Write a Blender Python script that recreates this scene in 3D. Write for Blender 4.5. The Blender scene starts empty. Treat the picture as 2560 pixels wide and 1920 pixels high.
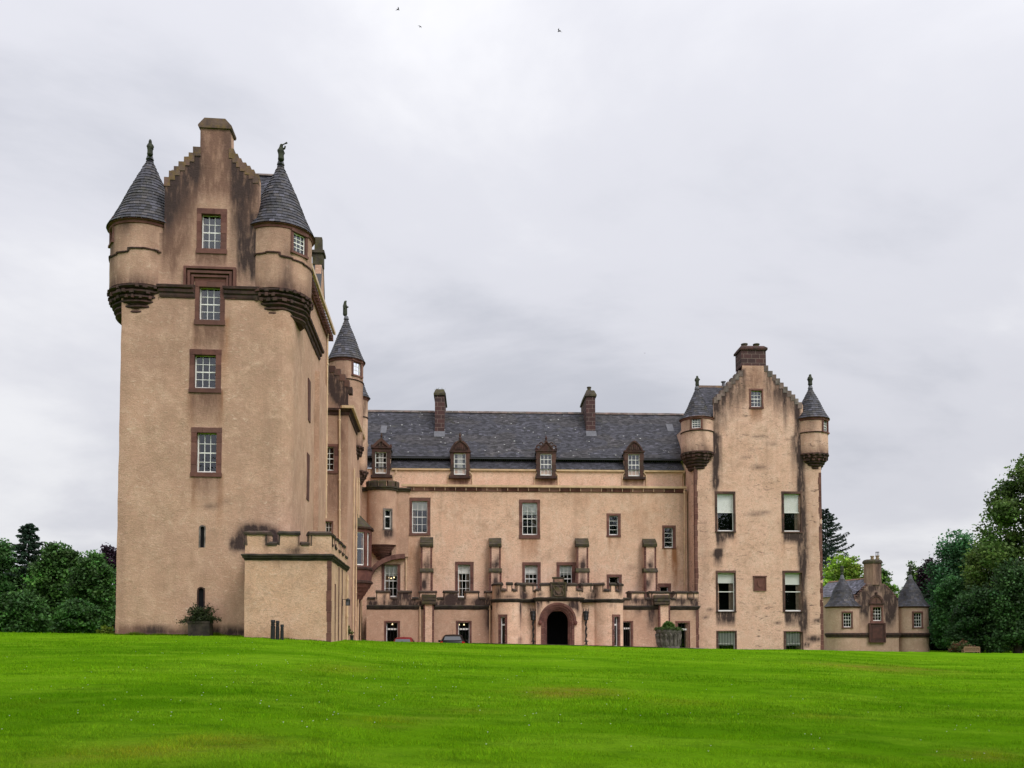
import bpy, bmesh, math, random
import numpy as np
from mathutils import Vector, noise as mn
random.seed(7)
RNG = np.random.default_rng(7)
C = bpy.context.scene.collection
SC = bpy.context.scene
R_ = math.radians

# ------------------------------------------------------------------ camera, sky, sun, exposure
FPX, HOR, EYE = 2200.0, 1595.0, 1.6            # focal length and eye level in 2560-px units, eye height in m
PIT = math.atan(0.044)
PCY = HOR - FPX * 0.044
cd = bpy.data.cameras.new('camera')
cam = bpy.data.objects.new('camera', cd); C.objects.link(cam)
cam.location = (0, 0, EYE); cam.rotation_euler = (math.pi / 2 + PIT, 0, 0)
cd.sensor_width = 36; cd.sensor_fit = 'HORIZONTAL'; cd.lens = 36 * FPX / 2560
cd.shift_y = (PCY - 960) / 2560; cd.clip_end = 6000; cd.clip_start = 0.1
SC.camera = cam
SC.view_settings.view_transform = 'Standard'; SC.view_settings.look = 'None'
SC.view_settings.gamma = 1; SC.view_settings.exposure = 0.0
SC.cycles.max_bounces = 8; SC.cycles.transparent_max_bounces = 12
SUN_EL, SUN_AZ = R_(48), R_(140)                # azimuth clockwise from +Y: behind the camera, to the right
wd = bpy.data.worlds.new('World'); SC.world = wd; wd.use_nodes = True
def build_world():
    nt = wd.node_tree; N = nt.nodes; L = nt.links
    bg = N['Background']; bg.inputs[1].default_value = 1.0
    sky = N.new('ShaderNodeTexSky'); sky.sky_type = 'NISHITA'; sky.sun_disc = False
    sky.sun_elevation = SUN_EL; sky.sun_rotation = SUN_AZ
    tc = N.new('ShaderNodeTexCoord')
    def math_(op, a, b=None, clamp=False):
        n = N.new('ShaderNodeMath'); n.operation = op; n.use_clamp = clamp
        for i, x in enumerate((a, b)):
            if x is None: continue
            if isinstance(x, (int, float)): n.inputs[i].default_value = x
            else: L.new(x, n.inputs[i])
        return n.outputs[0]
    sep = N.new('ShaderNodeSeparateXYZ'); L.new(tc.outputs['Generated'], sep.inputs[0])
    x, y, z = sep.outputs
    zz = math_('ADD', math_('MAXIMUM', z, 0.0), 0.34)
    cmb = N.new('ShaderNodeCombineXYZ')
    L.new(math_('DIVIDE', x, zz), cmb.inputs[0]); L.new(math_('DIVIDE', y, zz), cmb.inputs[1])
    mp = N.new('ShaderNodeMapping'); mp.inputs['Scale'].default_value = (0.95, 1.25, 1); mp.inputs['Location'].default_value = (3.1, 1.4, 0)
    mp.inputs['Rotation'].default_value = (0, 0, 0.35)
    L.new(cmb.outputs[0], mp.inputs[0])
    n1 = N.new('ShaderNodeTexNoise'); n1.inputs['Scale'].default_value = 1.05; n1.inputs['Detail'].default_value = 7; n1.inputs['Roughness'].default_value = 0.56
    n1.inputs['Distortion'].default_value = 0.35
    L.new(mp.outputs[0], n1.inputs['Vector'])
    rp = N.new('ShaderNodeValToRGB'); rp.color_ramp.interpolation = 'EASE'
    e = rp.color_ramp.elements
    e[0].position = 0.30; e[0].color = (0.57, 0.585, 0.65, 1)
    e[1].position = 0.68; e[1].color = (0.93, 0.93, 0.96, 1)
    m = rp.color_ramp.elements.new(0.48); m.color = (0.73, 0.735, 0.795, 1)
    L.new(n1.outputs[0], rp.inputs[0])
    # a bright veil where the sun stands behind the cloud, a lighter zenith, a duller horizon
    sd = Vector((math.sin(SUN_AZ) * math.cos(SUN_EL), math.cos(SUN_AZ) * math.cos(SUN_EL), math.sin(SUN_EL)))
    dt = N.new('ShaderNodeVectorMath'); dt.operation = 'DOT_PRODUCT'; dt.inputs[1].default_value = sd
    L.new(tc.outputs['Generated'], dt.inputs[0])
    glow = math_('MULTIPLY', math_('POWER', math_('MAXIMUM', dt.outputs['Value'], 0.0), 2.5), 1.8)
    zen = math_('MULTIPLY', math_('POWER', math_('MAXIMUM', z, 0.0), 2.0), 0.5)
    hz = N.new('ShaderNodeMapRange'); hz.inputs[1].default_value = 0.0; hz.inputs[2].default_value = 0.40
    hz.inputs[3].default_value = 0.90; hz.inputs[4].default_value = 1.03; L.new(z, hz.inputs[0])
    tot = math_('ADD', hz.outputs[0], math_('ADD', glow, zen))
    mul = N.new('ShaderNodeVectorMath'); mul.operation = 'SCALE'
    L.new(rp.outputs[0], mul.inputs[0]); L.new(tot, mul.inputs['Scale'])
    sk = N.new('ShaderNodeVectorMath'); sk.operation = 'SCALE'; sk.inputs['Scale'].default_value = 0.06
    L.new(sky.outputs[0], sk.inputs[0])
    mx = N.new('ShaderNodeMix'); mx.data_type = 'RGBA'; mx.inputs[0].default_value = 0.93
    L.new(sk.outputs[0], mx.inputs[6]); L.new(mul.outputs[0], mx.inputs[7])
    L.new(mx.outputs[2], bg.inputs[0])
build_world()
sl = bpy.data.lights.new('sun', 'SUN'); sl.energy = 1.5; sl.angle = R_(20); sl.color = (1, 0.95, 0.88)
so = bpy.data.objects.new('sun', sl); C.objects.link(so)
so.rotation_euler = (math.pi / 2 - SUN_EL, 0, math.pi - SUN_AZ); so.location = (30, -30, 60)

# ------------------------------------------------------------------ frames: measured picture points to places in the world
def ray(px, py):
    a = (px - 1280) / FPX; b = (PCY - py) / FPX; c, s = math.cos(PIT), math.sin(PIT)
    return a, c - b * s, s + b * c
class Fr:                                       # a plan frame: u along a front, d into the building
    def __init__(s, ox, oy, ang): s.ox, s.oy, s.ca, s.sa = ox, oy, math.cos(ang), math.sin(ang); s.ang = ang
    def w(s, u, d, z): return Vector((s.ox + u * s.ca - d * s.sa, s.oy + u * s.sa + d * s.ca, z))
    def at(s, px, py, d):
        x, y, z = ray(px, py); t = (d - s.ox * s.sa + s.oy * s.ca) / (-s.sa * x + s.ca * y)
        return (t * x - s.ox) * s.ca + (t * y - s.oy) * s.sa, EYE + t * z
    def side(s, px, py, u):
        x, y, z = ray(px, py); t = (u + s.ox * s.ca + s.oy * s.sa) / (s.ca * x + s.sa * y)
        return -(t * x - s.ox) * s.sa + (t * y - s.oy) * s.ca, EYE + t * z
    def rect(s, r, d):                          # picture rectangle -> u0,u1,z0,z1 on the plane d
        cx, cy = (r[0] + r[2]) / 2, (r[1] + r[3]) / 2
        return s.at(r[0], cy, d)[0], s.at(r[2], cy, d)[0], s.at(cx, r[3], d)[1], s.at(cx, r[1], d)[1]
W0 = Fr(0, 0, 0)
def fr_at(px, py, Y, deg): return Fr(W0.at(px, py, Y)[0], Y, R_(deg))

# ------------------------------------------------------------------ ground
def interp(x, pts):
    return float(np.interp(x, [p[0] for p in pts], [p[1] for p in pts]))
CREST = [(-900, 1574), (0, 1580), (288, 1584), (611, 1590), (825, 1597), (1000, 1604), (1250, 1610), (1500, 1615), (1740, 1621), (2060, 1625), (2300, 1629), (2560, 1633), (3400, 1645)]
YCR = [(-900, 50), (0, 47), (288, 43), (611, 41), (800, 42.5), (900, 48), (1100, 51), (1500, 54), (1740, 58), (2060, 62), (2300, 80), (3400, 85)]
ZB = [(-900, 1.2), (600, 1.3), (860, 0.6), (1000, 0.45), (1740, 0.3), (2060, 0.0), (3400, -0.2)]
BB = 3200.0
def ground_np(x, y):
    yy = np.maximum(y, 6.0); px = 1280 + FPX * x / yy
    f = lambda T: np.interp(px, [p[0] for p in T], [p[1] for p in T])
    cr, yc, zb = f(CREST), f(YCR), f(ZB)
    yinf = cr - BB / yc
    z1 = EYE + (HOR - yinf) / FPX * np.minimum(y, yc) - BB / FPX
    t = np.clip((y - yc) / 4.0, 0, 1); t = t * t * (3 - 2 * t)
    return z1 * (1 - t) + zb * t
def ground(x, y): return float(ground_np(np.array([x]), np.array([y]))[0])

# ------------------------------------------------------------------ mesh builder
ORG = {}
def arc(cx, cy, r, a0, a1, n):                  # plan arc, degrees, 270 = towards the viewer
    return [(cx + r * math.cos(R_(a0 + (a1 - a0) * i / n)), cy + r * math.sin(R_(a0 + (a1 - a0) * i / n))) for i in range(n + 1)]
class Path:
    def __init__(s, pts):
        s.p = pts; s.c = [0.0]
        for a, b in zip(pts, pts[1:]): s.c.append(s.c[-1] + math.hypot(b[0] - a[0], b[1] - a[1]))
        s.L = s.c[-1]
        seg = []
        for a, b in zip(pts, pts[1:]):
            l = math.hypot(b[0] - a[0], b[1] - a[1]); seg.append(((b[0] - a[0]) / l, (b[1] - a[1]) / l))
        s.seg = seg; s.n = []
        for i in range(len(pts)):
            if i == 0: t0 = t1 = seg[0]
            elif i == len(pts) - 1: t0 = t1 = seg[-1]
            else: t0, t1 = seg[i - 1], seg[i]
            if i in (0, len(pts) - 1) and math.hypot(pts[0][0] - pts[-1][0], pts[0][1] - pts[-1][1]) < 1e-4: t0, t1 = seg[-1], seg[0]
            nx, ny = t0[1] + t1[1], -(t0[0] + t1[0]); q = math.hypot(nx, ny); nx /= q; ny /= q
            k = 1 / max(0.5, nx * t1[1] - ny * t1[0]); s.n.append((nx * k, ny * k))
    def at(s, q, off=0.0):                      # off > 0 inwards
        q = min(max(q, 0), s.L); i = 0
        while i < len(s.c) - 2 and q > s.c[i + 1] + 1e-9: i += 1
        t = (q - s.c[i]) / max(1e-9, s.c[i + 1] - s.c[i])
        x = s.p[i][0] + (s.p[i + 1][0] - s.p[i][0]) * t; y = s.p[i][1] + (s.p[i + 1][1] - s.p[i][1]) * t
        nx = s.n[i][0] + (s.n[i + 1][0] - s.n[i][0]) * t; ny = s.n[i][1] + (s.n[i + 1][1] - s.n[i][1]) * t
        return x - nx * off, y - ny * off
    def s_of_u(s, u, lo=0.0, hi=None):          # where a front (u growing) crosses u
        hi = s.L if hi is None else hi; k = 400; best = None
        for i in range(k + 1):
            q = lo + (hi - lo) * i / k; e = abs(s.at(q)[0] - u)
            if best is None or e < best[0]: best = (e, q)
        return best[1]
def grid_lines(base, ext, step):
    a = sorted(set(round(x, 5) for x in list(base) + list(ext))); out = [a[0]]
    for x in a[1:]:
        if x - out[-1] < 1e-4: continue
        k = max(1, int(math.ceil((x - out[-1]) / step))); p = out[-1]
        out += [p + (x - p) * i / k for i in range(1, k + 1)]
    return out
class MB:
    def __init__(s): s.v, s.f, s.m, s.c = [], [], [], []
    def add(s, vs, fs, mat=0, col=(0, 0, 0)):
        o = len(s.v); s.v += [Vector(v) for v in vs]
        s.c += ([col] * len(vs) if not isinstance(col, list) else col)
        s.f += [tuple(i + o for i in f) for f in fs]; s.m += [mat] * len(fs)
    def box(s, fr, u0, u1, d0, d1, z0, z1, mat=0, col=(0, 0, 0)):
        P = [fr.w(u, d, z) for z in (z0, z1) for (u, d) in ((u0, d0), (u1, d0), (u1, d1), (u0, d1))]
        s.add(P, [(0, 1, 2, 3), (4, 5, 6, 7), (0, 1, 5, 4), (1, 2, 6, 5), (2, 3, 7, 6), (3, 0, 4, 7)], mat, col)
    def prism(s, fr, poly, d0, d1, mat=0, col=(0, 0, 0)):
        n = len(poly); P = [fr.w(u, d0, z) for u, z in poly] + [fr.w(u, d1, z) for u, z in poly]
        s.add(P, [tuple(range(n)), tuple(range(n, 2 * n))] + [(i, (i + 1) % n, n + (i + 1) % n, n + i) for i in range(n)], mat, col)
    def prismu(s, fr, poly, u0, u1, mat=0, col=(0, 0, 0)):      # poly in (d, z)
        n = len(poly); P = [fr.w(u0, d, z) for d, z in poly] + [fr.w(u1, d, z) for d, z in poly]
        s.add(P, [tuple(range(n)), tuple(range(n, 2 * n))] + [(i, (i + 1) % n, n + (i + 1) % n, n + i) for i in range(n)], mat, col)
    def lathe(s, fr, u, d, prof, n=32, mat=0, col=(0, 0, 0), a0=0, a1=360):
        full = a1 - a0 >= 360; m = n if full else n + 1; P = []; k = len(prof)
        for i in range(m):
            a = R_(a0 + (a1 - a0) * i / n)
            P += [fr.w(u + r * math.cos(a), d + r * math.sin(a), z) for r, z in prof]
        F = []
        for i in range(n):
            j = (i + 1) % m
            F += [(i * k + q, j * k + q, j * k + q + 1, i * k + q + 1) for q in range(k - 1)]
        if full:
            if prof[0][0] > 1e-3: F.append(tuple(i * k for i in range(m)))
            if prof[-1][0] > 1e-3: F.append(tuple(i * k + k - 1 for i in range(m)))
        s.add(P, F, mat, col)
    def tube(s, pts, r, n=8, mat=0, col=(0, 0, 0), cap=True):
        pts = [Vector(p) for p in pts]; rr = r if isinstance(r, list) else [r] * len(pts); P = []
        for i, p in enumerate(pts):
            t = (pts[min(i + 1, len(pts) - 1)] - pts[max(i - 1, 0)]).normalized()
            a = t.cross(Vector((0.31, 0.9, 0.3)) if abs(t.z) > 0.8 else Vector((0, 0, 1))).normalized(); b = t.cross(a)
            P += [p + (a * math.cos(2 * math.pi * k / n) + b * math.sin(2 * math.pi * k / n)) * rr[i] for k in range(n)]
        F = [(i * n + k, i * n + (k + 1) % n, (i + 1) * n + (k + 1) % n, (i + 1) * n + k) for i in range(len(pts) - 1) for k in range(n)]
        if cap: F += [tuple(range(n)), tuple(range((len(pts) - 1) * n, len(pts) * n))]
        s.add(P, F, mat, col)
    def sweep(s, fr, path, s0, s1, prof, mat=0, col=(0, 0, 0), step=9):     # prof: closed polygon of (outwards, z)
        ss = grid_lines([s0, s1], [c for c in path.c if s0 < c < s1], step); P = []; n = len(prof)
        for q in ss:
            for o, z in prof:
                x, y = path.at(q, -o); P.append(fr.w(x, y, z))
        F = [(i * n + k, i * n + (k + 1) % n, (i + 1) * n + (k + 1) % n, (i + 1) * n + k) for i in range(len(ss) - 1) for k in range(n)]
        F += [tuple(range(n)), tuple(range((len(ss) - 1) * n, len(ss) * n))]
        s.add(P, F, mat, col)
    def wall(s, fr, path, z0, z1, holes=(), keep=None, thick=0.3, ds=0.4, dz=0.4, stain_shade=None, exs=(), exz=(), back=False, wob=0.018, mat=0):
        hs = [h[0] for h in holes] + [h[1] for h in holes]; hz = [h[2] for h in holes] + [h[3] for h in holes]
        S = grid_lines([0, path.L], [x for x in list(path.c) + hs + list(exs) if 0 < x < path.L], ds)
        Z = grid_lines([z0, z1], [z for z in hz + list(exz) if z0 < z < z1], dz)
        nS, nZ = len(S) - 1, len(Z) - 1
        K = [[True] * nZ for _ in range(nS)]
        for i in range(nS):
            sc = (S[i] + S[i + 1]) / 2
            for j in range(nZ):
                zc = (Z[j] + Z[j + 1]) / 2
                if any(h[0] < sc < h[1] and h[2] < zc < h[3] for h in holes) or (keep and not keep(sc, zc)): K[i][j] = False
        idx = {}
        def V(i, j, b):
            k = (i, j, b)
            if k not in idx:
                x, y = path.at(S[i], thick if b else 0)
                p = fr.w(x, y, Z[j])
                if not b and wob:
                    nz = mn.noise(p * 0.8) * wob + mn.noise(p * 2.7) * wob * 0.45
                    x, y = path.at(S[i], nz); p = fr.w(x, y, Z[j])
                idx[k] = len(s.v); s.v.append(p); s.c.append(stain_shade(x, y, Z[j]) if stain_shade else (0, 0, 0))
            return idx[k]
        def F(*a): s.f.append(a); s.m.append(mat)
        closed = math.hypot(path.p[0][0] - path.p[-1][0], path.p[0][1] - path.p[-1][1]) < 1e-4
        for i in range(nS):
            for j in range(nZ):
                if not K[i][j]: continue
                F(V(i, j, 0), V(i + 1, j, 0), V(i + 1, j + 1, 0), V(i, j + 1, 0))
                if back: F(V(i, j, 1), V(i, j + 1, 1), V(i + 1, j + 1, 1), V(i + 1, j, 1))
                if thick:
                    for di, dj, a, b in ((-1, 0, (i, j), (i, j + 1)), (1, 0, (i + 1, j), (i + 1, j + 1)), (0, -1, (i, j), (i + 1, j)), (0, 1, (i, j + 1), (i + 1, j + 1))):
                        ii, jj = i + di, j + dj
                        if closed: ii %= nS
                        if not (0 <= ii < nS and 0 <= jj < nZ and K[ii][jj]):
                            F(V(*a, 0), V(*b, 0), V(*b, 1), V(*a, 1))
    def rough(s, amp, sc=3.0):
        for i, p in enumerate(s.v): s.v[i] = p + mn.noise_vector(p * sc) * amp
    def obj(s, name, mats, parent=None, org=None, smooth=False, recalc=True):
        mats = mats if isinstance(mats, (list, tuple)) else [mats]
        if parent is not None: org = ORG[parent.name]
        elif org is None: org = Vector((0, 0, 0))
        me = bpy.data.meshes.new(name)
        me.from_pydata([p - org for p in s.v], [], s.f)
        for m in mats: me.materials.append(m)
        me.polygons.foreach_set('material_index', s.m)
        at = me.color_attributes.new('Col', 'FLOAT_COLOR', 'POINT')
        at.data.foreach_set('color', [x for c in s.c for x in (c[0], c[1], c[2], 1.0)])
        if recalc:
            bm = bmesh.new(); bm.from_mesh(me); bmesh.ops.recalc_face_normals(bm, faces=bm.faces); bm.to_mesh(me); bm.free()
        if smooth:
            me.polygons.foreach_set('use_smooth', [True] * len(me.polygons))
            try: me.set_sharp_from_angle(angle=R_(smooth if smooth is not True else 40))
            except Exception: pass
        me.update()
        o = bpy.data.objects.new(name, me); C.objects.link(o)
        if parent is not None: o.parent = parent
        else: o.location = org
        ORG[o.name] = Vector(org)
        return o
def empty(name, loc, label, cat, group=None):
    o = bpy.data.objects.new(name, None); C.objects.link(o); o.location = loc; o.empty_display_size = 0.2
    ORG[o.name] = Vector(loc); return tag(o, label, cat, group)
def tag(o, label=None, cat=None, group=None, kind=None):
    if label: o['label'] = label
    if cat: o['category'] = cat
    if group: o['group'] = group
    if kind: o['kind'] = kind
    return o
def mesh_np(name, V, F, cols, mats, parent=None, org=(0, 0, 0), mi=None, smooth=False):
    if parent is not None: org = ORG[parent.name]
    V = V - np.array(org); me = bpy.data.meshes.new(name); k = F.shape[1]
    me.vertices.add(len(V)); me.vertices.foreach_set('co', V.astype(np.float32).ravel())
    me.loops.add(F.size); me.loops.foreach_set('vertex_index', F.astype(np.int32).ravel())
    me.polygons.add(len(F)); me.polygons.foreach_set('loop_start', np.arange(0, F.size, k, dtype=np.int32))
    me.polygons.foreach_set('loop_total', np.full(len(F), k, dtype=np.int32))
    for m in (mats if isinstance(mats, list) else [mats]): me.materials.append(m)
    if mi is not None: me.polygons.foreach_set('material_index', mi.astype(np.int32))
    if smooth: me.polygons.foreach_set('use_smooth', np.ones(len(F), dtype=bool))
    me.update(calc_edges=True)
    at = me.color_attributes.new('Col', 'FLOAT_COLOR', 'POINT')
    c4 = np.ones((len(V), 4), dtype=np.float32); c4[:, :3] = cols; at.data.foreach_set('color', c4.ravel())
    o = bpy.data.objects.new(name, me); C.objects.link(o)
    if parent is not None: o.parent = parent
    else: o.location = org
    ORG[o.name] = Vector(org); return o

# ------------------------------------------------------------------ materials
class NB:
    def __init__(s, name):
        s.mat = bpy.data.materials.new(name); s.mat.use_nodes = True; s.nt = s.mat.node_tree; s.N = s.nt.nodes; s.L = s.nt.links
        s.b = s.N['Principled BSDF']; s.out = s.N['Material Output']
        s.pos = s.N.new('ShaderNodeNewGeometry').outputs['Position']
    def inp(s, sock, v):
        if isinstance(v, (int, float)): sock.default_value = v
        elif isinstance(v, tuple): sock.default_value = v if len(v) == 4 or sock.type == 'VECTOR' else v + (1,)
        else: s.L.new(v, sock)
    def noise(s, scale, detail=4, rough=0.55, stretch=(1, 1, 1), dist=0.0, vec=None):
        m = s.N.new('ShaderNodeMapping'); m.inputs['Scale'].default_value = stretch; s.L.new(vec if vec is not None else s.pos, m.inputs[0])
        n = s.N.new('ShaderNodeTexNoise'); n.inputs['Scale'].default_value = scale; n.inputs['Detail'].default_value = detail
        n.inputs['Roughness'].default_value = rough; n.inputs['Distortion'].default_value = dist
        s.L.new(m.outputs[0], n.inputs['Vector']); return n.outputs[0]
    def math(s, op, a, b=0.0, clamp=False):
        n = s.N.new('ShaderNodeMath'); n.operation = op; n.use_clamp = clamp; s.inp(n.inputs[0], a); s.inp(n.inputs[1], b); return n.outputs[0]
    def rng(s, v, a, b, c=0.0, d=1.0, smooth=True):
        n = s.N.new('ShaderNodeMapRange'); n.interpolation_type = 'SMOOTHSTEP' if smooth else 'LINEAR'
        s.inp(n.inputs[0], v)
        for i, q in zip((1, 2, 3, 4), (a, b, c, d)): n.inputs[i].default_value = q
        return n.outputs[0]
    def mix(s, f, a, b, mode='MIX'):
        n = s.N.new('ShaderNodeMix'); n.data_type = 'RGBA'; n.blend_type = mode; s.inp(n.inputs[0], f); s.inp(n.inputs[6], a); s.inp(n.inputs[7], b); return n.outputs[2]
    def attr(s):
        a = s.N.new('ShaderNodeAttribute'); a.attribute_name = 'Col'
        p = s.N.new('ShaderNodeSeparateColor'); s.L.new(a.outputs['Color'], p.inputs[0]); return a.outputs['Color'], p.outputs
    def bump(s, h, strength=0.5, dist=0.02):
        n = s.N.new('ShaderNodeBump'); n.inputs['Strength'].default_value = strength; n.inputs['Distance'].default_value = dist
        s.inp(n.inputs['Height'], h); s.L.new(n.outputs[0], s.b.inputs['Normal'])
    def done(s, col, rough=0.85, spec=0.3, metal=0.0):
        s.inp(s.b.inputs['Base Color'], col); s.inp(s.b.inputs['Roughness'], rough); s.b.inputs['Specular IOR Level'].default_value = spec
        s.b.inputs['Metallic'].default_value = metal; return s.mat
def harl(name, c0, c1, c2, wisp=0.0, streak=0.26):
    q = NB(name); _, A = q.attr()
    col = q.mix(q.rng(q.noise(0.35, 5), 0.35, 0.65), c0, c1)
    col = q.mix(q.rng(q.noise(0.75, 7, 0.7), 0.46, 0.72, 0, 0.46), col, (0.33, 0.22, 0.145))
    col = q.mix(q.rng(q.noise(1.3, 6, 0.65, (1, 1, 0.8), 0.6), 0.42, 0.72), col, c2)
    col = q.mix(q.math('MULTIPLY', q.rng(q.noise(2.2, 5, 0.6, (1, 1, 0.10)), 0.5, 0.8), streak), col, (0.20, 0.13, 0.09))
    g1 = q.noise(22, 3, 0.7); g2 = q.noise(4.6, 6, 0.74, (1, 1, 1.7), 0.9)
    col = q.mix(q.rng(g1, 0.3, 0.75, 0.0, 0.50), col, (0.28, 0.18, 0.12))
    g3 = q.noise(3.6, 6, 0.72, (1, 1, 1.5), 1.6)
    col = q.mix(q.math('MULTIPLY', q.rng(g3, 0.46, 0.67, 0.0, 0.62), q.rng(q.noise(0.42, 5, 0.65), 0.36, 0.6, 0.25, 1.0)), col, (0.33, 0.22, 0.15))
    col = q.mix(q.math('MULTIPLY', q.rng(g2, 0.53, 0.70, 0.0, 0.75), q.rng(q.noise(0.55, 5, 0.6), 0.38, 0.62, 0.15, 1.0)), col, (0.68, 0.52, 0.40))
    br = q.noise(2.2, 6, 0.68, (1, 1, 0.26)); br2 = q.noise(7.0, 5, 0.65, (1, 1, 0.22))
    nn = q.math('ADD', q.math('MULTIPLY', br, 0.6), q.math('MULTIPLY', br2, 0.4))
    def m(ch): return q.math('MULTIPLY', A[ch], q.rng(nn, 0.34, 0.60, 0.55, 1.25), True)
    col = q.mix(m(1), col, (0.30, 0.135, 0.065))
    col = q.mix(m(2), col, (0.200, 0.112, 0.082))
    col = q.mix(m(0), col, (0.056, 0.037, 0.034))
    if wisp:
        w = q.math('MULTIPLY', q.rng(q.noise(1.25, 8, 0.68, (1, 1, 3.2), 1.6), 0.55, 0.69), q.rng(q.noise(0.33, 3), 0.36, 0.60))
        col = q.mix(q.math('MULTIPLY', w, wisp), col, (0.09, 0.06, 0.05))
    q.bump(q.math('ADD', q.math('MULTIPLY', g1, 0.55), q.math('MULTIPLY', g2, 1.0)), 0.7, 0.045)
    return q.done(col, 0.92, 0.15)
M = {}
M['harl_tower'] = harl('harl_tower', (0.575, 0.35, 0.25), (0.48, 0.29, 0.21), (0.64, 0.415, 0.305))
M['harl_annex'] = harl('harl_annex', (0.71, 0.435, 0.295), (0.63, 0.385, 0.26), (0.75, 0.495, 0.355))
M['harl_corridor'] = harl('harl_corridor', (0.57, 0.355, 0.25), (0.50, 0.305, 0.215), (0.60, 0.40, 0.29))
M['harl_main'] = harl('harl_main', (0.82, 0.535, 0.385), (0.77, 0.485, 0.345), (0.84, 0.60, 0.45), streak=0.22)
M['harl_right'] = harl('harl_right', (0.77, 0.485, 0.37), (0.73, 0.45, 0.335), (0.80, 0.54, 0.42), wisp=0.95, streak=0.18)
M['harl_lodge'] = harl('harl_lodge', (0.54, 0.345, 0.265), (0.47, 0.30, 0.23), (0.57, 0.39, 0.305))
def stone(name, c0, c1, moss=None, mossf=0.5, sc=2.5, speck=0.3):
    q = NB(name); _, A = q.attr()
    col = q.mix(q.rng(q.noise(sc, 5), 0.35, 0.65), c0, c1)
    col = q.mix(A[0], col, (0.30, 0.16, 0.125)); col = q.mix(A[2], col, (0.03, 0.024, 0.024))
    col = q.mix(q.rng(q.noise(9, 4, 0.7), 0.62, 0.75, 0, speck), col, (0.30, 0.24, 0.20))
    if moss:
        col = q.mix(q.rng(q.noise(3.1, 6, 0.7), 0.44, 0.62, 0, mossf), col, moss)
    q.bump(q.noise(14, 5, 0.7), 0.6, 0.03)
    return q.done(col, 0.9, 0.2)
M['redstone'] = stone('red_sandstone', (0.155, 0.066, 0.052), (0.105, 0.043, 0.036))
M['darkred'] = stone('weathered_sandstone', (0.078, 0.036, 0.030), (0.036, 0.021, 0.019), (0.07, 0.055, 0.04), 0.45)
M['moss'] = stone('mossy_stone', (0.085, 0.068, 0.052), (0.045, 0.036, 0.03), (0.07, 0.065, 0.022), 0.7)
M['blackstone'] = stone('blackened_stone', (0.060, 0.046, 0.038), (0.026, 0.021, 0.019), (0.055, 0.052, 0.028), 0.5, speck=0.25)
M['crow'] = stone('lichened_stone', (0.15, 0.10, 0.075), (0.09, 0.062, 0.052), (0.19, 0.125, 0.03), 0.5)
M['statue'] = stone('mossy_statue_stone', (0.060, 0.062, 0.045), (0.03, 0.033, 0.026), (0.05, 0.058, 0.03), 0.6, speck=0.12)
M['greystone'] = stone('grey_stone', (0.22, 0.185, 0.165), (0.11, 0.092, 0.085), (0.07, 0.06, 0.045), 0.5)
def ashlar():
    q = NB('coursed_sandstone')
    tc = q.N.new('ShaderNodeTexCoord'); sx = q.N.new('ShaderNodeSeparateXYZ'); q.L.new(q.pos, sx.inputs[0]); cb = q.N.new('ShaderNodeCombineXYZ')
    q.L.new(q.math('ADD', sx.outputs[0], q.math('MULTIPLY', sx.outputs[1], 0.8)), cb.inputs[0]); q.L.new(sx.outputs[2], cb.inputs[1])
    b = q.N.new('ShaderNodeTexBrick'); q.L.new(cb.outputs[0], b.inputs['Vector']); b.inputs['Scale'].default_value = 1.0
    b.inputs['Brick Width'].default_value = 0.62; b.inputs['Row Height'].default_value = 0.34; b.inputs['Mortar Size'].default_value = 0.014
    b.inputs['Color1'].default_value = (0.090, 0.045, 0.043, 1); b.inputs['Color2'].default_value = (0.055, 0.033, 0.033, 1); b.inputs['Mortar'].default_value = (0.21, 0.155, 0.135, 1)
    col = q.mix(q.rng(q.noise(4, 5, 0.7), 0.45, 0.75, 0, 0.6), b.outputs[0], (0.05, 0.036, 0.034))
    q.bump(q.noise(16, 4), 0.5, 0.02); return q.done(col, 0.9, 0.2)
M['ashlar'] = ashlar()
def slate():
    q = NB('slate'); c, A = q.attr()
    col = q.mix(q.rng(q.noise(7, 5, 0.7), 0.45, 0.75, 0, 0.25), c, (0.12, 0.12, 0.13))
    col = q.mix(q.rng(q.noise(1.1, 5, 0.7), 0.56, 0.74, 0, 0.5), col, (0.085, 0.08, 0.05))
    q.bump(q.noise(30, 3), 0.3, 0.01); return q.done(col, 0.62, 0.4)
M['slate'] = slate()
def simple(name, col, rough=0.6, spec=0.4, metal=0.0, var=0.12, sc=6):
    q = NB(name); c2 = tuple(x * (1 - var * 2) for x in col)
    return q.done(q.mix(q.rng(q.noise(sc, 4), 0.3, 0.7), col, c2), rough, spec, metal)
M['white'] = simple('white_paint', (0.80, 0.78, 0.74), 0.5, var=0.04)
M['cream'] = simple('cream_paint', (0.70, 0.49, 0.31), 0.5, var=0.12, sc=2)
M['lead'] = simple('lead', (0.13, 0.13, 0.145), 0.65, 0.3)
M['dark'] = simple('shade_black', (0.012, 0.012, 0.014), 0.9, 0.1)  # black painted where gaps and insides lie in shade
M['room'] = simple('room_shade_black', (0.012, 0.011, 0.011), 0.9, 0.1)  # near-black lining that stands in for unlit rooms
M['blind'] = simple('roller_blind', (0.86, 0.85, 0.80), 0.8, 0.1, var=0.03)
M['curtain'] = simple('curtain', (0.28, 0.22, 0.17), 0.9, 0.1)
M['iron'] = simple('black_iron', (0.016, 0.015, 0.016), 0.55, 0.4)
M['black'] = simple('black_post', (0.014, 0.014, 0.016), 0.5, 0.4)
M['pot'] = simple('clay_pot', (0.30, 0.22, 0.13), 0.85, 0.2)
M['terracotta'] = simple('dark_pot', (0.03, 0.028, 0.027), 0.6, 0.3)
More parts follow.
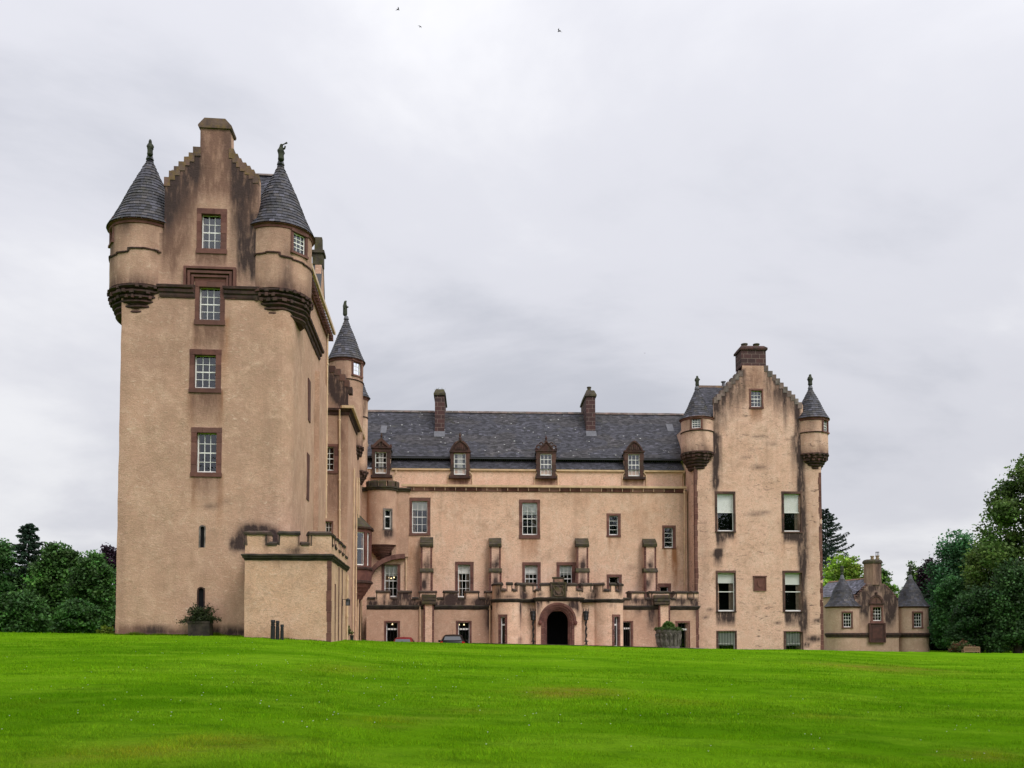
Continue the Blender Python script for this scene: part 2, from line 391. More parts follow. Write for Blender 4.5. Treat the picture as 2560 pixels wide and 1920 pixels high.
M['wood'] = simple('bench_wood', (0.30, 0.18, 0.11), 0.7, 0.3, sc=14)
M['panel'] = stone('red_panel', (0.10, 0.045, 0.038), (0.07, 0.035, 0.03), speck=0.1)
M['rubber'] = simple('rubber', (0.012, 0.012, 0.012), 0.8, 0.2)
M['chrome'] = simple('alloy', (0.5, 0.5, 0.52), 0.3, 0.5, 0.9, var=0.03)
def glass():
    q = NB('window_glass'); q.N.remove(q.b)
    tr = q.N.new('ShaderNodeBsdfTransparent'); tr.inputs[0].default_value = (0.86, 0.86, 0.86, 1)
    gl = q.N.new('ShaderNodeBsdfGlossy'); gl.inputs['Roughness'].default_value = 0.03; gl.inputs[0].default_value = (0.92, 0.95, 1, 1)
    bp = q.N.new('ShaderNodeBump'); bp.inputs['Strength'].default_value = 0.10; bp.inputs['Distance'].default_value = 0.05
    q.L.new(q.noise(3.2, 2), bp.inputs['Height']); q.L.new(bp.outputs[0], gl.inputs['Normal'])
    fr = q.N.new('ShaderNodeFresnel'); fr.inputs[0].default_value = 1.65
    mx = q.N.new('ShaderNodeMixShader'); q.L.new(q.math('MULTIPLY', fr.outputs[0], 1.25, True), mx.inputs[0]); q.L.new(tr.outputs[0], mx.inputs[1]); q.L.new(gl.outputs[0], mx.inputs[2])
    q.L.new(mx.outputs[0], q.out.inputs[0]); return q.mat
M['glass'] = glass()
def paint(name, col):
    q = NB(name); m = q.done(col, 0.4, 0.2); q.b.inputs['Coat Weight'].default_value = 0.08; q.b.inputs['Coat Roughness'].default_value = 0.05; return m
M['carblack'] = paint('black_car_paint', (0.003, 0.003, 0.004)); M['carred'] = paint('red_car_paint', (0.16, 0.008, 0.012))
M['taillight'] = paint('tail_light_red', (0.36, 0.01, 0.012)); M['carglass'] = simple('car_glass', (0.02, 0.024, 0.027), 0.05, 1.0, var=0.02); M['plate'] = simple('plain_plate', (0.6, 0.5, 0.08), 0.5)
def lamp(name, col, st):
    q = NB(name); q.b.inputs['Emission Color'].default_value = col + (1,); q.b.inputs['Emission Strength'].default_value = st; return q.done(col, 0.5)
M['lamp'] = lamp('lit_bulb', (1.0, 0.75, 0.4), 3.0)
def lawn_col(q, blade=False):
    col = q.mix(q.rng(q.noise(0.16, 4, 0.6, (0.55, 1, 1)), 0.36, 0.64), (0.076, 0.200, 0.003), (0.138, 0.300, 0.006))
    col = q.mix(q.rng(q.noise(0.75, 5, 0.65, (0.45, 1, 1), 0.5), 0.42, 0.70, 0, 0.7), col, (0.195, 0.355, 0.016))
    col = q.mix(q.rng(q.noise(1.9, 5, 0.7, (0.5, 1, 1)), 0.48, 0.72, 0, 0.6), col, (0.045, 0.125, 0.004))
    w = q.N.new('ShaderNodeTexNoise'); w.inputs['Scale'].default_value = 0.21; w.inputs['Detail'].default_value = 5; w.inputs['Roughness'].default_value = 0.62
    mp = q.N.new('ShaderNodeMapping'); mp.inputs['Location'].default_value = (13.4, 4.2, 0); mp.inputs['Scale'].default_value = (0.55, 1.7, 1); q.L.new(q.pos, mp.inputs[0]); q.L.new(mp.outputs[0], w.inputs[0])
    col = q.mix(q.rng(w.outputs[0], 0.62, 0.76, 0, 0.4), col, (0.215, 0.190, 0.025))
    return col
def lawn_mat():
    q = NB('lawn'); _, A = q.attr(); col = lawn_col(q)
    col = q.mix(q.math('MULTIPLY', A[0], q.rng(q.noise(1.4, 5, 0.7, (0.5, 1, 1)), 0.3, 0.6), True), col, (0.22, 0.16, 0.03))
    col = q.mix(q.rng(q.noise(26, 4, 0.75), 0.35, 0.7, 0, 0.45), col, (0.045, 0.11, 0.005))
    q.bump(q.noise(34, 5, 0.75), 1.0, 0.05); return q.done(col, 1.0, 0.0)
M['lawn'] = lawn_mat()
def blade_mat():
    q = NB('grass_blades'); c, A = q.attr(); col = lawn_col(q)
    col = q.mix(1.0, col, c, 'MULTIPLY')
    q.done(col, 1.0, 0.0)
    tl = q.N.new('ShaderNodeBsdfTranslucent'); q.L.new(col, tl.inputs[0]); mx = q.N.new('ShaderNodeMixShader'); mx.inputs[0].default_value = 0.3
    q.L.new(q.b.outputs[0], mx.inputs[1]); q.L.new(tl.outputs[0], mx.inputs[2]); q.L.new(mx.outputs[0], q.out.inputs[0]); return q.mat
M['blades'] = blade_mat()
def gravel():
    q = NB('gravel'); col = q.mix(q.rng(q.noise(30, 4, 0.8), 0.3, 0.7), (0.42, 0.34, 0.27), (0.25, 0.19, 0.15)); q.bump(q.noise(45, 3), 0.8, 0.02); return q.done(col, 0.9, 0.2)
M['gravel'] = gravel()
def leaf(name, trans=0.28):
    q = NB(name); c, A = q.attr(); q.done(c, 0.6, 0.25)
    tl = q.N.new('ShaderNodeBsdfTranslucent'); q.L.new(c, tl.inputs[0]); mx = q.N.new('ShaderNodeMixShader'); mx.inputs[0].default_value = trans
    q.L.new(q.b.outputs[0], mx.inputs[1]); q.L.new(tl.outputs[0], mx.inputs[2]); q.L.new(mx.outputs[0], q.out.inputs[0]); return q.mat
M['leaf'] = leaf('leaves', 0.35)
M['bark'] = stone('bark', (0.06, 0.045, 0.035), (0.03, 0.024, 0.02), sc=5, speck=0.1)
M['petal'] = simple('daisy_petal', (0.8, 0.8, 0.75), 0.7, var=0.02)
# ------------------------------------------------------------------ building blocks
def stain_shade_marks(fr, d, items, tol=0.4):
    """weathering marks, and some painted shade, measured on the plane d: ('b', x, y, rx, ry, amount, channel) patches and ('d', x0, x1, top, bottom, amount, channel) drips"""
    L = []
    for it in items:
        if it[0] == 'b':
            u, z = fr.at(it[1], it[2], d); u1, z1 = fr.at(it[1] + it[3], it[2] - it[4], d); L.append(('b', u, z, abs(u1 - u), abs(z1 - z), it[5], it[6]))
        else:
            u0, z1 = fr.at(it[1], it[3], d); u1, z0 = fr.at(it[2], it[4], d); L.append(('d', u0, u1, z1, z0, it[5], it[6]))
    def f(u, dd, z):
        c = [0.0, 0.0, 0.0]
        if abs(dd - d) > tol: return (0, 0, 0)
        for it in L:
            if it[0] == 'b':
                q = ((u - it[1]) / it[3]) ** 2 + ((z - it[2]) / it[4]) ** 2
                if q < 5: c[it[6]] += it[5] * GAIN[it[6]] * math.exp(-q * 1.1)
            else:
                if it[4] < z < it[3] + 0.1:
                    e = 0.14; a = min(1, max(0, (u - it[1]) / e + 0.5)) * min(1, max(0, (it[2] - u) / e + 0.5))
                    t = (it[3] - z) / (it[3] - it[4]); c[it[6]] += it[5] * GAIN[it[6]] * a * (1 - max(0, t)) ** 0.8
        return tuple(min(1.0, x) for x in c)
    return f
LAST = {}; GAIN = (1.6, 1.1, 1.25)
def rv(a=0.0, b=0.35): return (random.uniform(a, b), 0, random.uniform(0, 0.35))
def window(par, fr, d, sash, sur, nx, ny, rec=0.17, blind=0.0, curtain=0, bars=0, lamps=(), sill=True, smat='redstone', rail=True, sur_lap=0.012, proud=0.03):
    """sash window measured from the picture; returns the wall opening (u0,u1,z0,z1)"""
    U0, U1, Z0, Z1 = fr.rect(sur, d); u0, u1, z0, z1 = fr.rect(sash, d + rec)
    U0 = min(U0, u0 - 0.05); U1 = max(U1, u1 + 0.05); Z1 = max(Z1, z1 + 0.05); Z0 = min(Z0, z0 - 0.03)
    f = MB(); t = 0.055
    f.box(fr, u0, u1, d + rec, d + rec + 0.06, z0, z0 + 0.10); f.box(fr, u0, u1, d + rec, d + rec + 0.022, z1 - .032, z1)
    f.box(fr, u0, u0 + t, d + rec - 0.002, d + rec + 0.058, z0 + 0.1, z1 - t); f.box(fr, u1 - t, u1, d + rec - 0.002, d + rec + 0.058, z0 + 0.1, z1 - t)
    b = 0.027; zm = (z0 + 0.1 + z1 - t) / 2
    for i in range(1, nx):
        uc = u0 + t + (u1 - u0 - 2 * t) * i / nx; f.box(fr, uc - b / 2, uc + b / 2, d + rec + 0.012, d + rec + 0.05, z0 + 0.1, z1 - t)
    for j in range(1, ny):
        zc = z0 + 0.1 + (z1 - t - z0 - 0.1) * j / ny; bb = 0.055 if (j * 2 == ny and rail) else b
        f.box(fr, u0 + t, u1 - t, d + rec + 0.008, d + rec + 0.047, zc - bb / 2, zc + bb / 2)
    w = f.obj('window', M['white'], par); LAST['window'] = w
    s = MB(); di = d + rec + 0.09
    jamb = lambda a, c: [s.box(fr, a, c, d - proud + random.uniform(-.008, .006), di, zz0, zz1 - 0.008, 0, rv()) for zz0, zz1 in zip(zs, zs[1:])]
    n = max(2, int((z1 - z0) / 0.42)); zs = sorted([z0, z1] + [z0 + (z1 - z0) * (i + random.uniform(-.25, .25)) / n for i in range(1, n)])
    if u0 - U0 > 0.02: jamb(U0, u0)
    if U1 - u1 > 0.02: jamb(u1, U1)
    um = random.uniform(0.35, 0.65) * (U1 - U0) + U0
    s.box(fr, U0 - 0.01, um - .006, d - proud - 0.004, di, z1, Z1, 0, rv()); s.box(fr, um, U1 + 0.01, d - proud, di, z1, Z1, 0, rv())
    if sill: s.box(fr, U0 - 0.02, U1 + 0.02, d - proud - 0.03, di, Z0, z0, 0, rv())
    s.rough(0.007, 5); s.obj('window_surround', M[smat], w)
    g = MB(); g.add([fr.w(u, d + rec + 0.03, z) for u, z in ((u0, z0), (u1, z0), (u1, z1), (u0, z1))], [(0, 1, 2, 3)]); g.obj('pane', M['glass'], w)
    r = MB(); P = [fr.w(u, dd, z) for dd in (di, di + 1.3) for u, z in ((u0 - .05, z0 - .05), (u1 + .05, z0 - .05), (u1 + .05, z1 + .05), (u0 - .05, z1 + .05))]
    r.add(P, [(4, 5, 6, 7), (0, 1, 5, 4), (1, 2, 6, 5), (2, 3, 7, 6), (3, 0, 4, 7)]); r.obj('room', M['room'], w)
    if blind:
        k = MB(); k.add([fr.w(u, d + rec + 0.075, z) for u, z in ((u0, z1 - (z1 - z0) * blind), (u1, z1 - (z1 - z0) * blind), (u1, z1), (u0, z1))], [(0, 1, 2, 3)])
        zb = z1 - (z1 - z0) * blind; k.box(fr, u0, u1, d + rec + 0.068, d + rec + 0.088, zb - .02, zb + .01); k.obj('blind', M['blind'], w)
    if curtain:
        k = MB(); side = 1 if curtain > 0 else -1; wd_ = (u1 - u0) * 0.30; nn = 14; P = []
        for i in range(nn + 1):
            uu = (u1 - wd_ * 0.95 + wd_ * i / nn) if side > 0 else (u0 + wd_ * i / nn - wd_ * .05)
            P += [fr.w(uu, d + rec + 0.16 + 0.03 * math.sin(i * 1.6), z) for z in (z0, z1)]
        k.add(P, [(2 * i, 2 * i + 2, 2 * i + 3, 2 * i + 1) for i in range(nn)]); k.obj('curtain', M['curtain'], w, smooth=True)
    if bars:
        k = MB()
        for i in range(bars):
            uc = u0 + (u1 - u0) * (i + 0.5) / bars; k.tube([fr.w(uc, d + rec - 0.06, z0 - .02), fr.w(uc, d + rec - 0.06, z1 + .03)], 0.014, 6)
        k.obj('window_bars', M['iron'], w)
    for lx, ly in lamps:
        k = MB(); uu, zz = fr.at(lx, ly, d + rec + 0.5); k.lathe(fr, uu, d + rec + .5, [(0.0, zz - .05), (0.04, zz - .03), (0.05, zz), (0.03, zz + .05), (0.0, zz + .07)], 8); k.obj('ceiling_lamp', M['lamp'], w)
    return (U0 + sur_lap, U1 - sur_lap, Z0 + sur_lap, Z1 - sur_lap)
def turret_window(par, fr, cu, cdp, rad, ang, hw, z0, z1, nx=3, ny=4, so=0.14, name='window'):
    """window in a round turret, facing ang degrees (270 = front); returns angular opening"""
    a = R_(ang); t = (-math.sin(a), math.cos(a)); P = fr.w(cu + rad * math.cos(a), cdp + rad * math.sin(a), 0)
    f2 = Fr(P.x, P.y, fr.ang + a + math.pi / 2)
    sag = rad - math.sqrt(max(0.01, rad * rad - (hw + so) ** 2)); d = sag * 0.5
    f = MB(); e = 0.05
    f.box(f2, -hw, hw, d + .08, d + .13, z0, z0 + .09); f.box(f2, -hw, hw, d + .08, d + .13, z1 - e, z1)
    f.box(f2, -hw, -hw + e, d + .079, d + .129, z0 + .09, z1 - e); f.box(f2, hw - e, hw, d + .079, d + .129, z0 + .09, z1 - e)
    for i in range(1, nx):
        uc = -hw + 2 * hw * i / nx; f.box(f2, uc - .014, uc + .014, d + .09, d + .125, z0 + .09, z1 - e)
    for j in range(1, ny):
        zc = z0 + .09 + (z1 - e - z0 - .09) * j / ny; bb = .025 if j * 2 == ny else .014; f.box(f2, -hw + e, hw - e, d + .085, d + .122, zc - bb, zc + bb)
    w = f.obj(name, M['white'], par)
    s = MB(); D0, D1 = -0.03, d + .17
    s.box(f2, -hw - so, -hw, D0 + sag * .6, D1, z0, z1, 0, rv()); s.box(f2, hw, hw + so, D0 + sag * .6, D1, z0, z1, 0, rv())
    s.box(f2, -hw - so, hw + so, D0, D1, z1, z1 + so, 0, rv()); s.box(f2, -hw - so - .02, hw + so + .02, D0 - .02, D1, z0 - so * .8, z0, 0, rv()); s.rough(.006, 5)
    s.obj('window_surround', M['redstone'], w)
    g = MB(); g.add([f2.w(u, d + .11, z) for u, z in ((-hw, z0), (hw, z0), (hw, z1), (-hw, z1))], [(0, 1, 2, 3)]); g.obj('pane', M['glass'], w)
    r = MB(); PP = [f2.w(u, dd, z) for dd in (D1, D1 + .5) for u, z in ((-hw, z0), (hw, z0), (hw, z1), (-hw, z1))]
    r.add(PP, [(4, 5, 6, 7), (0, 1, 5, 4), (1, 2, 6, 5), (2, 3, 7, 6), (3, 0, 4, 7)]); r.obj('room', M['room'], w)
    da = math.degrees(math.asin(min(.95, (hw + so - .02) / rad))); return (ang - da, ang + da, z0 - so * .7, z1 + so - .02)
def slate_col(t=0.0):
    g = random.uniform(0.018, 0.062); r = random.random()
    if r < 0.06: g *= 1.7
    return (g * (1.0 + t * .15), g * (0.96 + t * .02), g * (1.22 - t * .3))
def slate_plane(mb, fr, u0, u1, d0, z0, d1, z1, sw=0.26, sh=0.2, tint=None, clip=None, cm=1.0):
    """slates laid in courses from the eave (d0,z0) up to (d1,z1)"""
    L = math.hypot(d1 - d0, z1 - z0); n = int(L / sh) + 1; ux, uz = (d1 - d0) / L, (z1 - z0) / L; nd, nz = -uz, ux
    if nz < 0: nd, nz = -nd, -nz
    for j in range(n):
        a0 = j * sh; a1 = min(L, a0 + sh * 1.15); off = (sw / 2 if j % 2 else 0) + random.uniform(-.02, .02); k = int((u1 - u0) / sw) + 2
        for i in range(k):
            a = max(u0, u0 + i * sw - off + random.uniform(-.01, .01)); b = min(u1, u0 + (i + 1) * sw - off - 0.008)
            if b - a < .03: continue
            uc = (a + b) / 2
            if clip and not clip(uc, d0 + ux * a0): continue
            l = .028 + random.uniform(-.008, .012); t = 0.004; dr = random.uniform(-.012, .012)
            P = [fr.w(a, d0 + ux * (a0 + dr) + nd * l, z0 + uz * (a0 + dr) + nz * l), fr.w(b, d0 + ux * (a0 + dr) + nd * l, z0 + uz * (a0 + dr) + nz * l),
                 fr.w(b, d0 + ux * a1 + nd * t, z0 + uz * a1 + nz * t), fr.w(a, d0 + ux * a1 + nd * t, z0 + uz * a1 + nz * t),
                 fr.w(a, d0 + ux * a0, z0 + uz * a0 - .002), fr.w(b, d0 + ux * a0, z0 + uz * a0 - .002)]
            mb.add(P, [(0, 1, 2, 3), (4, 5, 1, 0)], 0, tuple(Vector(slate_col(tint(uc, j) if tint else 0)) * cm))
def lichen(mb, fr, u0, u1, d0, z0, d1, z1, n):   # pale lichen spots on a slope
    L = math.hypot(d1 - d0, z1 - z0); nd, nz = -(z1 - z0) / L, (d1 - d0) / L
    for _ in range(n):
        u, t, w, h = random.uniform(u0, u1), random.uniform(.02, .97), random.uniform(.03, .085), random.uniform(.02, .06); P = []
        for k in range(7):
            a = k * 6.283 / 7; r = random.uniform(.7, 1.1); tt = t + math.sin(a) * h * r / L; P.append(fr.w(u + math.cos(a) * w * r, d0 + (d1 - d0) * tt + nd * .05, z0 + (z1 - z0) * tt + nz * .05))
        mb.add(P, [tuple(range(7))], 0, (.42, .42, .40))
def cone_roof(mb, fr, cu, cdp, r0, z0, z1, sh=0.19, sw=0.25, bell=0.12, dx=0.0, cm=1.0):
    """slated cone with a slight bell-cast at the eave"""
    L = math.hypot(r0, z1 - z0); n = int(L / sh)
    def rz(t):
        k = t + bell * 0.25 * math.sin(math.pi * min(1, t * 2.2)) * (1 - t) * -1 if t < .45 else t
        return r0 * (1 - t) - (bell * .5 * math.sin(math.pi * t / .5) * (1 - t) if t < .5 else 0), z0 + (z1 - z0) * t
    for j in range(n):
        ra, za = rz(j / n); rb, zb = rz(min(1, (j + 1.1) / n)); rb = max(rb, 0.03); lift = 0.034
        k = max(8, int(2 * math.pi * ra / sw)); o = random.random()
        for i in range(k):
            a0 = 2 * math.pi * (i + o) / k; a1 = 2 * math.pi * (i + 1 + o - .03) / k; l = lift + random.uniform(-.006, .01)
            P = []
            for r, z, q in ((ra + l, za, a0), (ra + l, za, a1), (rb, zb, a1), (rb, zb, a0), (ra - .02, za, a0), (ra - .02, za, a1)):
                P.append(fr.w(cu + dx * (z - z0) / (z1 - z0) + r * math.cos(q), cdp + r * math.sin(q), z))
            mb.add(P, [(0, 1, 2, 3), (4, 5, 1, 0)], 0, tuple(Vector(slate_col(0.8 if random.random() < .35 else 0)) * random.choice((.75, .95, 1.05, 1.3)) * cm))
def corbel(mb, fr, cu, cdp, r, z0, z1, n=6, rmin=0.2, billets=True):
    """continuous corbelling: rounded courses growing from rmin at z0 to r at z1"""
    prof = []
    for i in range(n):
        t0 = i / n; a = rmin + (r - rmin) * (t0 ** 0.75); b = rmin + (r - rmin) * (((i + 1) / n) ** 0.75)
        za = z0 + (z1 - z0) * t0; zb = z0 + (z1 - z0) * (i + 1) / n; h = zb - za
        prof += [(a, za), (b * .93, za + h * .12), (b * 1.005, za + h * .45), (b, za + h * .8), (b * .95, za + h * .93)]
    prof.append((prof[-1][0], z1)); mb.lathe(fr, cu, cdp, prof, 40, 0, (0.0, 0, 0.15))
    if billets:
        for row in range(2 if n < 6 else 3):
            zz = z1 - (z1 - z0) / n * (row + .55); rr = rmin + (r - rmin) * ((n - row) / n) ** .75
            k = int(2 * math.pi * rr / .36)
            for i in range(k):
                if random.random() < .22: continue
                a = 2 * math.pi * (i + row * .5 + random.uniform(-.2, .2)) / k; w = random.uniform(.05, .11); hb = random.uniform(.03, .11); P = []
                for da, dr, dz in ((-1, 0, -1), (1, 0, -1), (1, 0, 1), (-1, 0, 1), (-1, 1, -1), (1, 1, -1), (1, 1, 1), (-1, 1, 1)):
                    q = a + da * w / rr; x = rr - .02 + dr * hb; P.append(fr.w(cu + x * math.cos(q), cdp + x * math.sin(q), zz + dz * .08))
                mb.add(P, [(0, 1, 2, 3), (4, 5, 6, 7), (0, 1, 5, 4), (1, 2, 6, 5), (2, 3, 7, 6), (3, 0, 4, 7)], 0, rv(0, .2))
    mb.rough(0.05, 1.7)
def turret(par, fr, cu, cdp, r, zc0, zc1, ze, za, re, hm, win=None, string=None, label=None, ncorb=6, rmin=.25, roof_bell=.16, eave_mat='redstone', st=None, name='turret', grime=1.0, dx=0.0):
    """corbelled round turret: wall zc1..ze, corbel zc0..zc1, cone ze..za. win = (angle, half width, z0, z1)"""
    pth = Path(arc(cu, cdp, r, 90, 450, 48)); hol = []
    holder = []
    if win:
        a0, a1, h0, h1 = turret_window(par, fr, cu, cdp, r, win[0], win[1], win[2], win[3], win[4] if len(win) > 4 else 3, win[5] if len(win) > 5 else 4)
        if win[0] < 90: a0 += 360; a1 += 360
        hol.append(((a0 - 90) / 360 * pth.L, (a1 - 90) / 360 * pth.L, h0, h1))
    mb = MB()
    zc = zc1
    def stf(u, d, z):                                                  # drips below eave and above the corbel
        k = max(0, 1 - (z - zc) / .6) * .5; n = mn.noise(Vector((u * 1.6, d * 1.6, z * .5))); e = max(0, 1 - (ze - z) / 1.0) * .25; return (k * .5 + max(0, n - .05) * .9 * grime, 0, min(1, k + e + .30 * grime + n * .4 * grime))
    mb.wall(fr, pth, zc1, ze, hol, None, .25, .3, .3, stf)
    t = mb.obj(name, M[hm], par, smooth=50)
    if label: t['label'] = label
    c = MB(); corbel(c, fr, cu, cdp, r + .05, zc0, zc1, ncorb, rmin); c.obj('corbel', M['darkred'], t)
    e = MB(); e.lathe(fr, cu, cdp, [(r - .05, ze - .24), (r + .045, ze - .2), (r + .06, ze - .08), (r + .14, ze - .05), (re - .04, ze), (r - .05, ze + .02)], 48); e.rough(.01, 4); e.obj('eaves_moulding', M[eave_mat], t)
    rr = MB(); cone_roof(rr, fr, cu, cdp, re, ze, za, dx=dx); rr.obj('turret_roof', M['slate'], t, recalc=False)
    k = MB(); rt = .13; k.lathe(fr, cu + dx, cdp, [(rt + .06, za - .22), (rt + .02, za - .08), (rt, za), (0, za + .02)], 16); k.obj('lead_cap', M['lead'], t)
    if string:
        s = MB()
        zs, lo = string; p2 = Path(arc(cu, cdp, r, 170, 370, 40))
        if lo == 0: s.sweep(fr, p2, 0, p2.L, [(-.05, zs - .08), (.05, zs - .05), (.07, zs), (-.05, zs + .05)])
        else:                                                          # cable label that steps up and down round the drum
            seq = lo; n = len(seq)
            for i in range(n):
                s0 = p2.L * i / n; s1 = p2.L * (i + 1) / n; zz = zs + seq[i]
                s.sweep(fr, p2, s0, s1, [(-.05, zz - .07), (.05, zz - .06), (.065, zz), (-.05, zz + .06)])
                if i and seq[i] != seq[i - 1]:
                    a, b = sorted((zs + seq[i - 1], zz)); s.sweep(fr, p2, s0 - .05, s0 + .05, [(-.05, a), (.055, a), (.055, b), (-.05, b)])
            s.rough(.03, 3)
        s.obj('string_course', M['darkred'], t)
    return t
def crow_steps(par, fr, steps, d0, d1, mat='crow', name='crow_steps', h=.16):
    """steps: list of (ua, ub, ztop) - a capstone on each step"""
    s = MB()
    for a, b, z in steps: s.box(fr, a - .03, b + .03, d0 - .03, d1 + .04, z - .3, z + h * random.uniform(.85, 1.1), 0, rv())
    s.rough(.02, 3); return s.obj(name, M[mat], par)
def parapet(par, fr, path, zb0, zb1, zl, zh, merlons, hm, cap='blackstone', th=.3, s0=0.0, s1=None, band=.12, st=None, name='parapet', caph=.12, lowcap=True):
    """string band, battlement wall and weathered coping along a path"""
    s1 = path.L if s1 is None else s1
    keep = lambda s, z: s0 < s < s1 and (z < zl or any(a < s < b for a, b in merlons))
    w = MB(); w.wall(fr, path, zb1 - .02, zh, [], keep, th, .25, .25, st, [s0, s1] + [x for ab in merlons for x in ab], [zl], True, .012)
    o = w.obj(name, M[hm], par)
    b = MB(); k = (zb1 - zb0)
    b.sweep(fr, path, s0, s1, [(-.1, zb0), (.02, zb0), (.04, zb0 + k * .25), (band * .6, zb0 + k * .35), (band * .7, zb0 + k * .62), (band, zb0 + k * .72), (band, zb1 - k * .08), (.01, zb1 + .03), (-.1, zb1 + .03)], 0, (0, 0, .1), .35)
    b.rough(.03, 2.5); b.obj('cornice', M['blackstone'], o)
    c = MB(); e = .05
    def coping(a, bb, z):
        c.sweep(fr, path, a, bb, [(e, z - .03), (e + .02, z + caph * .55), (-th * .4, z + caph * 1.3), (-th - e, z + caph * .5), (-th - e, z - .03)], 0, rv(0, .2), .3)
    for a, bb in merlons: coping(max(s0, a - .04), min(s1, bb + .04), zh)
    if lowcap:
        edges = sorted(merlons); g = [s0] + [x for ab in edges for x in ab] + [s1]
        for a, bb in zip(g[0::2], g[1::2]):
            if bb - a > .1: coping(a + .045, bb - .045, zl)
    for a, bb in merlons:                                              # dressed edges of the merlons
        for q in (a + .002, bb - .075):
            if s0 + .1 < q < s1 - .15: c.sweep(fr, path, q, q + .073, [(.012, zl - .03), (.012, zh), (-th - .012, zh), (-th - .012, zl - .03)], 0, rv(0, .5))
    c.rough(.022, 2.5); c.obj('coping', M[cap], o)
    return o
def pipe(par, pts, r=.055, name='downpipe', joints=1.9):
    p = MB(); p.tube(pts, r, 8)
    for a, b in zip(pts, pts[1:]):
        L = (b - a).length
        if L > 1.2:
            for i in range(int(L / joints) + 1):
                q = a + (b - a) * min(.97, (i * joints + .25) / L); v = (b - a).normalized(); p.tube([q - v * .05, q + v * .05], r * 1.45, 8)
    return p.obj(name, M['cream'], par, smooth=50)
def skin_figure(name, loc, nodes, edges, mat, label, cat, group=None, scale=1.0, rz=0.0):
    """one continuous carved body grown over a skeleton; nodes: (x, y, z, radius)"""
    me = bpy.data.meshes.new(name); me.from_pydata([Vector(n[:3]) * scale for n in nodes], edges, [])
    o = bpy.data.objects.new(name, me); C.objects.link(o); o.location = loc; o.rotation_euler = (0, 0, rz); ORG[o.name] = Vector(loc)
    bm = bmesh.new(); bm.from_mesh(me); ly = bm.verts.layers.skin.verify()
    for i, v in enumerate(bm.verts): v[ly].radius = (nodes[i][3] * scale, nodes[i][3] * scale); v[ly].use_root = (i == 0)
    bm.to_mesh(me); bm.free(); o.modifiers.new('skin', 'SKIN')
    ss = o.modifiers.new('smooth', 'SUBSURF'); ss.levels = 1; ss.render_levels = 1
    me.materials.append(mat); return tag(o, label, cat, group)
# ------------------------------------------------------------------ terrain
BROWN = []
def lawn_spot(px, py):                          # where a picture point lies on the lawn
    lo_, hi_ = 7.0, interp(px, YCR)
    for _ in range(40):
        y = (lo_ + hi_) / 2; x = (px - 1280) / FPX * y; q = HOR - (ground(x, y) - EYE) / y * FPX
        if q > py: lo_ = y
        else: hi_ = y
    return (px - 1280) / FPX * y, y
for px_, py_, rx_, ry_, a_ in ((1440, 1727, 110, 10, 1), (1380, 1735, 60, 7, .7), (960, 1803, 90, 10, .9), (560, 1850, 150, 13, .9), (330, 1880, 180, 16, .9), (2150, 1668, 120, 7, .8), (2280, 1671, 60, 6, .7), (2450, 1890, 90, 12, .9), (860, 1672, 70, 14, .45), (1720, 1755, 80, 8, .5), (1180, 1780, 60, 7, .6), (2050, 1790, 70, 8, .5), (90, 1760, 60, 8, .4)):
    x_, y_ = lawn_spot(px_, py_); y2_ = lawn_spot(px_, py_ - ry_)[1]; BROWN.append((x_, y_, rx_ / FPX * y_, max(.4, y2_ - y_), a_))
def brown_np(x, y):
    r = np.zeros_like(x)
    for bx, by, rx, ry, a in BROWN: r += a * np.exp(-(((x - bx) / rx) ** 2 + ((y - by) / ry) ** 2))
    return np.clip(r, 0, 1)
def build_terrain():
    xs = np.unique(np.concatenate([[-2500, -1200, -600, -300, -180], np.arange(-120, -44, 4), np.arange(-44, 44, .8), np.arange(44, 124, 4), [180, 300, 600, 1200, 2500]]))
    ys = np.unique(np.concatenate([[-200, -60, -20, -8], np.arange(-2, 70, .8), np.arange(70, 140, 4), [180, 260, 400, 800, 1600, 3000]]))
    X, Y = np.meshgrid(xs, ys); Z = ground_np(X, Y)
    for i in range(X.shape[0]):
        for j in range(X.shape[1]):
            if abs(X[i, j]) < 60 and 0 < Y[i, j] < 90:
                Z[i, j] += mn.noise(Vector((X[i, j] * .22, Y[i, j] * .22, 3))) * .035 * min(1, Y[i, j] / 20)
    n = len(xs); V = np.stack([X.ravel(), Y.ravel(), Z.ravel()], 1)
    I = np.arange((len(ys) - 1) * n).reshape(len(ys) - 1, n)[:, :-1].ravel()
    F = np.stack([I, I + 1, I + n + 1, I + n], 1)
    cc = np.zeros((len(V), 3)); cc[:, 0] = brown_np(V[:, 0], V[:, 1])
    o = mesh_np('lawn', V, F, cc, M['lawn'], smooth=True); tag(o, kind='structure')
    # gravel forecourt behind the brow of the lawn, and the pale edge of the drive that shows on the brow
    def sheet(name, pts, zo, mat):
        V = np.array([(x, y, ground(x, y) + zo) for row in pts for x, y in row]); n = len(pts[0])
        I = np.arange((len(pts) - 1) * n).reshape(len(pts) - 1, n)[:, :-1].ravel(); F = np.stack([I, I + 1, I + n + 1, I + n], 1)
        tag(mesh_np(name, V, F, np.zeros((len(V), 3)), mat), kind='structure')
    sheet('forecourt', [[((px - 1280) / FPX * y, y) for px in range(880, 1761, 40)] for y in np.arange(57, 69, 1.0)], .03, M['gravel'])
    yc = lambda px: interp(px, YCR)
    sheet('drive', [[((px - 1280) / FPX * (yc(px) + t), yc(px) + t) for px in range(1180, 1761, 20)] for t in np.arange(-.15, 3.6, .25)], .035, M['gravel'])
build_terrain()

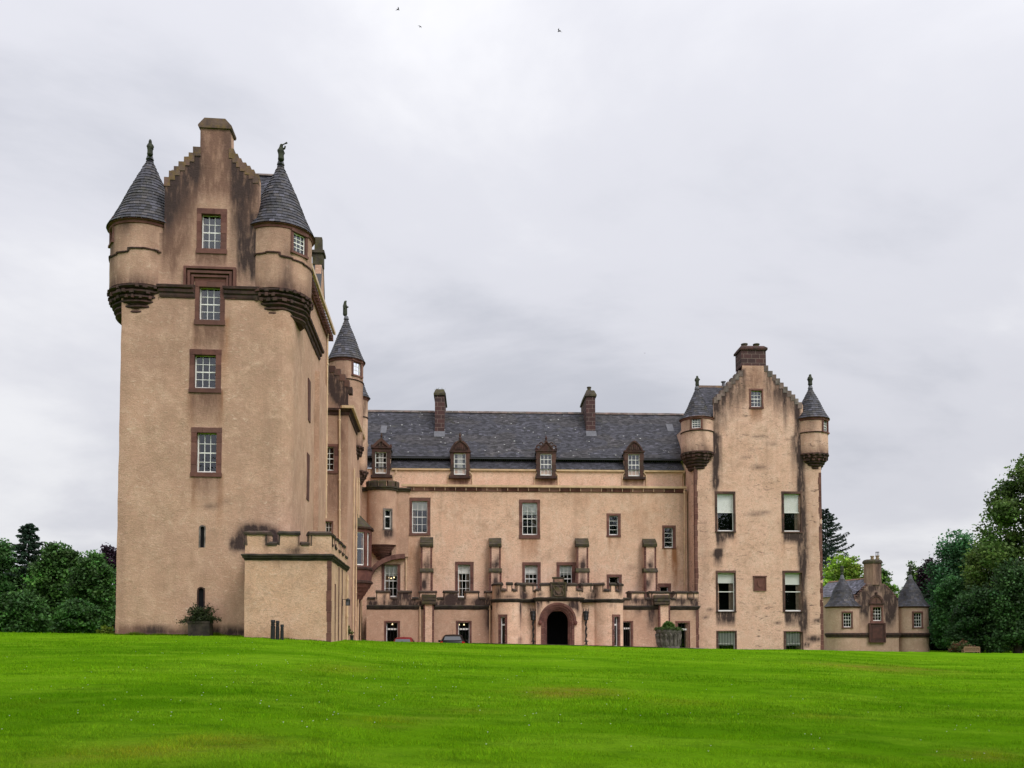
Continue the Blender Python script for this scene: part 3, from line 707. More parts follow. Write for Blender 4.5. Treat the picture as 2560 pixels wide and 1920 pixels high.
# ------------------------------------------------------------------ the castle
T = fr_at(727, 1250, 42.0, 4.7)                 # tall tower: origin at its front right corner
Q = fr_at(920, 1590, 65.5, 2.5)                 # long range: origin at its left end
castle = empty('castle', T.w(-5, 6, 1.6), 'pink baronial castle with a tall turreted tower, long slate roofed range and shorter tower', 'castle')

def left_tower():
    W = -T.at(288, 1580, 0)[0]; D = 13.1
    ze = T.side(818, 824, 0)[1]; zs = EYE - .8
    P = Path([(-W, D), (-W, 0), (-.65, 0)] + arc(-.65, .65, .65, 270, 360, 6)[1:] + [(0, D), (-W, D)])
    s0 = D; su = lambda u: s0 + u + W
    par = castle; hol = []
    for sash, sur, nx, ny in (((505.7, 540, 554.6, 627), (492.5, 522, 566.8, 634.4), 3, 4), ((500, 721.5, 553, 804), (488, 703.6, 562.4, 812.7), 3, 4),
                              ((488.2, 890, 542, 973.7), (474, 873.7, 553, 982), 3, 4), ((494, 1084, 543.7, 1183.4), (478, 1069, 554, 1192), 3, 4)):
        h = window(par, T, 0, sash, sur, nx, ny, rec=.2); hol.append((su(h[0]), su(h[1]), h[2], h[3]))
    # narrow round-headed slits
    for r, bw in (((500.5, 1316, 510.5, 1369), 3.5), ((495.5, 1470, 509, 1535), 3.0)):
        u0, u1, z0, z1 = T.rect(r, 0); f = MB(); b = bw * 42 / FPX; uc = (u0 + u1) / 2; hw = (u1 - u0) / 2; zsp = z1 - hw
        f.box(T, u0 - b, u0, -.012, .45, z0, zsp); f.box(T, u1, u1 + b, -.012, .45, z0, zsp)
        n = 10; pin = [(uc - hw * math.cos(math.pi * i / n), zsp + hw * math.sin(math.pi * i / n)) for i in range(n + 1)]
        pout = [(uc - (hw + b) * math.cos(math.pi * i / n), zsp + (hw + b) * math.sin(math.pi * i / n)) for i in range(n + 1)]
        for i in range(n): f.prism(T, [pin[i], pin[i + 1], pout[i + 1], pout[i]], -.012, .45)
        o = f.obj('slit_window', M['greystone'] if bw > 3.2 else M['darkred'], par); g = MB(); g.box(T, u0 - b * .5, u1 + b * .5, .09, .13, z0, z1); g.obj('pane', M['dark'], o)  # black sheet behind the slit, painted for its unlit inside
        hol.append((su(u0 - b * .9), su(u1 + b * .9), z0, z1))
    gl, gr = T.at(413, 410, 0)[0], T.at(645, 410, 0)[0]
    at = lambda x, y: T.at(x, y, 0)
    stp = []
    lx = [413, 424.5, 436.5, 448.5, 461.5, 473, 484, 500]; ly = [445, 429.5, 418, 406, 393.5, 384, 369.5]
    rx = [573.5, 582.6, 592.6, 601.8, 614, 624, 634, 645]; ry = [376, 386.5, 398, 408, 416.7, 427, 438]
    UL = [at(x, 410)[0] for x in lx]; UR = [at(x, 410)[0] for x in rx]
    stl = [(UL[i], UL[i + 1], at(lx[i], ly[i] + 5)[1]) for i in range(7)]; str_ = [(UR[i], UR[i + 1], at(rx[i], ry[i] + 5)[1]) for i in range(7)]; stp = stl + str_
    ca, cb = at(500, 410)[0], at(573.5, 410)[0]; ctop = at(536, 321)[1]
    def top(u):
        if not (gl <= u <= gr): return ze
        if ca < u < cb: return at(536, 371)[1]
        for a, b, z in stp:
            if a <= u <= b: return z
        return ze
    zt = at(536, 371)[1]
    aL = 1.35; ul_ = T.at(368, 640, aL)[0]; rL = ul_ - T.at(280.5, 640, aL)[0]
    aR = 1.33; ur_ = T.at(698, 640, aR)[0]; rr = T.at(779, 640, aR)[0] - ur_
    zin = T.at(340, 690, 0)[1]
    def inside(s, z):                           # the walling stops where a turret is bonded in
        x, y = P.at(s); return z > zin and (math.hypot(x - ul_, y - aL) < rL - .28 or math.hypot(x - ur_, y - aR) < rr - .28)
    keep = lambda s, z: not inside(s, z) and z < (top(s - s0 - W) if s0 < s < s0 + W - .4 else ze)
    exs = [su(x) for x in [gl, gr, ca, cb] + [q for s in stp for q in s[:2]]]; exz = [ze] + [s[2] for s in stp]
    stn = stain_shade_marks(T, 0, [('d', 527, 546, 290, 450, .8, 1), ('b', 536, 345, 60, 50, .75, 2), ('b', 568, 350, 8, 50, .45, 0), ('b', 504, 350, 6, 50, .4, 0), ('b', 455, 470, 44, 80, 1.0, 2), ('b', 440, 500, 40, 60, .45, 0), ('b', 615, 480, 40, 120, 1.1, 2), ('b', 622, 470, 28, 90, .5, 0), ('b', 418, 510, 20, 90, .5, 0), ('b', 475, 420, 40, 45, .5, 0), ('b', 597, 430, 26, 50, .55, 0), ('b', 540, 470, 70, 30, .5, 2), ('b', 540, 400, 60, 60, .8, 2), ('d', 500, 575, 365, 470, .7, 2),
        ('d', 580, 606, 400, 690, .55, 0), ('d', 596, 640, 600, 745, .6, 0), ('d', 625, 648, 540, 735, .75, 0), ('b', 610, 600, 16, 70, .45, 0), ('b', 450, 590, 44, 70, .7, 2), ('d', 402, 418, 545, 705, .8, 2), ('b', 432, 640, 14, 60, .7, 2), ('d', 490, 566, 634, 676, 1.0, 2), ('d', 413, 430, 445, 560, .4, 0), ('d', 436, 446, 430, 520, .5, 0), ('d', 462, 474, 405, 520, .5, 0), ('d', 484, 496, 390, 500, .5, 0),
        ('d', 484, 562, 813, 900, .85, 2), ('d', 550, 572, 800, 980, .6, 1), ('d', 484, 498, 815, 930, .45, 1), ('d', 474, 554, 982, 1080, .75, 2), ('d', 543, 557, 985, 1095, .75, 1), ('d', 472, 484, 985, 1090, .5, 1),
        ('d', 480, 554, 1192, 1265, .6, 2), ('d', 480, 492, 1192, 1300, .6, 1), ('d', 543, 556, 1192, 1340, .65, 1), ('b', 527, 1262, 24, 4, .9, 0), ('b', 565, 1258, 14, 3, .7, 0),
        ('b', 634, 1334, 32, 20, 1.9, 0), ('b', 603, 1356, 20, 14, 1.9, 0), ('b', 674, 1345, 24, 20, 1.7, 0), ('b', 588, 1364, 10, 13, 1.0, 0), ('b', 608, 1410, 8, 60, .5, 2),
        ('b', 385, 1576, 40, 10, .8, 0), ('b', 340, 1580, 80, 16, 1.1, 2), ('b', 560, 1582, 70, 14, 1.1, 0), ('b', 460, 1586, 120, 10, .7, 2), ('b', 530, 1540, 26, 28, .35, 2), ('b', 300, 1400, 16, 260, .25, 2), ('b', 440, 800, 60, 60, .22, 2), ('b', 420, 900, 70, 60, .18, 2), ('b', 295, 900, 14, 200, .3, 2),
        ('b', 700, 800, 40, 30, .2, 1)])
    w = MB(); w.wall(T, P, zs, zt, hol, keep, .5, .24, .24, stn, exs, exz, True)
    tw = w.obj('tower_wall', M['harl_tower'], par)
    crow_steps(tw, T, stl, 0, .55); crow_steps(tw, T, str_, 0, .55)
    # chimney rising from the gable
    c = MB(); dc = .85
    c.wall(T, Path([(ca, dc), (ca, -.004), (cb, -.004), (cb, dc), (ca, dc)]), zt - 1.0, ctop, [], lambda s, z: True, 0, .25, .25, stn)
    ch = c.obj('chimney', M['harl_tower'], par)
    k = MB(); z = ctop
    k.prism(T, [(ca - .06, z - .02), (ca - .1, z + .05), (ca - .1, z + .12), (ca + .2, z + .46), (cb - .2, z + .46), (cb + .1, z + .12), (cb + .1, z + .05), (cb + .06, z - .02)], -.1, dc + .1)
    k.rough(.015, 3); k.obj('chimney_cap', M['crow'], ch)
    # roof behind the gable, hipped, with stone ridge
    r = MB(); zr = T.at(535, 433, 5.6)[1]; tri = lambda u, d: True
    sl = (5.6 - .35) / (zr - ze)
    hip = lambda u, d: (-W + .3 + (d - .35) * .06) < u < (-.3 - (d - .35) * .30)
    slate_plane(r, T, -W + .2, -.2, .35, ze - .02, 5.6, zr, clip=hip)
    ul, ur = -W + .3 + 5.25 * .06, -.3 - 5.25 * .30
    c_ = (.05, .05, .055)
    r.add([T.w(-W + .2, .35, ze), T.w(-W + .2, D - .3, ze), T.w(ul, 5.6, zr), T.w(-.2, .35, ze), T.w(-.2, D - .3, ze), T.w(ur, 5.6, zr), T.w(ul, 5.7, zr), T.w(ur, 5.7, zr)],
          [(0, 2, 1), (3, 4, 5), (1, 2, 5, 4)], 0, c_)
    # small gabled roof running back from the gable into the main one
    zg = zt - .3; um = (ca + cb) / 2
    for a in (gl, gr): r.add([T.w(um, .5, zg), T.w(um, 5.4, zg), T.w(a, 5.4, ze + 1.4), T.w(a, .5, ze + 1.4)], [(0, 1, 2, 3)], 0, c_)
    ro = r.obj('roof', M['slate'], par, recalc=False)
    q = MB(); q.prismu(T, [(5.35, zr - .12), (5.6, zr + .1), (5.85, zr - .12)], ul - .1, ur + .1, 0, (.1, 0, 0)); q.rough(.02, 3); q.obj('ridge', M['greystone'], ro)
    # string course and the stepped hood over the second window
    zb = T.at(600, 728, 0)[1]
    zt2 = T.at(600, 717, 0)[1]; zb2 = T.at(600, 749, 0)[1]; h = zt2 - zb2
    prof = [(-.05, zb2 - .02), (.04, zb2), (.07, zb2 + h * .15), (.06, zb2 + h * .33), (.12, zb2 + h * .4), (.13, zb2 + h * .6), (.10, zb2 + h * .66), (.19, zb2 + h * .72), (.21, zb2 + h * .9), (.1, zt2), (-.05, zt2 + .03)]
    s = MB(); ul2, ur2 = T.at(488, 730, 0)[0], T.at(562, 730, 0)[0]
    s.sweep(T, P, su(T.at(402, 730, 0)[0]), su(ul2), prof, 0, (0, 0, .25), .4); s.sweep(T, P, su(ur2), su(T.at(650, 735, 0)[0]), prof, 0, (0, 0, .25), .4)
    send = P.L - W - (D - T.side(797, 864, 0)[0])
    s.sweep(T, P, su(-.05) + .3, send, [(o * 1.5, z) for o, z in prof], 0, (0, 0, .2), .5); s.rough(.018, 2.5)
    so_ = s.obj('string_course', M['darkred'], tw)
    hd = MB()
    def hood(x0, x1, y0, y1, th, d0, d1):
        a0, a1, zz0, zz1 = T.rect((x0, y0, x1, y1), 0); t = th * 42 / FPX
        hd.box(T, a0, a1, d0, .02, zz1 - t, zz1, 0, rv(0, .3)); hd.box(T, a0, a0 + t, d0 + .003, .02, zz0, zz1 - t, 0, rv(0, .2)); hd.box(T, a1 - t, a1, d0 + .003, .02, zz0, zz1 - t, 0, rv(0, .2))
    a0, a1, q0, q1 = T.rect((464, 674, 588, 745), 0); i0, i1, _, q2 = T.rect((486, 674, 564, 702), 0)
    hd.box(T, a0, i0, -.04, .02, T.at(500, 746, 0)[1], q1); hd.box(T, i1, a1, -.04, .02, T.at(500, 746, 0)[1], q1); hd.box(T, i0, i1, -.04, .02, T.at(500, 703, 0)[1], q1)
    hood(461, 591, 670, 722, 6, -.2, 0); hood(471, 581, 680, 722, 6, -.16, 0); hood(480, 572, 690, 726, 5, -.12, 0); hd.rough(.012, 3); hd.obj('hood_moulding', M['redstone'], tw)
    # corner turrets
    turret(par, T, ul_, aL, rL, T.at(356, 790, .2)[1], T.at(340, 703, -.5)[1], T.at(340, 563, .4)[1], T.at(375, 389, aL)[1], T.at(369, 568, aL)[0] - T.at(273, 568, aL)[0], 'harl_tower',
           (211, .27, T.at(292, 617, .9)[1], T.at(292, 566, .9)[1], 3, 4), (T.at(340, 624, -.4)[1], [.0, .0, -.08, -.02, .14, .16, .1, .02, -.1]), 'left corner turret', rmin=1.26, dx=T.at(375, 389, aL)[0] - ul_)
    turret(par, T, ur_, aR, rr, T.at(690, 794, .2)[1], T.at(690, 713, -.5)[1], T.at(690, 572, .4)[1], T.at(702, 402, aR)[1], T.at(787, 598, aR)[0] - T.at(699, 598, aR)[0], 'harl_tower',
           (318, .36, T.at(745, 626, -.1)[1], T.at(745, 577, -.1)[1], 3, 4), (T.at(690, 632, -.5)[1], [.02, .02, .02, .12, .16, .0, -.06, -.1, -.1]), 'right corner turret', rmin=1.22, dx=T.at(702, 402, aR)[0] - ur_)
    # right flank: blind slits, a shallow pilaster, eaves gutter, a wallhead dormer seen edge-on
    for (x, y0, y1) in ((770, 1135, 1252), (773, 950, 1055)):
        d_, z1 = T.side(x, y0, 0); z0 = T.side(x, y1, 0)[1]; b = MB(); b.box(T, -.1, .035, d_ - .42, d_ + .42, z0, z1, 0, (0, 0, .3)); b.rough(.015, 3); b.obj('blind_slit', M['redstone'], par)
    dp = T.side(786, 1100, 0)[0]; b = MB(); b.wall(T, Path([(0, dp), (.26, dp), (.26, dp + 3.2), (0, dp + 3.2)]), zs, T.side(800, 930, .26)[1], [], None, .2, .4, .4); b.obj('pilaster', M['harl_tower'], par)
    g = MB(); zg_ = ze + .05; g.sweep(T, P, P.L - W - (D - 2.95), P.L - W - .02, [(.30, zg_ - .16), (.44, zg_ - .16), (.46, zg_), (.28, zg_)], 0, (0, 0, 0), 1); g.obj('gutter', M['cream'], par)
    g = MB()
    i = 0
    for k in range(26):
        dd = 1.6 + k * .47
        if dd < 2.9: continue
        g.box(T, -.05, .3, dd, dd + .2, ze - .5, ze - .13, 0, rv(0, .2))
    g.box(T, -.05, .12, 2.8, D - .05, ze - .62, ze - .47, 0, (0, 0, .1)); g.rough(.01, 3); g.obj('eaves_corbels', M['redstone'], tw)
    # wallhead dormer
    dd, zt_ = T.side(806, 668, .05); hw = .95; dz = ze
    w_ = MB(); w_.prismu(T, [(dd - hw, dz), (dd + hw, dz), (dd + hw, zt_ - 1.9), (dd + .35, zt_), (dd - .35, zt_), (dd - hw, zt_ - 1.9)], -.32, .06); do = w_.obj('wallhead_dormer', M['harl_tower'], par)
    cc = MB(); cc.box(T, -.5, .12, dd - .36, dd + .36, zt_, zt_ + .7); cc.box(T, -.6, .2, dd - .46, dd + .46, zt_ + .7, zt_ + .86); cc.prismu(T, [(dd - .26, zt_ + .86), (dd + .26, zt_ + .86), (dd + .18, zt_ + 1.75), (dd - .18, zt_ + 1.75)], -.4, .04); cc.rough(.02, 3); cc.obj('dormer_chimney', M['moss'], do)
    rr_ = MB()
    for sg in (-1, 1): rr_.add([T.w(.1, dd + sg * (hw + .12), zt_ - 2.05), T.w(.1, dd + sg * .3, zt_ + .05), T.w(-3.4, dd + sg * .3, zt_ + .05), T.w(-3.4, dd + sg * (hw + .12), zt_ - 2.05)], [(0, 1, 2, 3)], 0, (.055, .055, .06))
    rr_.obj('dormer_roof', M['slate'], do)
    pipe(par, [T.w(.1, D - .8, ze - .2), T.w(.1, D - .8, 9)])
    return W, D, ze
TW, TD, TZE = left_tower()

def annex():
    """low battlemented block wrapped round the foot of the tower"""
    da = -2.6; u0, _ = T.at(611.4, 1480, da); u1, _ = T.at(827, 1480, da); dB = T.side(867, 1455, u1)[0]
    zb0 = T.at(720, 1401, da)[1]; zb1 = T.at(720, 1386, da)[1]; zl = T.at(720, 1362, da)[1]; zh = T.at(720, 1336, da)[1]
    P = Path([(u0, 0), (u0, da), (u1, da), (u1, dB)]); s0 = -da; S = lambda px: s0 + T.at(px, 1380, da)[0] - u0; L1 = s0 + u1 - u0
    st = stain_shade_marks(T, da, [('d', 685, 692, 1402, 1425, .8, 2), ('d', 700, 706, 1402, 1430, .7, 2), ('d', 737, 741, 1402, 1445, .7, 2), ('b', 720, 1398, 100, 6, .35, 2), ('b', 690, 1590, 110, 22, .3, 1), ('b', 620, 1480, 8, 90, .25, 2)])
    w = MB(); w.wall(T, P, .3, zb0 + .05, [], None, .3, .25, .25, st); o = w.obj('annex', M['harl_annex'], castle); o['label'] = 'low battlemented block at the foot of the tall tower'
    sp = stain_shade_marks(T, da, [('d', 662, 669, 1340, 1385, .9, 2), ('b', 735, 1380, 25, 14, .6, 0), ('b', 668, 1345, 10, 20, .5, 0), ('d', 744, 750, 1340, 1385, .6, 0)])
    mer = [(S(613.5), S(668)), (S(696), S(749)), (S(775), L1 + .0)]
    # right side: battlements run back to the wing
    L = P.L; n = 4; x = L1 + .55
    while x < L - .5: mer.append((x, x + .75)); x += 1.5
    mer[2] = (mer[2][0], L1 + .35)
    parapet(castle, T, P, zb0, zb1, zl, zh, mer, 'harl_annex', st=sp, th=.34, s0=.0, band=.16, caph=.13)
    q = MB(); z = .4
    while z < zb0 - .2:
        h = random.uniform(.4, .6); a = random.uniform(.14, .2); q.box(T, u1 - a, u1 + .012, da - .012, da + random.uniform(.15, .3), z, min(zb0, z + h - .012), 0, rv()); z += h
    q.rough(.008, 4); q.obj('quoins', M['redstone'], o)
    for k in range(3):
        q = MB(); dd = da + 1.5 + k * 1.45; q.box(T, u1 - .03, u1 + .014, dd, dd + .34, .4, zb0 - .05 - (k == 0) * .9, 0, rv(0, .15)); q.obj('stone_strip', M['redstone'], o)
    d = MB(); d.add([T.w(u0, 0, zb1 - .15), T.w(u0, da + .1, zb1 - .15), T.w(u1 - .1, da + .1, zb1 - .15), T.w(u1 - .1, dB, zb1 - .15), T.w(0, dB, zb1 - .15), T.w(0, 0, zb1 - .15)], [(0, 1, 2, 3, 4, 5)]); d.obj('roof_deck', M['lead'], o)
    return u1, da, dB, zb0
AU, AD, ADB, AZB = annex()

def wing():
    """crow-stepped wing between the tower and the long range, with its stair turret and oriel"""
    dw = 12.9; u0 = -.6; u1 = T.at(869, 1250, dw)[0]
    zt = T.at(850, 1022, dw)[1]; dE = dw + 11.5
    P = Path([(u0, dw), (u1, dw), (u1, dE)]); su = lambda u: u - u0
    hol = []
    for sash, sur, nx, ny in (((811.5, 1118, 836, 1178), (810, 1110, 846, 1184), 2, 4), ((806, 1305, 831, 1345), (804, 1302, 833, 1347), 3, 3)):
        h = window(castle, T, dw, sash, sur, nx, ny, rec=.16); hol.append((max(.02, su(h[0])), su(h[1]), h[2], h[3]))
    gpts = [(812, 900), (821, 919), (836, 926), (850, 940), (862, 955), (872, 972)]
    stp = []
    for (x0, y0), (x1, _) in zip(gpts[1:], gpts[2:] + [(879, 0)]): stp.append((T.at(x0, y0, dw)[0], T.at(x1, y0, dw)[0], T.at(x0, y0, dw)[1]))
    top = T.at(821, 919, dw)[1]
    def tp(u):
        for a, b, z in stp:
            if a <= u < b: return z
        return top if u < stp[0][0] else zt + .3
    L1 = u1 - u0
    st = stain_shade_marks(T, dw, [('b', 850, 965, 34, 38, 1.0, 0), ('b', 840, 940, 26, 30, .9, 0), ('b', 862, 1000, 20, 24, .9, 0), ('d', 813, 846, 1186, 1290, .6, 2), ('d', 852, 868, 1030, 1400, .5, 2), ('b', 840, 1080, 24, 40, .35, 2), ('b', 840, 1240, 22, 60, .3, 2)])
    w = MB(); w.wall(T, P, .3, top, hol, lambda s, z: z < (tp(u0 + s) if s < L1 else zt), .45, .25, .25, st, [su(x) for s in stp for x in s[:2]] + [L1], [zt] + [s[2] for s in stp], True)
    o = w.obj('wing_wall', M['harl_tower'], castle)
    crow_steps(o, T, stp, dw, dw + .45, 'darkred', h=.12)
    s = MB(); s.sweep(T, P, .02, P.L - .3, [(-.05, zt - .42), (.06, zt - .38), (.09, zt - .2), (.2, zt - .14), (.22, zt), (-.05, zt + .05)], 0, (0, 0, .1), .5); s.rough(.015, 3); s.obj('cornice', M['darkred'], o)
    g = MB(); g.sweep(T, P, su(T.at(846, 1020, dw)[0]), P.L - .5, [(.22, zt - .02), (.36, zt - .02), (.38, zt + .14), (.2, zt + .14)], 0, (0, 0, 0), 2); g.obj('gutter', M['cream'], castle)
    r = MB(); fr = T
    zr = top - .2; slate_plane(r, Fr(T.w(u1, dw, 0).x, T.w(u1, dw, 0).y, T.ang + math.pi / 2), .45, 11, -.25, zt + .1, 2.2, zr)
    r.obj('roof', M['slate'], o, recalc=False)
    # pipes on the front and flank
    f = lambda px, y, d: T.w(T.at(px, y, d)[0], d, T.at(px, y, d)[1])
    pipe(castle, [f(849, 1024, dw - .3), f(849, 1040, dw - .12), f(849, 1365, dw - .12)])
    for dd, ya, yb in ((dw + 2.9, 1180, 1640), (dw + 4.8, 1190, 1300), (dw + 6.3, 1180, 1640), (dw + 8.4, 1480, 1650), (dw + 9.3, 1490, 1650)):
        z1 = T.side(890, ya, u1 + .12)[1] if ya < 1400 else 5.2
        pipe(castle, [T.w(u1 + .12, dd, min(zt - .3, z1)), T.w(u1 + .12, dd, .3)], .05)
    pipe(castle, [T.w(AU + .1, ADB - .6, AZB - .2), T.w(AU + .1, ADB - .6, 1.0)], .05)
    # stair turret
    Yt = 19.2; ct = T.at(864, 1000, Yt)[0]; rt = T.at(907.5, 1000, Yt)[0] - ct; zz = lambda y: T.at(864, y, Yt)[1]
    turret(castle, T, ct, Yt, rt, zz(1165), zz(1118), zz(906), zz(791), T.at(912.5, 908, Yt)[0] - ct, 'harl_tower', (318, .34, zz(946), zz(912), 2, 3), (zz(958), 0), 'tall round stair turret behind the wing gable', rmin=.5)
    Ys = 21.6; cs = T.at(896, 1000, Ys)[0]; rs = T.at(919.5, 1000, Ys)[0] - cs; z2 = lambda y: T.at(896, y, Ys)[1]
    turret(castle, T, cs, Ys, rs, z2(1212), z2(1180), z2(996), z2(932), T.at(925, 997, Ys)[0] - cs, 'harl_main', None, (z2(1045), 0), 'slim turret beside the stair turret')
    # stone oriel on the flank
    dO = T.side(893, 1380, u1)[0]; dO = dw + 6.9; ho = 1.5; pr = .95
    zf = lambda y: T.side(905, y, u1 + pr)[1]
    pl = [(u1 - .05, dO - ho), (u1 + pr * .75, dO - ho * .72), (u1 + pr, dO - ho * .35), (u1 + pr, dO + ho * .35), (u1 + pr * .75, dO + ho * .72), (u1 - .05, dO + ho)]
    b = MB(); PO = Path(pl); za, zb = EYE + (1595 - 1424) / FPX * 62, EYE + (1595 - 1326) / FPX * 62
    wh = [(PO.c[i] + .14, PO.c[i + 1] - .14, za + .2, zb - .25) for i in range(5)]
    b.wall(T, PO, za - .95, zb, wh, None, .22, .6, .6, None, (), (), True, .004); oo = b.obj('oriel', M['redstone'], castle)
    k = MB(); k.sweep(T, PO, 0, PO.L, [(-.05, za - .1), (.1, za - .06), (.12, za + .06), (-.05, za + .14)]); k.obj('moulding', M['darkred'], oo); k = MB(); k.sweep(T, PO, 0, PO.L, [(-.05, zb - .05), (.14, zb), (.16, zb + .12), (-.05, zb + .2)])
    k.obj('moulding', M['darkred'], oo); k = MB(); k.sweep(T, PO, 0, PO.L, [(-.05, za - 1.05), (.1, za - 1.0), (.1, za - .86), (-.05, za - .8)]); k.obj('moulding', M['darkred'], oo)
    n = 6; c = MB()
    for i in range(n):
        t0, t1 = 1 - i / n, 1 - (i + .7) / n; za_ = za - 1.05 - i * .26
        q = [((u1 - .05) + (x - u1 + .05) * t0, dO + (y - dO) * (.3 + .7 * t0)) for x, y in pl]; q2 = [((u1 - .05) + (x - u1 + .05) * t1, dO + (y - dO) * (.3 + .7 * t1)) for x, y in pl]
        m = len(pl); c.add([T.w(x, y, za_) for x, y in q] + [T.w(x, y, za_ - .27) for x, y in q2], [(j, j + 1, m + j + 1, m + j) for j in range(m - 1)] + [tuple(range(m)), tuple(range(m, 2 * m))])
    c.obj('corbel', M['redstone'], oo)
    rf = MB(); m = len(pl); q2 = [((u1 - .05) + (x - u1 + .05) * .15, dO + (y - dO) * .25) for x, y in pl]
    q1 = [(u1 - .05 + (x - u1 + .05) * 1.15, dO + (y - dO) * 1.12) for x, y in pl]
    rf.add([T.w(x, y, zb + .1) for x, y in q1] + [T.w(x, y, zb + 1.15) for x, y in q2], [(j, j + 1, m + j + 1, m + j) for j in range(m - 1)] + [tuple(range(m)), tuple(range(m, 2 * m))]); rf.rough(.03, 2); rf.obj('oriel_roof', M['moss'], oo)
    for i in range(5):
        a, c2 = PO.p[i], PO.p[i + 1]; l = PO.seg[i]; A_ = T.w(a[0], a[1], 0); f3 = Fr(A_.x, A_.y, T.ang + math.atan2(l[1], l[0])); Ls = PO.c[i + 1] - PO.c[i]
        s_ = MB(); x0, x1, y0, y1 = .14, Ls - .14, za + .2, zb - .25
        for X0, X1, Z0, Z1 in ((x0, x0 + .06, y0, y1), (x1 - .06, x1, y0, y1), (x0 + .06, x1 - .06, y0, y0 + .09), (x0 + .06, x1 - .06, y1 - .06, y1), (x0 + .06, x1 - .06, (y0 + y1) / 2 - .03, (y0 + y1) / 2 + .03)): s_.box(f3, X0, X1, .1, .15, Z0, Z1)
        wo = s_.obj('oriel_window', M['white'], oo)
        s_ = MB(); s_.add([f3.w(x, .13, z) for x, z in ((x0, y0), (x1, y0), (x1, y1), (x0, y1))], [(0, 1, 2, 3)]); s_.obj('oriel_pane', M['glass'], oo)
    s_ = MB(); s_.box(T, u1 - .02, u1 + .2, dO - .9, dO + .9, za, zb); s_.obj('room', M['room'], oo)
    return u1, dw, ct, Yt, zz(791)
WU, WD, STU, STD, STZ = wing()
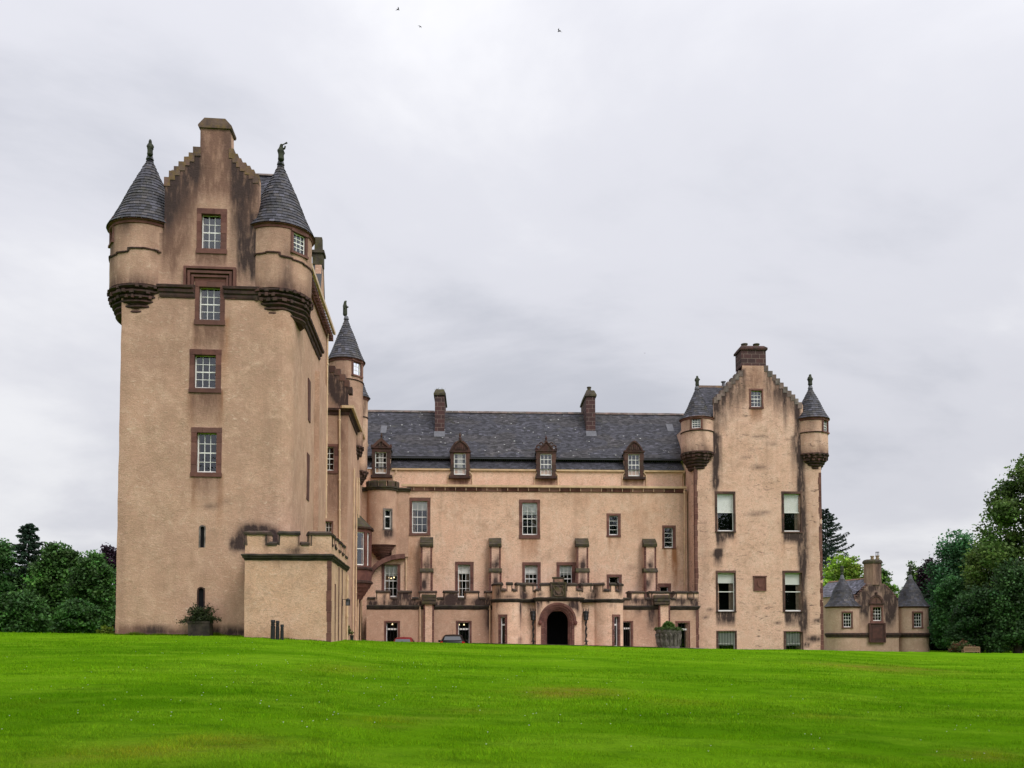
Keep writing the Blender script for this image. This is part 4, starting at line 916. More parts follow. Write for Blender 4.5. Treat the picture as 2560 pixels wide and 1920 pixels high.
def dormer(par, fr, d, sash, sx0, sx1, kind, apex, base, sillx, silly, blind=0):
    """stone-fronted roof dormer: sash window, jambs, pediment, sill slab"""
    u0, u1, z0, z1 = fr.rect(sash, d + .12); cx = (sash[0] + sash[2]) / 2
    U0, U1 = fr.at(sx0, sash[1], d)[0], fr.at(sx1, sash[1], d)[0]; um = (U0 + U1) / 2
    zb = fr.at(cx, base, d)[1]; za = fr.at(cx, apex, d)[1]; zs0 = fr.at(cx, silly[1], d)[1]; zs1 = fr.at(cx, silly[0], d)[1]
    f = MB(); t = .05
    f.box(fr, u0, u1, d + .12, d + .18, z0, z0 + .1); f.box(fr, u0, u1, d + .12, d + .18, z1 - t, z1); f.box(fr, u0, u0 + t, d + .119, d + .179, z0 + .1, z1 - t); f.box(fr, u1 - t, u1, d + .119, d + .179, z0 + .1, z1 - t)
    for i in (1, 2): uc = u0 + (u1 - u0) * i / 3; f.box(fr, uc - .017, uc + .017, d + .13, d + .17, z0 + .1, z1 - t)
    for j in (1, 2, 3): zc = z0 + .1 + (z1 - z0 - .15) * j / 4; b = .028 if j == 2 else .017; f.box(fr, u0 + t, u1 - t, d + .126, d + .168, zc - b, zc + b)
    s = MB(); n = 4
    for a, b in ((U0, u0), (u1, U1)):
        for i in range(n): s.box(fr, a - (.05 if i % 2 and a == U0 else 0), b + (.05 if i % 2 and b == U1 else 0), d - random.uniform(0, .015), d + .4, zs1 + (z1 - zs1) * i / n, zs1 + (z1 - zs1) * (i + 1) / n - .01, 0, rv(0, .25))
    s.box(fr, U0 - .03, U1 + .03, d - .03, d + .4, z1, zb, 0, rv(0, .2)); s.box(fr, u0 - .01, u1 + .01, d, d + .4, zs1, z0)
    s.box(fr, fr.at(sillx[0], silly[0], d)[0], fr.at(sillx[1], silly[0], d)[0], d - .16, d + .3, zs0, zs1, 0, (0, 0, .3))
    # cheeks and little roof behind
    for a in (U0, U1 - .2): s.box(fr, a + .01, a + .19, d + .38, d + 2.2, zs0, zb, 1)
    s.add([fr.w(U0 - .1, d + .3, zb - .05), fr.w(um, d + .3, za - .45), fr.w(um, d + 2.8, za - .45), fr.w(U0 - .1, d + 2.8, zb - .05), fr.w(U1 + .1, d + .3, zb - .05), fr.w(U1 + .1, d + 2.8, zb - .05)], [(0, 1, 2, 3), (4, 5, 2, 1)], 2, (.06, .06, .065))
    s.rough(.012, 3); o = s.obj('dormer', [M['darkred'], M['harl_main'], M['slate']], par)
    p = MB(); hw = (U1 - U0) / 2 + .05
    s_ = MB(); s_.box(fr, U0 - .1, U1 + .1, d - .1, d + .38, zb, zb + .1)
    H = za - zb - .1; zq = zb + .1
    if kind == 'tri':
        s_.prism(fr, [(um - hw, zq), (um + hw, zq), (um, za)], d - .02, d + .3); w = .13
        for sg in (-1, 1): s_.prism(fr, [(um + sg * (hw + .06), zq), (um + sg * (hw - .2), zq), (um, za - .22), (um, za + .06)], d - .1, d + .02, 0, (.2, 0, 0))
        for uu in (-.12, .12): s_.box(fr, um + uu - .035, um + uu + .035, d - .06, d, zq + .05, zq + H * .5, 0, (.2, 0, 0))
        for sg in (-1, 1): s_.lathe(fr, um + sg * hw, d + .05, [(0, zq), (.09, zq + .03), (.1, zq + .12), (.04, zq + .22), (0, zq + .24)], 10)
    else:
        n = 16; P = []
        for i in range(n + 1):
            a = math.pi * i / n; x = math.cos(a); y = math.sin(a)
            if kind == 'round': P.append((um + hw * x * (1 - .25 * y), zq + H * (y ** .9) * (.82 if abs(x) > .05 else 1)))
            elif kind == 'point': tt = 1 - abs(x); P.append((um + hw * .92 * x, zq + H * (1 - abs(x) ** 1.8)))
            else: P.append((um + hw * .8 * x, zq + H * (1 - abs(x)) ** .9))
        s_.prism(fr, P, d - .04, d + .3)
        for i in range(n): # raised rim
            a, b = P[i], P[i + 1]; c1 = (um + (a[0] - um) * .84, zq + (a[1] - zq) * .84); c2 = (um + (b[0] - um) * .84, zq + (b[1] - zq) * .84); s_.prism(fr, [a, b, c2, c1], d - .11, d, 0, rv(0, .2))
        if kind == 'scroll':
            for sg in (-1, 1):
                for (x, z, r) in ((.78, .30, .16), (.5, .62, .13), (.95, .05, .1)):
                    pts = [fr.w(um + sg * (hw * x + r * math.cos(a)), d - .02, zq + H * z + r * math.sin(a)) for a in [k * .55 for k in range(11)]]; s_.tube(pts, .055, 6)
        if kind in ('round', 'point'):
            for i in range(-2, 3): s_.box(fr, um + i * .16 - .04, um + i * .16 + .04, d - .09, d, zq + .08, zq + .3 + .12 * (2 - abs(i)), 0, rv(0, .2))
    if kind != 'point': s_.lathe(fr, um, d + .12, [(.1, za - .1), (.12, za), (.05, za + .1), (.09, za + .2), (.07, za + .3), (.03, za + .42), (0, za + .5)], 10)
    s_.rough(.02, 3); s_.obj('pediment', M['darkred'], o)
    f.obj('sash', M['white'], o)
    g = MB(); g.add([fr.w(u, d + .15, z) for u, z in ((u0, z0), (u1, z0), (u1, z1), (u0, z1))], [(0, 1, 2, 3)]); g.obj('pane', M['glass'], o)
    r = MB(); r.box(fr, u0 - .05, u1 + .05, d + .9, d + .95, z0 - .05, z1 + .05); r.obj('room', M['room'], o)
    if blind:
        k = MB(); um_ = (u0 + u1) / 2
        for sg in (-1, 1):
            k.add([fr.w(um_ + sg * (u1 - u0) * .04, d + .19, z0), fr.w(um_ + sg * (u1 - u0) * .10, d + .19, z0), fr.w(um_ + sg * (u1 - u0) * .10, d + .19, z1), fr.w(um_ + sg * (u1 - u0) * .04, d + .19, z1)], [(0, 1, 2, 3)])
        k.obj('shutter', M['white'], o)
    return o
def chimney(par, fr, u0, u1, d0, d1, z0, z1, pots=(), cap='moss', mat='ashlar', slope=.5, flash=None):
    c = MB(); c.box(fr, u0, u1, d0, d1, z0, z1); c.rough(.01, 2); o = c.obj('chimney', M[mat], par)
    k = MB(); e = .1
    k.box(fr, u0 - e, u1 + e, d0 - e, d1 + e, z1, z1 + .14)
    P = [fr.w(u, d, z1 + .14) for u, d in ((u0 - e, d0 - e), (u1 + e, d0 - e), (u1 + e, d1 + e), (u0 - e, d1 + e))] + [fr.w(u, d, z1 + .14 + slope) for u, d in ((u0 + .06, d0 + .2), (u1 - .06, d0 + .2), (u1 - .06, d1 - .2), (u0 + .06, d1 - .2))]
    k.add(P, [(0, 1, 5, 4), (1, 2, 6, 5), (2, 3, 7, 6), (3, 0, 4, 7), (4, 5, 6, 7)]); k.rough(.03, 3); k.obj('chimney_cap', M[cap], o)
    for (uu, dd, r, h, m) in pots:
        p = MB(); zt = z1 + .13 + slope; p.lathe(fr, uu, dd, [(r, zt), (r * .9, zt + h * .75), (r * 1.15, zt + h * .8), (r * 1.15, zt + h), (r * .7, zt + h), (r * .7, zt + h * .3)], 16); p.obj('chimney_pot', M[m], o)
    if flash: 
        f = MB(); f.box(fr, u0 - .06, u1 + .06, d0 - .5, d0 - .02, flash, flash + .3); 
    return o
def long_range():
    fr = Q; at = fr.at; ur = at(1718, 1400, 0)[0]; ul = -.9
    zg = at(1300, 1221, 0)[1]
    P = Path([(ul, 3), (ul, 0), (ur, 0)]); su = lambda u: 3 + u - ul
    hol = []
    def W(*a, **k):
        h = window(castle, fr, 0, *a, **k); hol.append((su(h[0]), su(h[1]), h[2], h[3]))
    W((1030.4, 1253.5, 1068.7, 1333.4), (1023.8, 1244, 1076, 1339), 3, 4, blind=.28)
    W((1305.5, 1257.6, 1343, 1338), (1298, 1249, 1350, 1346.7), 3, 4, blind=.36, curtain=1)
    W((1522, 1289.6, 1544.6, 1338.7), (1516.6, 1283.5, 1551.6, 1342.4), 1, 4, rail=False)
    W((1660, 1320, 1681.5, 1370), (1655.8, 1313.5, 1689.4, 1371.5), 1, 4, rail=False, curtain=1)
    W((1145, 1412, 1175.4, 1493.7), (1138, 1404.4, 1184, 1500), 3, 4, blind=.27, curtain=1)
    W((1312, 1413.7, 1343.4, 1482), (1306, 1405.5, 1351.6, 1488), 3, 4, blind=.32, curtain=-1)
    W((1398.8, 1413.7, 1429.5, 1482), (1391.6, 1405.5, 1439, 1488), 3, 4, blind=.34)
    W((1522.7, 1443, 1546, 1482), (1517, 1436, 1554.5, 1488), 1, 1, curtain=1)
    W((1649, 1467.8, 1669.5, 1495), (1645.7, 1458.5, 1677.5, 1500), 1, 1)
    W((961.6, 1413, 994, 1493), (954, 1411, 1001, 1500), 3, 4, blind=.33, lamps=((971, 1444), (978, 1446), (985, 1444)))
    st = stain_shade_marks(fr, 0, [('d', 1300, 1348, 1346, 1410, .55, 1), ('d', 1519, 1526, 1342, 1390, .7, 1), ('d', 1545, 1551, 1342, 1375, .5, 1), ('d', 1657, 1666, 1372, 1450, .6, 1), ('d', 1680, 1692, 1372, 1500, .9, 1), ('b', 1600, 1300, 80, 60, .25, 1), ('b', 1690, 1420, 14, 60, .3, 1),
        ('b', 1030, 1400, 22, 70, .45, 1), ('b', 1044, 1420, 8, 90, .35, 2), ('b', 1219, 1440, 7, 80, .45, 2), ('b', 1437, 1390, 7, 70, .45, 2), ('b', 1605, 1420, 7, 80, .4, 2), ('b', 1580, 1418, 14, 5, .6, 2), ('b', 1200, 1250, 90, 26, .15, 1), ('b', 1430, 1250, 80, 26, .2, 1), ('d', 1700, 1714, 1230, 1480, .25, 2)])  # brown strips left of each buttress are its soft shadow, painted in
    w = MB(); w.wall(fr, P, 0.2, zg, hol, None, .5, .25, .25, st); o = w.obj('range_wall', M['harl_main'], castle); o['label'] = 'long middle range with a slate roof and dormers'
    # eaves band and gutter below the wall walk
    s = MB(); za, zb = at(1300, 1229.5, 0)[1], at(1300, 1220, 0)[1]; x = su(at(1021, 1225, 0)[0]); xe = su(at(1712, 1225, 0)[0])
    while x < xe:
        l = min(xe - x, random.uniform(.25, 1.6)); s.sweep(fr, P, x, x + l - .012, [(-.05, za - random.choice((0, 0, .02))), (.06, za), (random.choice((.08, .1, .13)), (za + zb) / 2), (.13, zb), (-.05, zb)], 0, (random.choice((0, 0, .2, .7)), 0, random.uniform(0, .3))); x += l
    s.obj('eaves_band', M['redstone'], o)
    g = MB(); zt = at(1300, 1215, 0)[1]; g.sweep(fr, P, su(at(1012, 1218, 0)[0]), xe + .1, [(.1, zb + .01), (.27, zb + .02), (.29, zt + .03), (.1, zt + .03)], 0, (0, 0, 0), 2)
    uu = 1035
    while uu < 1712: a = at(uu, 1222, 0)[0]; g.box(fr, a - .015, a + .015, -.2, -.02, za + .05, zb + .03); uu += 26
    g.obj('gutter', M['cream'], castle)
    # set-back upper wall, skirt roof, main roof
    d1 = .75; zu = at(1300, 1174.5, d1)[1]
    u2 = MB(); st2 = stain_shade_marks(fr, d1, [('d', a, a + 3, 1196, 1218, .9, 2) for a in (1138, 1146, 1151, 1160, 1168, 1356, 1362, 1370, 1378, 1388, 1576, 1590, 1603, 1564)] + [('d', 1128, 1174, 1195, 1222, .75, 2), ('d', 1344, 1392, 1196, 1222, .5, 2), ('d', 1562, 1612, 1197, 1224, .4, 2)])
    u2.wall(fr, Path([(ul, d1), (ur, d1)]), zg - .3, zu, [], None, .4, .25, .25, st2); u2.obj('upper_wall', M['harl_main'], castle)
    fl = MB(); fl.box(fr, ul, ur, -.02, d1 + .2, zg - .12, zg - .05); fl.obj('wall_walk', M['lead'], o)
    d2 = 1.75; zs = at(1300, 1152, d2)[1]; sk = MB(); slate_plane(sk, fr, ul, ur, d1 - .12, zu + .04, d2, zs, sw=.2, sh=.17)
    sk.add([fr.w(ul, d2 - .02, zs - .3), fr.w(ur, d2 - .02, zs - .3), fr.w(ur, d2 - .02, zs + .42), fr.w(ul, d2 - .02, zs + .42)], [(0, 1, 2, 3)], 1)  # black sheet painted in for the shadow gap under the main eave
    de = 1.32; ze = at(1300, 1143.5, de)[1]; dr = de + 4.6
    for _ in range(8):
        zr = at(1300, 1032, dr)[1]; dr = de + (zr - ze) * .98
    # scalloped lead strip above the skirt
    k = 0; x = ul
    while x < ur: sk.box(fr, x, x + .09, d2 - .07, d2 - .03, zs + .02, zs + .09, 0, (.10, .10, .11)); x += .17
    sk.obj('skirt_roof', [M['slate'], M['dark']], castle, recalc=False)
    r = MB(); tint = lambda u, j: 0.5 if (mn.noise(Vector((u * .35, j * .12, 1))) > .12) else 0
    ue = ur + 3.2; slate_plane(r, fr, ul, ue, de, ze, dr, zr, sw=.25, sh=.185, tint=tint)
    r.add([fr.w(ul, de + .01, ze - .03), fr.w(ue, de + .01, ze - .03), fr.w(ue, dr, zr - .02), fr.w(ul, dr, zr - .02), fr.w(ue, 2 * dr - de, ze), fr.w(ul, 2 * dr - de, ze)], [(0, 1, 2, 3), (3, 2, 4, 5)], 0, (.04, .04, .045))
    r.box(fr, ul, ur, de - .02, de + .3, ze - .13, ze - .04, 0, (.03, .03, .035))
    lichen(r, fr, ul, ur, de, ze, dr, zr, 85)
    ro = r.obj('roof', M['slate'], castle, recalc=False)
    q = MB(); x = ul
    while x < ue:
        l = .5; q.prismu(fr, [(dr - .2, zr - .1), (dr - .06, zr + .09), (dr + .06, zr + .09), (dr + .2, zr - .1)], x, min(ue, x + l - .015), 0, rv(0, .3)); x += l
    q.rough(.015, 3); q.obj('ridge', M['greystone'], ro)
    sx = (zr - ze) / (dr - de); zd = lambda d: ze + (d - de) * sx
    for (x0, x1, y0, y1) in ((952, 966.6, 1069, 1082), (1666.8, 1683, 1064.6, 1078)):
        d = de + 3; 
        for _ in range(8):
            z = at((x0 + x1) / 2, (y0 + y1) / 2, d)[1]; d = de + (z - ze) / sx
        a, b = at(x0, y0, d)[0], at(x1, y0, d)[0]; s = MB(); l = .36
        s.add([fr.w(u, dd, zd(dd) + .09) for u, dd in ((a, d - l), (b, d - l), (b, d + l), (a, d + l))] + [fr.w(u, dd, zd(dd)) for u, dd in ((a, d - l), (b, d - l), (b, d + l), (a, d + l))], [(0, 1, 2, 3), (0, 1, 5, 4), (1, 2, 6, 5), (2, 3, 7, 6), (3, 0, 4, 7)])
        s.obj('skylight', M['lead'], ro)
    # chimneys across the ridge
    for (x0, x1, yb, yt, pots) in ((1087, 1111, 1081, 988, 0), (1465.6, 1488.5, 1080, 991, 1)):
        d = de + 2
        for _ in range(8):
            z = at(x0, yb, d)[1]; d = de + (z - ze) / sx
        a, b = at(x0, yb, d)[0], at(x1, yb, d)[0]; zt_ = at(x0, yt, d)[1]
        c = chimney(castle, fr, a, b, d, 2 * dr - d - .6, zd(d) - .3, zt_, [((a + b) / 2 - .05, d + .6, .16, .38, 'moss')] if pots else [], 'moss', slope=.42)
        f = MB(); f.add([fr.w(a - .05, d - .5, zd(d - .5) + .06), fr.w(b + .05, d - .5, zd(d - .5) + .06), fr.w(b + .05, d - .02, zd(d) + .1), fr.w(a - .05, d - .02, zd(d) + .1)], [(0, 1, 2, 3)]); f.obj('lead_flashing', M['lead'], c)
        if not pots:
            t = MB()
            for i in range(46):
                uu, dd = random.uniform(a, b), random.uniform(d + .1, d + 1.5); zz = zt_ + .5; h = random.uniform(.1, .28); dx, dy = random.uniform(-.16, .16), random.uniform(-.1, .1)
                t.add([fr.w(uu - .012, dd, zz), fr.w(uu + .012, dd, zz), fr.w(uu + dx, dd + dy, zz + h)], [(0, 1, 2)], 0, (.05, .06, .02))
            t.obj('weeds', M['leaf'], c)
    dd = .55
    dormer(castle, fr, dd, (938, 1130.6, 967, 1184.5), 931, 975, 'tri', 1096, 1121, (927, 980), (1188, 1194), 1)
    dormer(castle, fr, dd, (1135, 1133.6, 1165, 1187.5), 1127, 1173.6, 'round', 1095, 1130.6, (1122, 1176.6), (1191, 1196), 1)
    dormer(castle, fr, dd, (1350.6, 1134.7, 1379.5, 1189.6), 1342, 1389, 'scroll', 1102, 1129, (1339, 1392), (1191, 1196.5))
    dormer(castle, fr, dd, (1570, 1136, 1599, 1191), 1563, 1608, 'point', 1102, 1130.6, (1559, 1613), (1193, 1198.5))
    xs = [(980, 1126), (1173, 1341), (1388, 1562), (1608, 1714)]
    zq = zu + .02; pu = Path([(ul, d1), (ur, d1)])
    for a, b in xs:
        g = MB(); g.sweep(fr, pu, at(a, 1174, d1)[0] - ul, at(b, 1174, d1)[0] - ul, [(.02, zq - .12), (.14, zq - .12), (.16, zq), (.02, zq)], 0, (0, 0, 0), 2); g.obj('gutter', M['cream'], castle)
    F = lambda x, y, d: fr.w(at(x, y, d)[0], d, at(x, y, d)[1])
    for x, sgn in ((983, -1), (1120, -1), (1181, 1), (1337, -1), (1394.7, 1), (1556, -1), (1615.6, 1), (1704.7, -1)):
        pipe(castle, [F(x + 7 * (-sgn), 1176, d1 - .1), F(x + 7 * (-sgn), 1180, d1 - .1), F(x, 1188, d1 - .08), F(x, 1216, d1 - .08)], .045)
    pipe(castle, [F(1021, 1219, -.2), F(1020, 1232, -.15), F(1015, 1240, -.09), F(1015, 1490, -.09)], .055)
    pipe(castle, [F(1711, 1222, -.2), F(1711, 1490, -.1)], .055)
    # stepped buttresses
    for (x0, x1, yt) in ((1050, 1081, 1339), (1223.5, 1253.5, 1341.7), (1441.5, 1473, 1342), (1611.5, 1643.5, 1343)):
        de_ = -.75; u0, u1 = at(x0, 1450, de_)[0], at(x1, 1450, de_)[0]; z = lambda y, d=de_: at(x0, y, d)[1]
        b = MB(); st_ = stain_shade_marks(fr, de_, [('b', x0 + 10 + random.uniform(-5, 10), 1462, 8, 14, .9, 0), ('b', (x0 + x1) / 2, 1412, 10, 9, .8, 0), ('b', x0 + 20, 1395, 6, 10, .4, 0), ('b', x0 + 16, 1436, 5, 20, .5, 0)], .5)
        b.wall(fr, Path([(u0, 0), (u0, de_), (u1, de_), (u1, 0)]), .3, z(1429), [], None, 0, .2, .2, st_, wob=.008)
        e = .05; b.wall(fr, Path([(u0 + e, 0), (u0 + e, de_ + .18), (u1 - e, de_ + .18), (u1 - e, 0)]), z(1429), z(1366), [], None, 0, .2, .2, st_, wob=.008)
        o_ = b.obj('buttress', M['harl_right'], castle)
        for uu in (u0 - .012, u1 - .14):
            q = MB(); zz = .4
            while zz < z(1429) - .1: h = random.uniform(.35, .55); q.box(fr, uu, uu + .152, de_ - .012, de_ + .3, zz, min(zz + h - .012, z(1429)), 0, rv(0, .3)); zz += h
            q.obj('quoins', M['redstone'], o_)
        for uu in (u0 + e - .012, u1 - e - .12):
            q = MB(); zz = z(1429)
            while zz < z(1366) - .1: h = random.uniform(.35, .55); q.box(fr, uu, uu + .132, de_ + .168, de_ + .4, zz, min(zz + h - .012, z(1366)), 0, rv(0, .3)); zz += h
            q.obj('quoins', M['redstone'], o_)
        c = MB(); c.prismu(fr, [(.02, z(1366)), (de_ + .08, z(1366)), (de_ + .04, z(1360)), (.02, z(yt))], u0 - .02, u1 + .02)
        for i in range(1, 4): t = i / 4; c.prismu(fr, [(de_ + .06 + (-de_) * (t - .02) , z(1360) + (z(yt) - z(1360)) * (t - .04)), (de_ - .01 + (-de_) * t, z(1360) + (z(yt) - z(1360)) * (t - .02)), (de_ + .1 + (-de_) * t, z(1360) + (z(yt) - z(1360)) * (t + .04))], u0 - .03, u1 + .03)
        c.prismu(fr, [(0, z(1420)), (de_ + .18, z(1420)), (de_ - .06, z(1427)), (de_ - .06, z(1431)), (0, z(1431))], u0 - .04, u1 + .04); c.rough(.025, 3); c.obj('buttress_coping', M['moss'], o_)
    # stair drum in the inner corner, on a squinch
    ud = at(956.5, 1290, 0)[0]; rd = .95; wd_ = at(991.5, 1290, -.4)[0]; hw = wd_ - ud
    DP = Path([(ud - hw - .45, -.3)] + [(ud - hw * math.cos(R_(a)), -.3 - .75 * math.sin(R_(a))) for a in range(0, 181, 10)] + [(ud + hw + .02, -.25), (at(1021, 1290, -.25)[0], -.25), (at(1021, 1290, -.25)[0], 0)])
    zc = at(957, 1362, -1)[1]; zt2 = at(957, 1224, -1)[1]; zt3 = at(957, 1201, -1)[1]
    sw_ = DP.s_of_u(at(969.5, 1300, -1)[0], .5, 4.2)
    hz0, hz1 = at(969, 1322, -1)[1], at(969, 1274, -1)[1]; k = 34 / FPX * 32
    hole = (sw_ - .34, sw_ + .30, hz0 - .05, hz1 + .05)
    w = MB(); st_ = stain_shade_marks(fr, -1, [('b', 970, 1335, 12, 12, .8, 0), ('b', 930, 1290, 14, 60, .25, 2), ('d', 960, 980, 1322, 1345, .6, 0)], 1.3)  # broad brown patch paints the shade on the drum's left side
    w.wall(fr, DP, at(1010, 1470, 0)[1], zt2, [hole], lambda s, z: z > zc + .04 or (s > DP.s_of_u(ud + hw - .02, 0, DP.L) and z > at(1010, 1392, -.25)[1]), .35, .22, .22, st_, (), (zc + .04,))
    dr_ = w.obj('stair_drum', M['harl_tower'], castle); dr_['label'] = 'round drum carried on the wall in the corner of the range'
    c = MB(); n = 8
    for i in range(n):
        t1 = 1 - i / n; t0 = 1 - (i + 1) / n; za = zc + .06 - i * .155; q = lambda t: [(ud - hw * t ** .8 * math.cos(R_(a)), -.02 - (1.03 * math.sin(R_(a))) * t ** .9) for a in range(0, 181, 12)]
        A, B = q(t1), q(max(.06, (t0 + t1) / 2)); m = len(A); c.add([fr.w(x, y, za) for x, y in A] + [fr.w(x, y, za - .08) for x, y in A] + [fr.w(x, y, za - .155) for x, y in B], [(j, j + 1, m + j + 1, m + j) for j in range(m - 1)] + [(m + j, m + j + 1, 2 * m + j + 1, 2 * m + j) for j in range(m - 1)] + [tuple(range(m))], 0, rv(0, .25))
    c.rough(.012, 3); c.obj('corbel', M['redstone'], dr_)
    ph = zt3 - zt2; nm = []; x = .5
    while x < DP.L - 1.3: nm.append((x, x + .5)); x += .62
    c = MB(); c.sweep(fr, DP, 0, DP.L, [(-.1, zt2 - .05), (.1, zt2), (.12, zt2 + .1), (.2, zt2 + .16), (.2, zt2 + .26), (-.25, zt2 + .32), (-.25, zt2)], 0, (0, 0, .2), .3)
    for a, b in nm: c.sweep(fr, DP, a, b, [(.12, zt2 + .28), (.14, zt3 - .1), (.1, zt3), (-.22, zt3), (-.25, zt2 + .28)], 0, rv(0, .3), .3)
    c.rough(.03, 2.5); c.obj('parapet', M['moss'], dr_)
    fl = MB(); fl.add([fr.w(x, y, zt2 + .2) for x, y in DP.p], [tuple(range(len(DP.p)))]); fl.obj('roof_deck', M['lead'], dr_)
    # its window
    x, y = DP.at(sw_); x2, y2 = DP.at(sw_ + .05); A_ = fr.w(x, y, 0); f3 = Fr(A_.x, A_.y, fr.ang + math.atan2(y2 - y, x2 - x)); s = MB()
    for a, b, c0, c1 in ((-.24, -.18, hz0, hz1), (.18, .24, hz0, hz1), (-.18, .18, hz0, hz0 + .1), (-.18, .18, hz1 - .06, hz1), (-.18, .18, hz0 + (hz1 - hz0) * .62, hz0 + (hz1 - hz0) * .68)): s.box(f3, a, b, .12, .17, c0, c1)
    wn = s.obj('window', M['white'], castle); s = MB()
    for a, b, c0, c1 in ((-.36, -.24, hz0, hz1), (.24, .34, hz0, hz1), (-.36, .34, hz1, hz1 + .1), (-.38, .36, hz0 - .1, hz0)): s.box(f3, a, b, -.02, .25, c0, c1, 0, rv())
    s.obj('window_surround', M['greystone'], wn); s = MB(); s.add([f3.w(a, .15, b) for a, b in ((-.2, hz0), (.2, hz0), (.2, hz1), (-.2, hz1))], [(0, 1, 2, 3)]); s.obj('pane', M['glass'], wn)
    s = MB(); s.box(f3, -.3, .3, .3, .34, hz0, hz1); s.obj('room', M['room'], wn)
    # the arch under the drum, springing from the corner
    a0 = at(927, 1452, -.35); a1 = at(1009, 1396, -.35); Rr = abs(a1[0] - a0[0]) ; s = MB(); n = 12; Hh = a1[1] - a0[1]
    for i in range(n):
        p = lambda t, e: (a0[0] + (Rr + .1) * (1 - math.cos(t * math.pi / 2)) - e * math.cos(t * math.pi / 2) * .9, a0[1] + Hh * math.sin(t * math.pi / 2) + e * math.sin(t * math.pi / 2))
        t0, t1 = i / n, (i + .97) / n; s.prism(fr, [p(t0, 0), p(t1, 0), p(t1, .34), p(t0, .34)], -.5, 0, 0, rv(.1, .6))
    s.rough(.01, 3); s.obj('squinch_arch', M['redstone'], castle)
    return ur, ul
QR, QL = long_range()

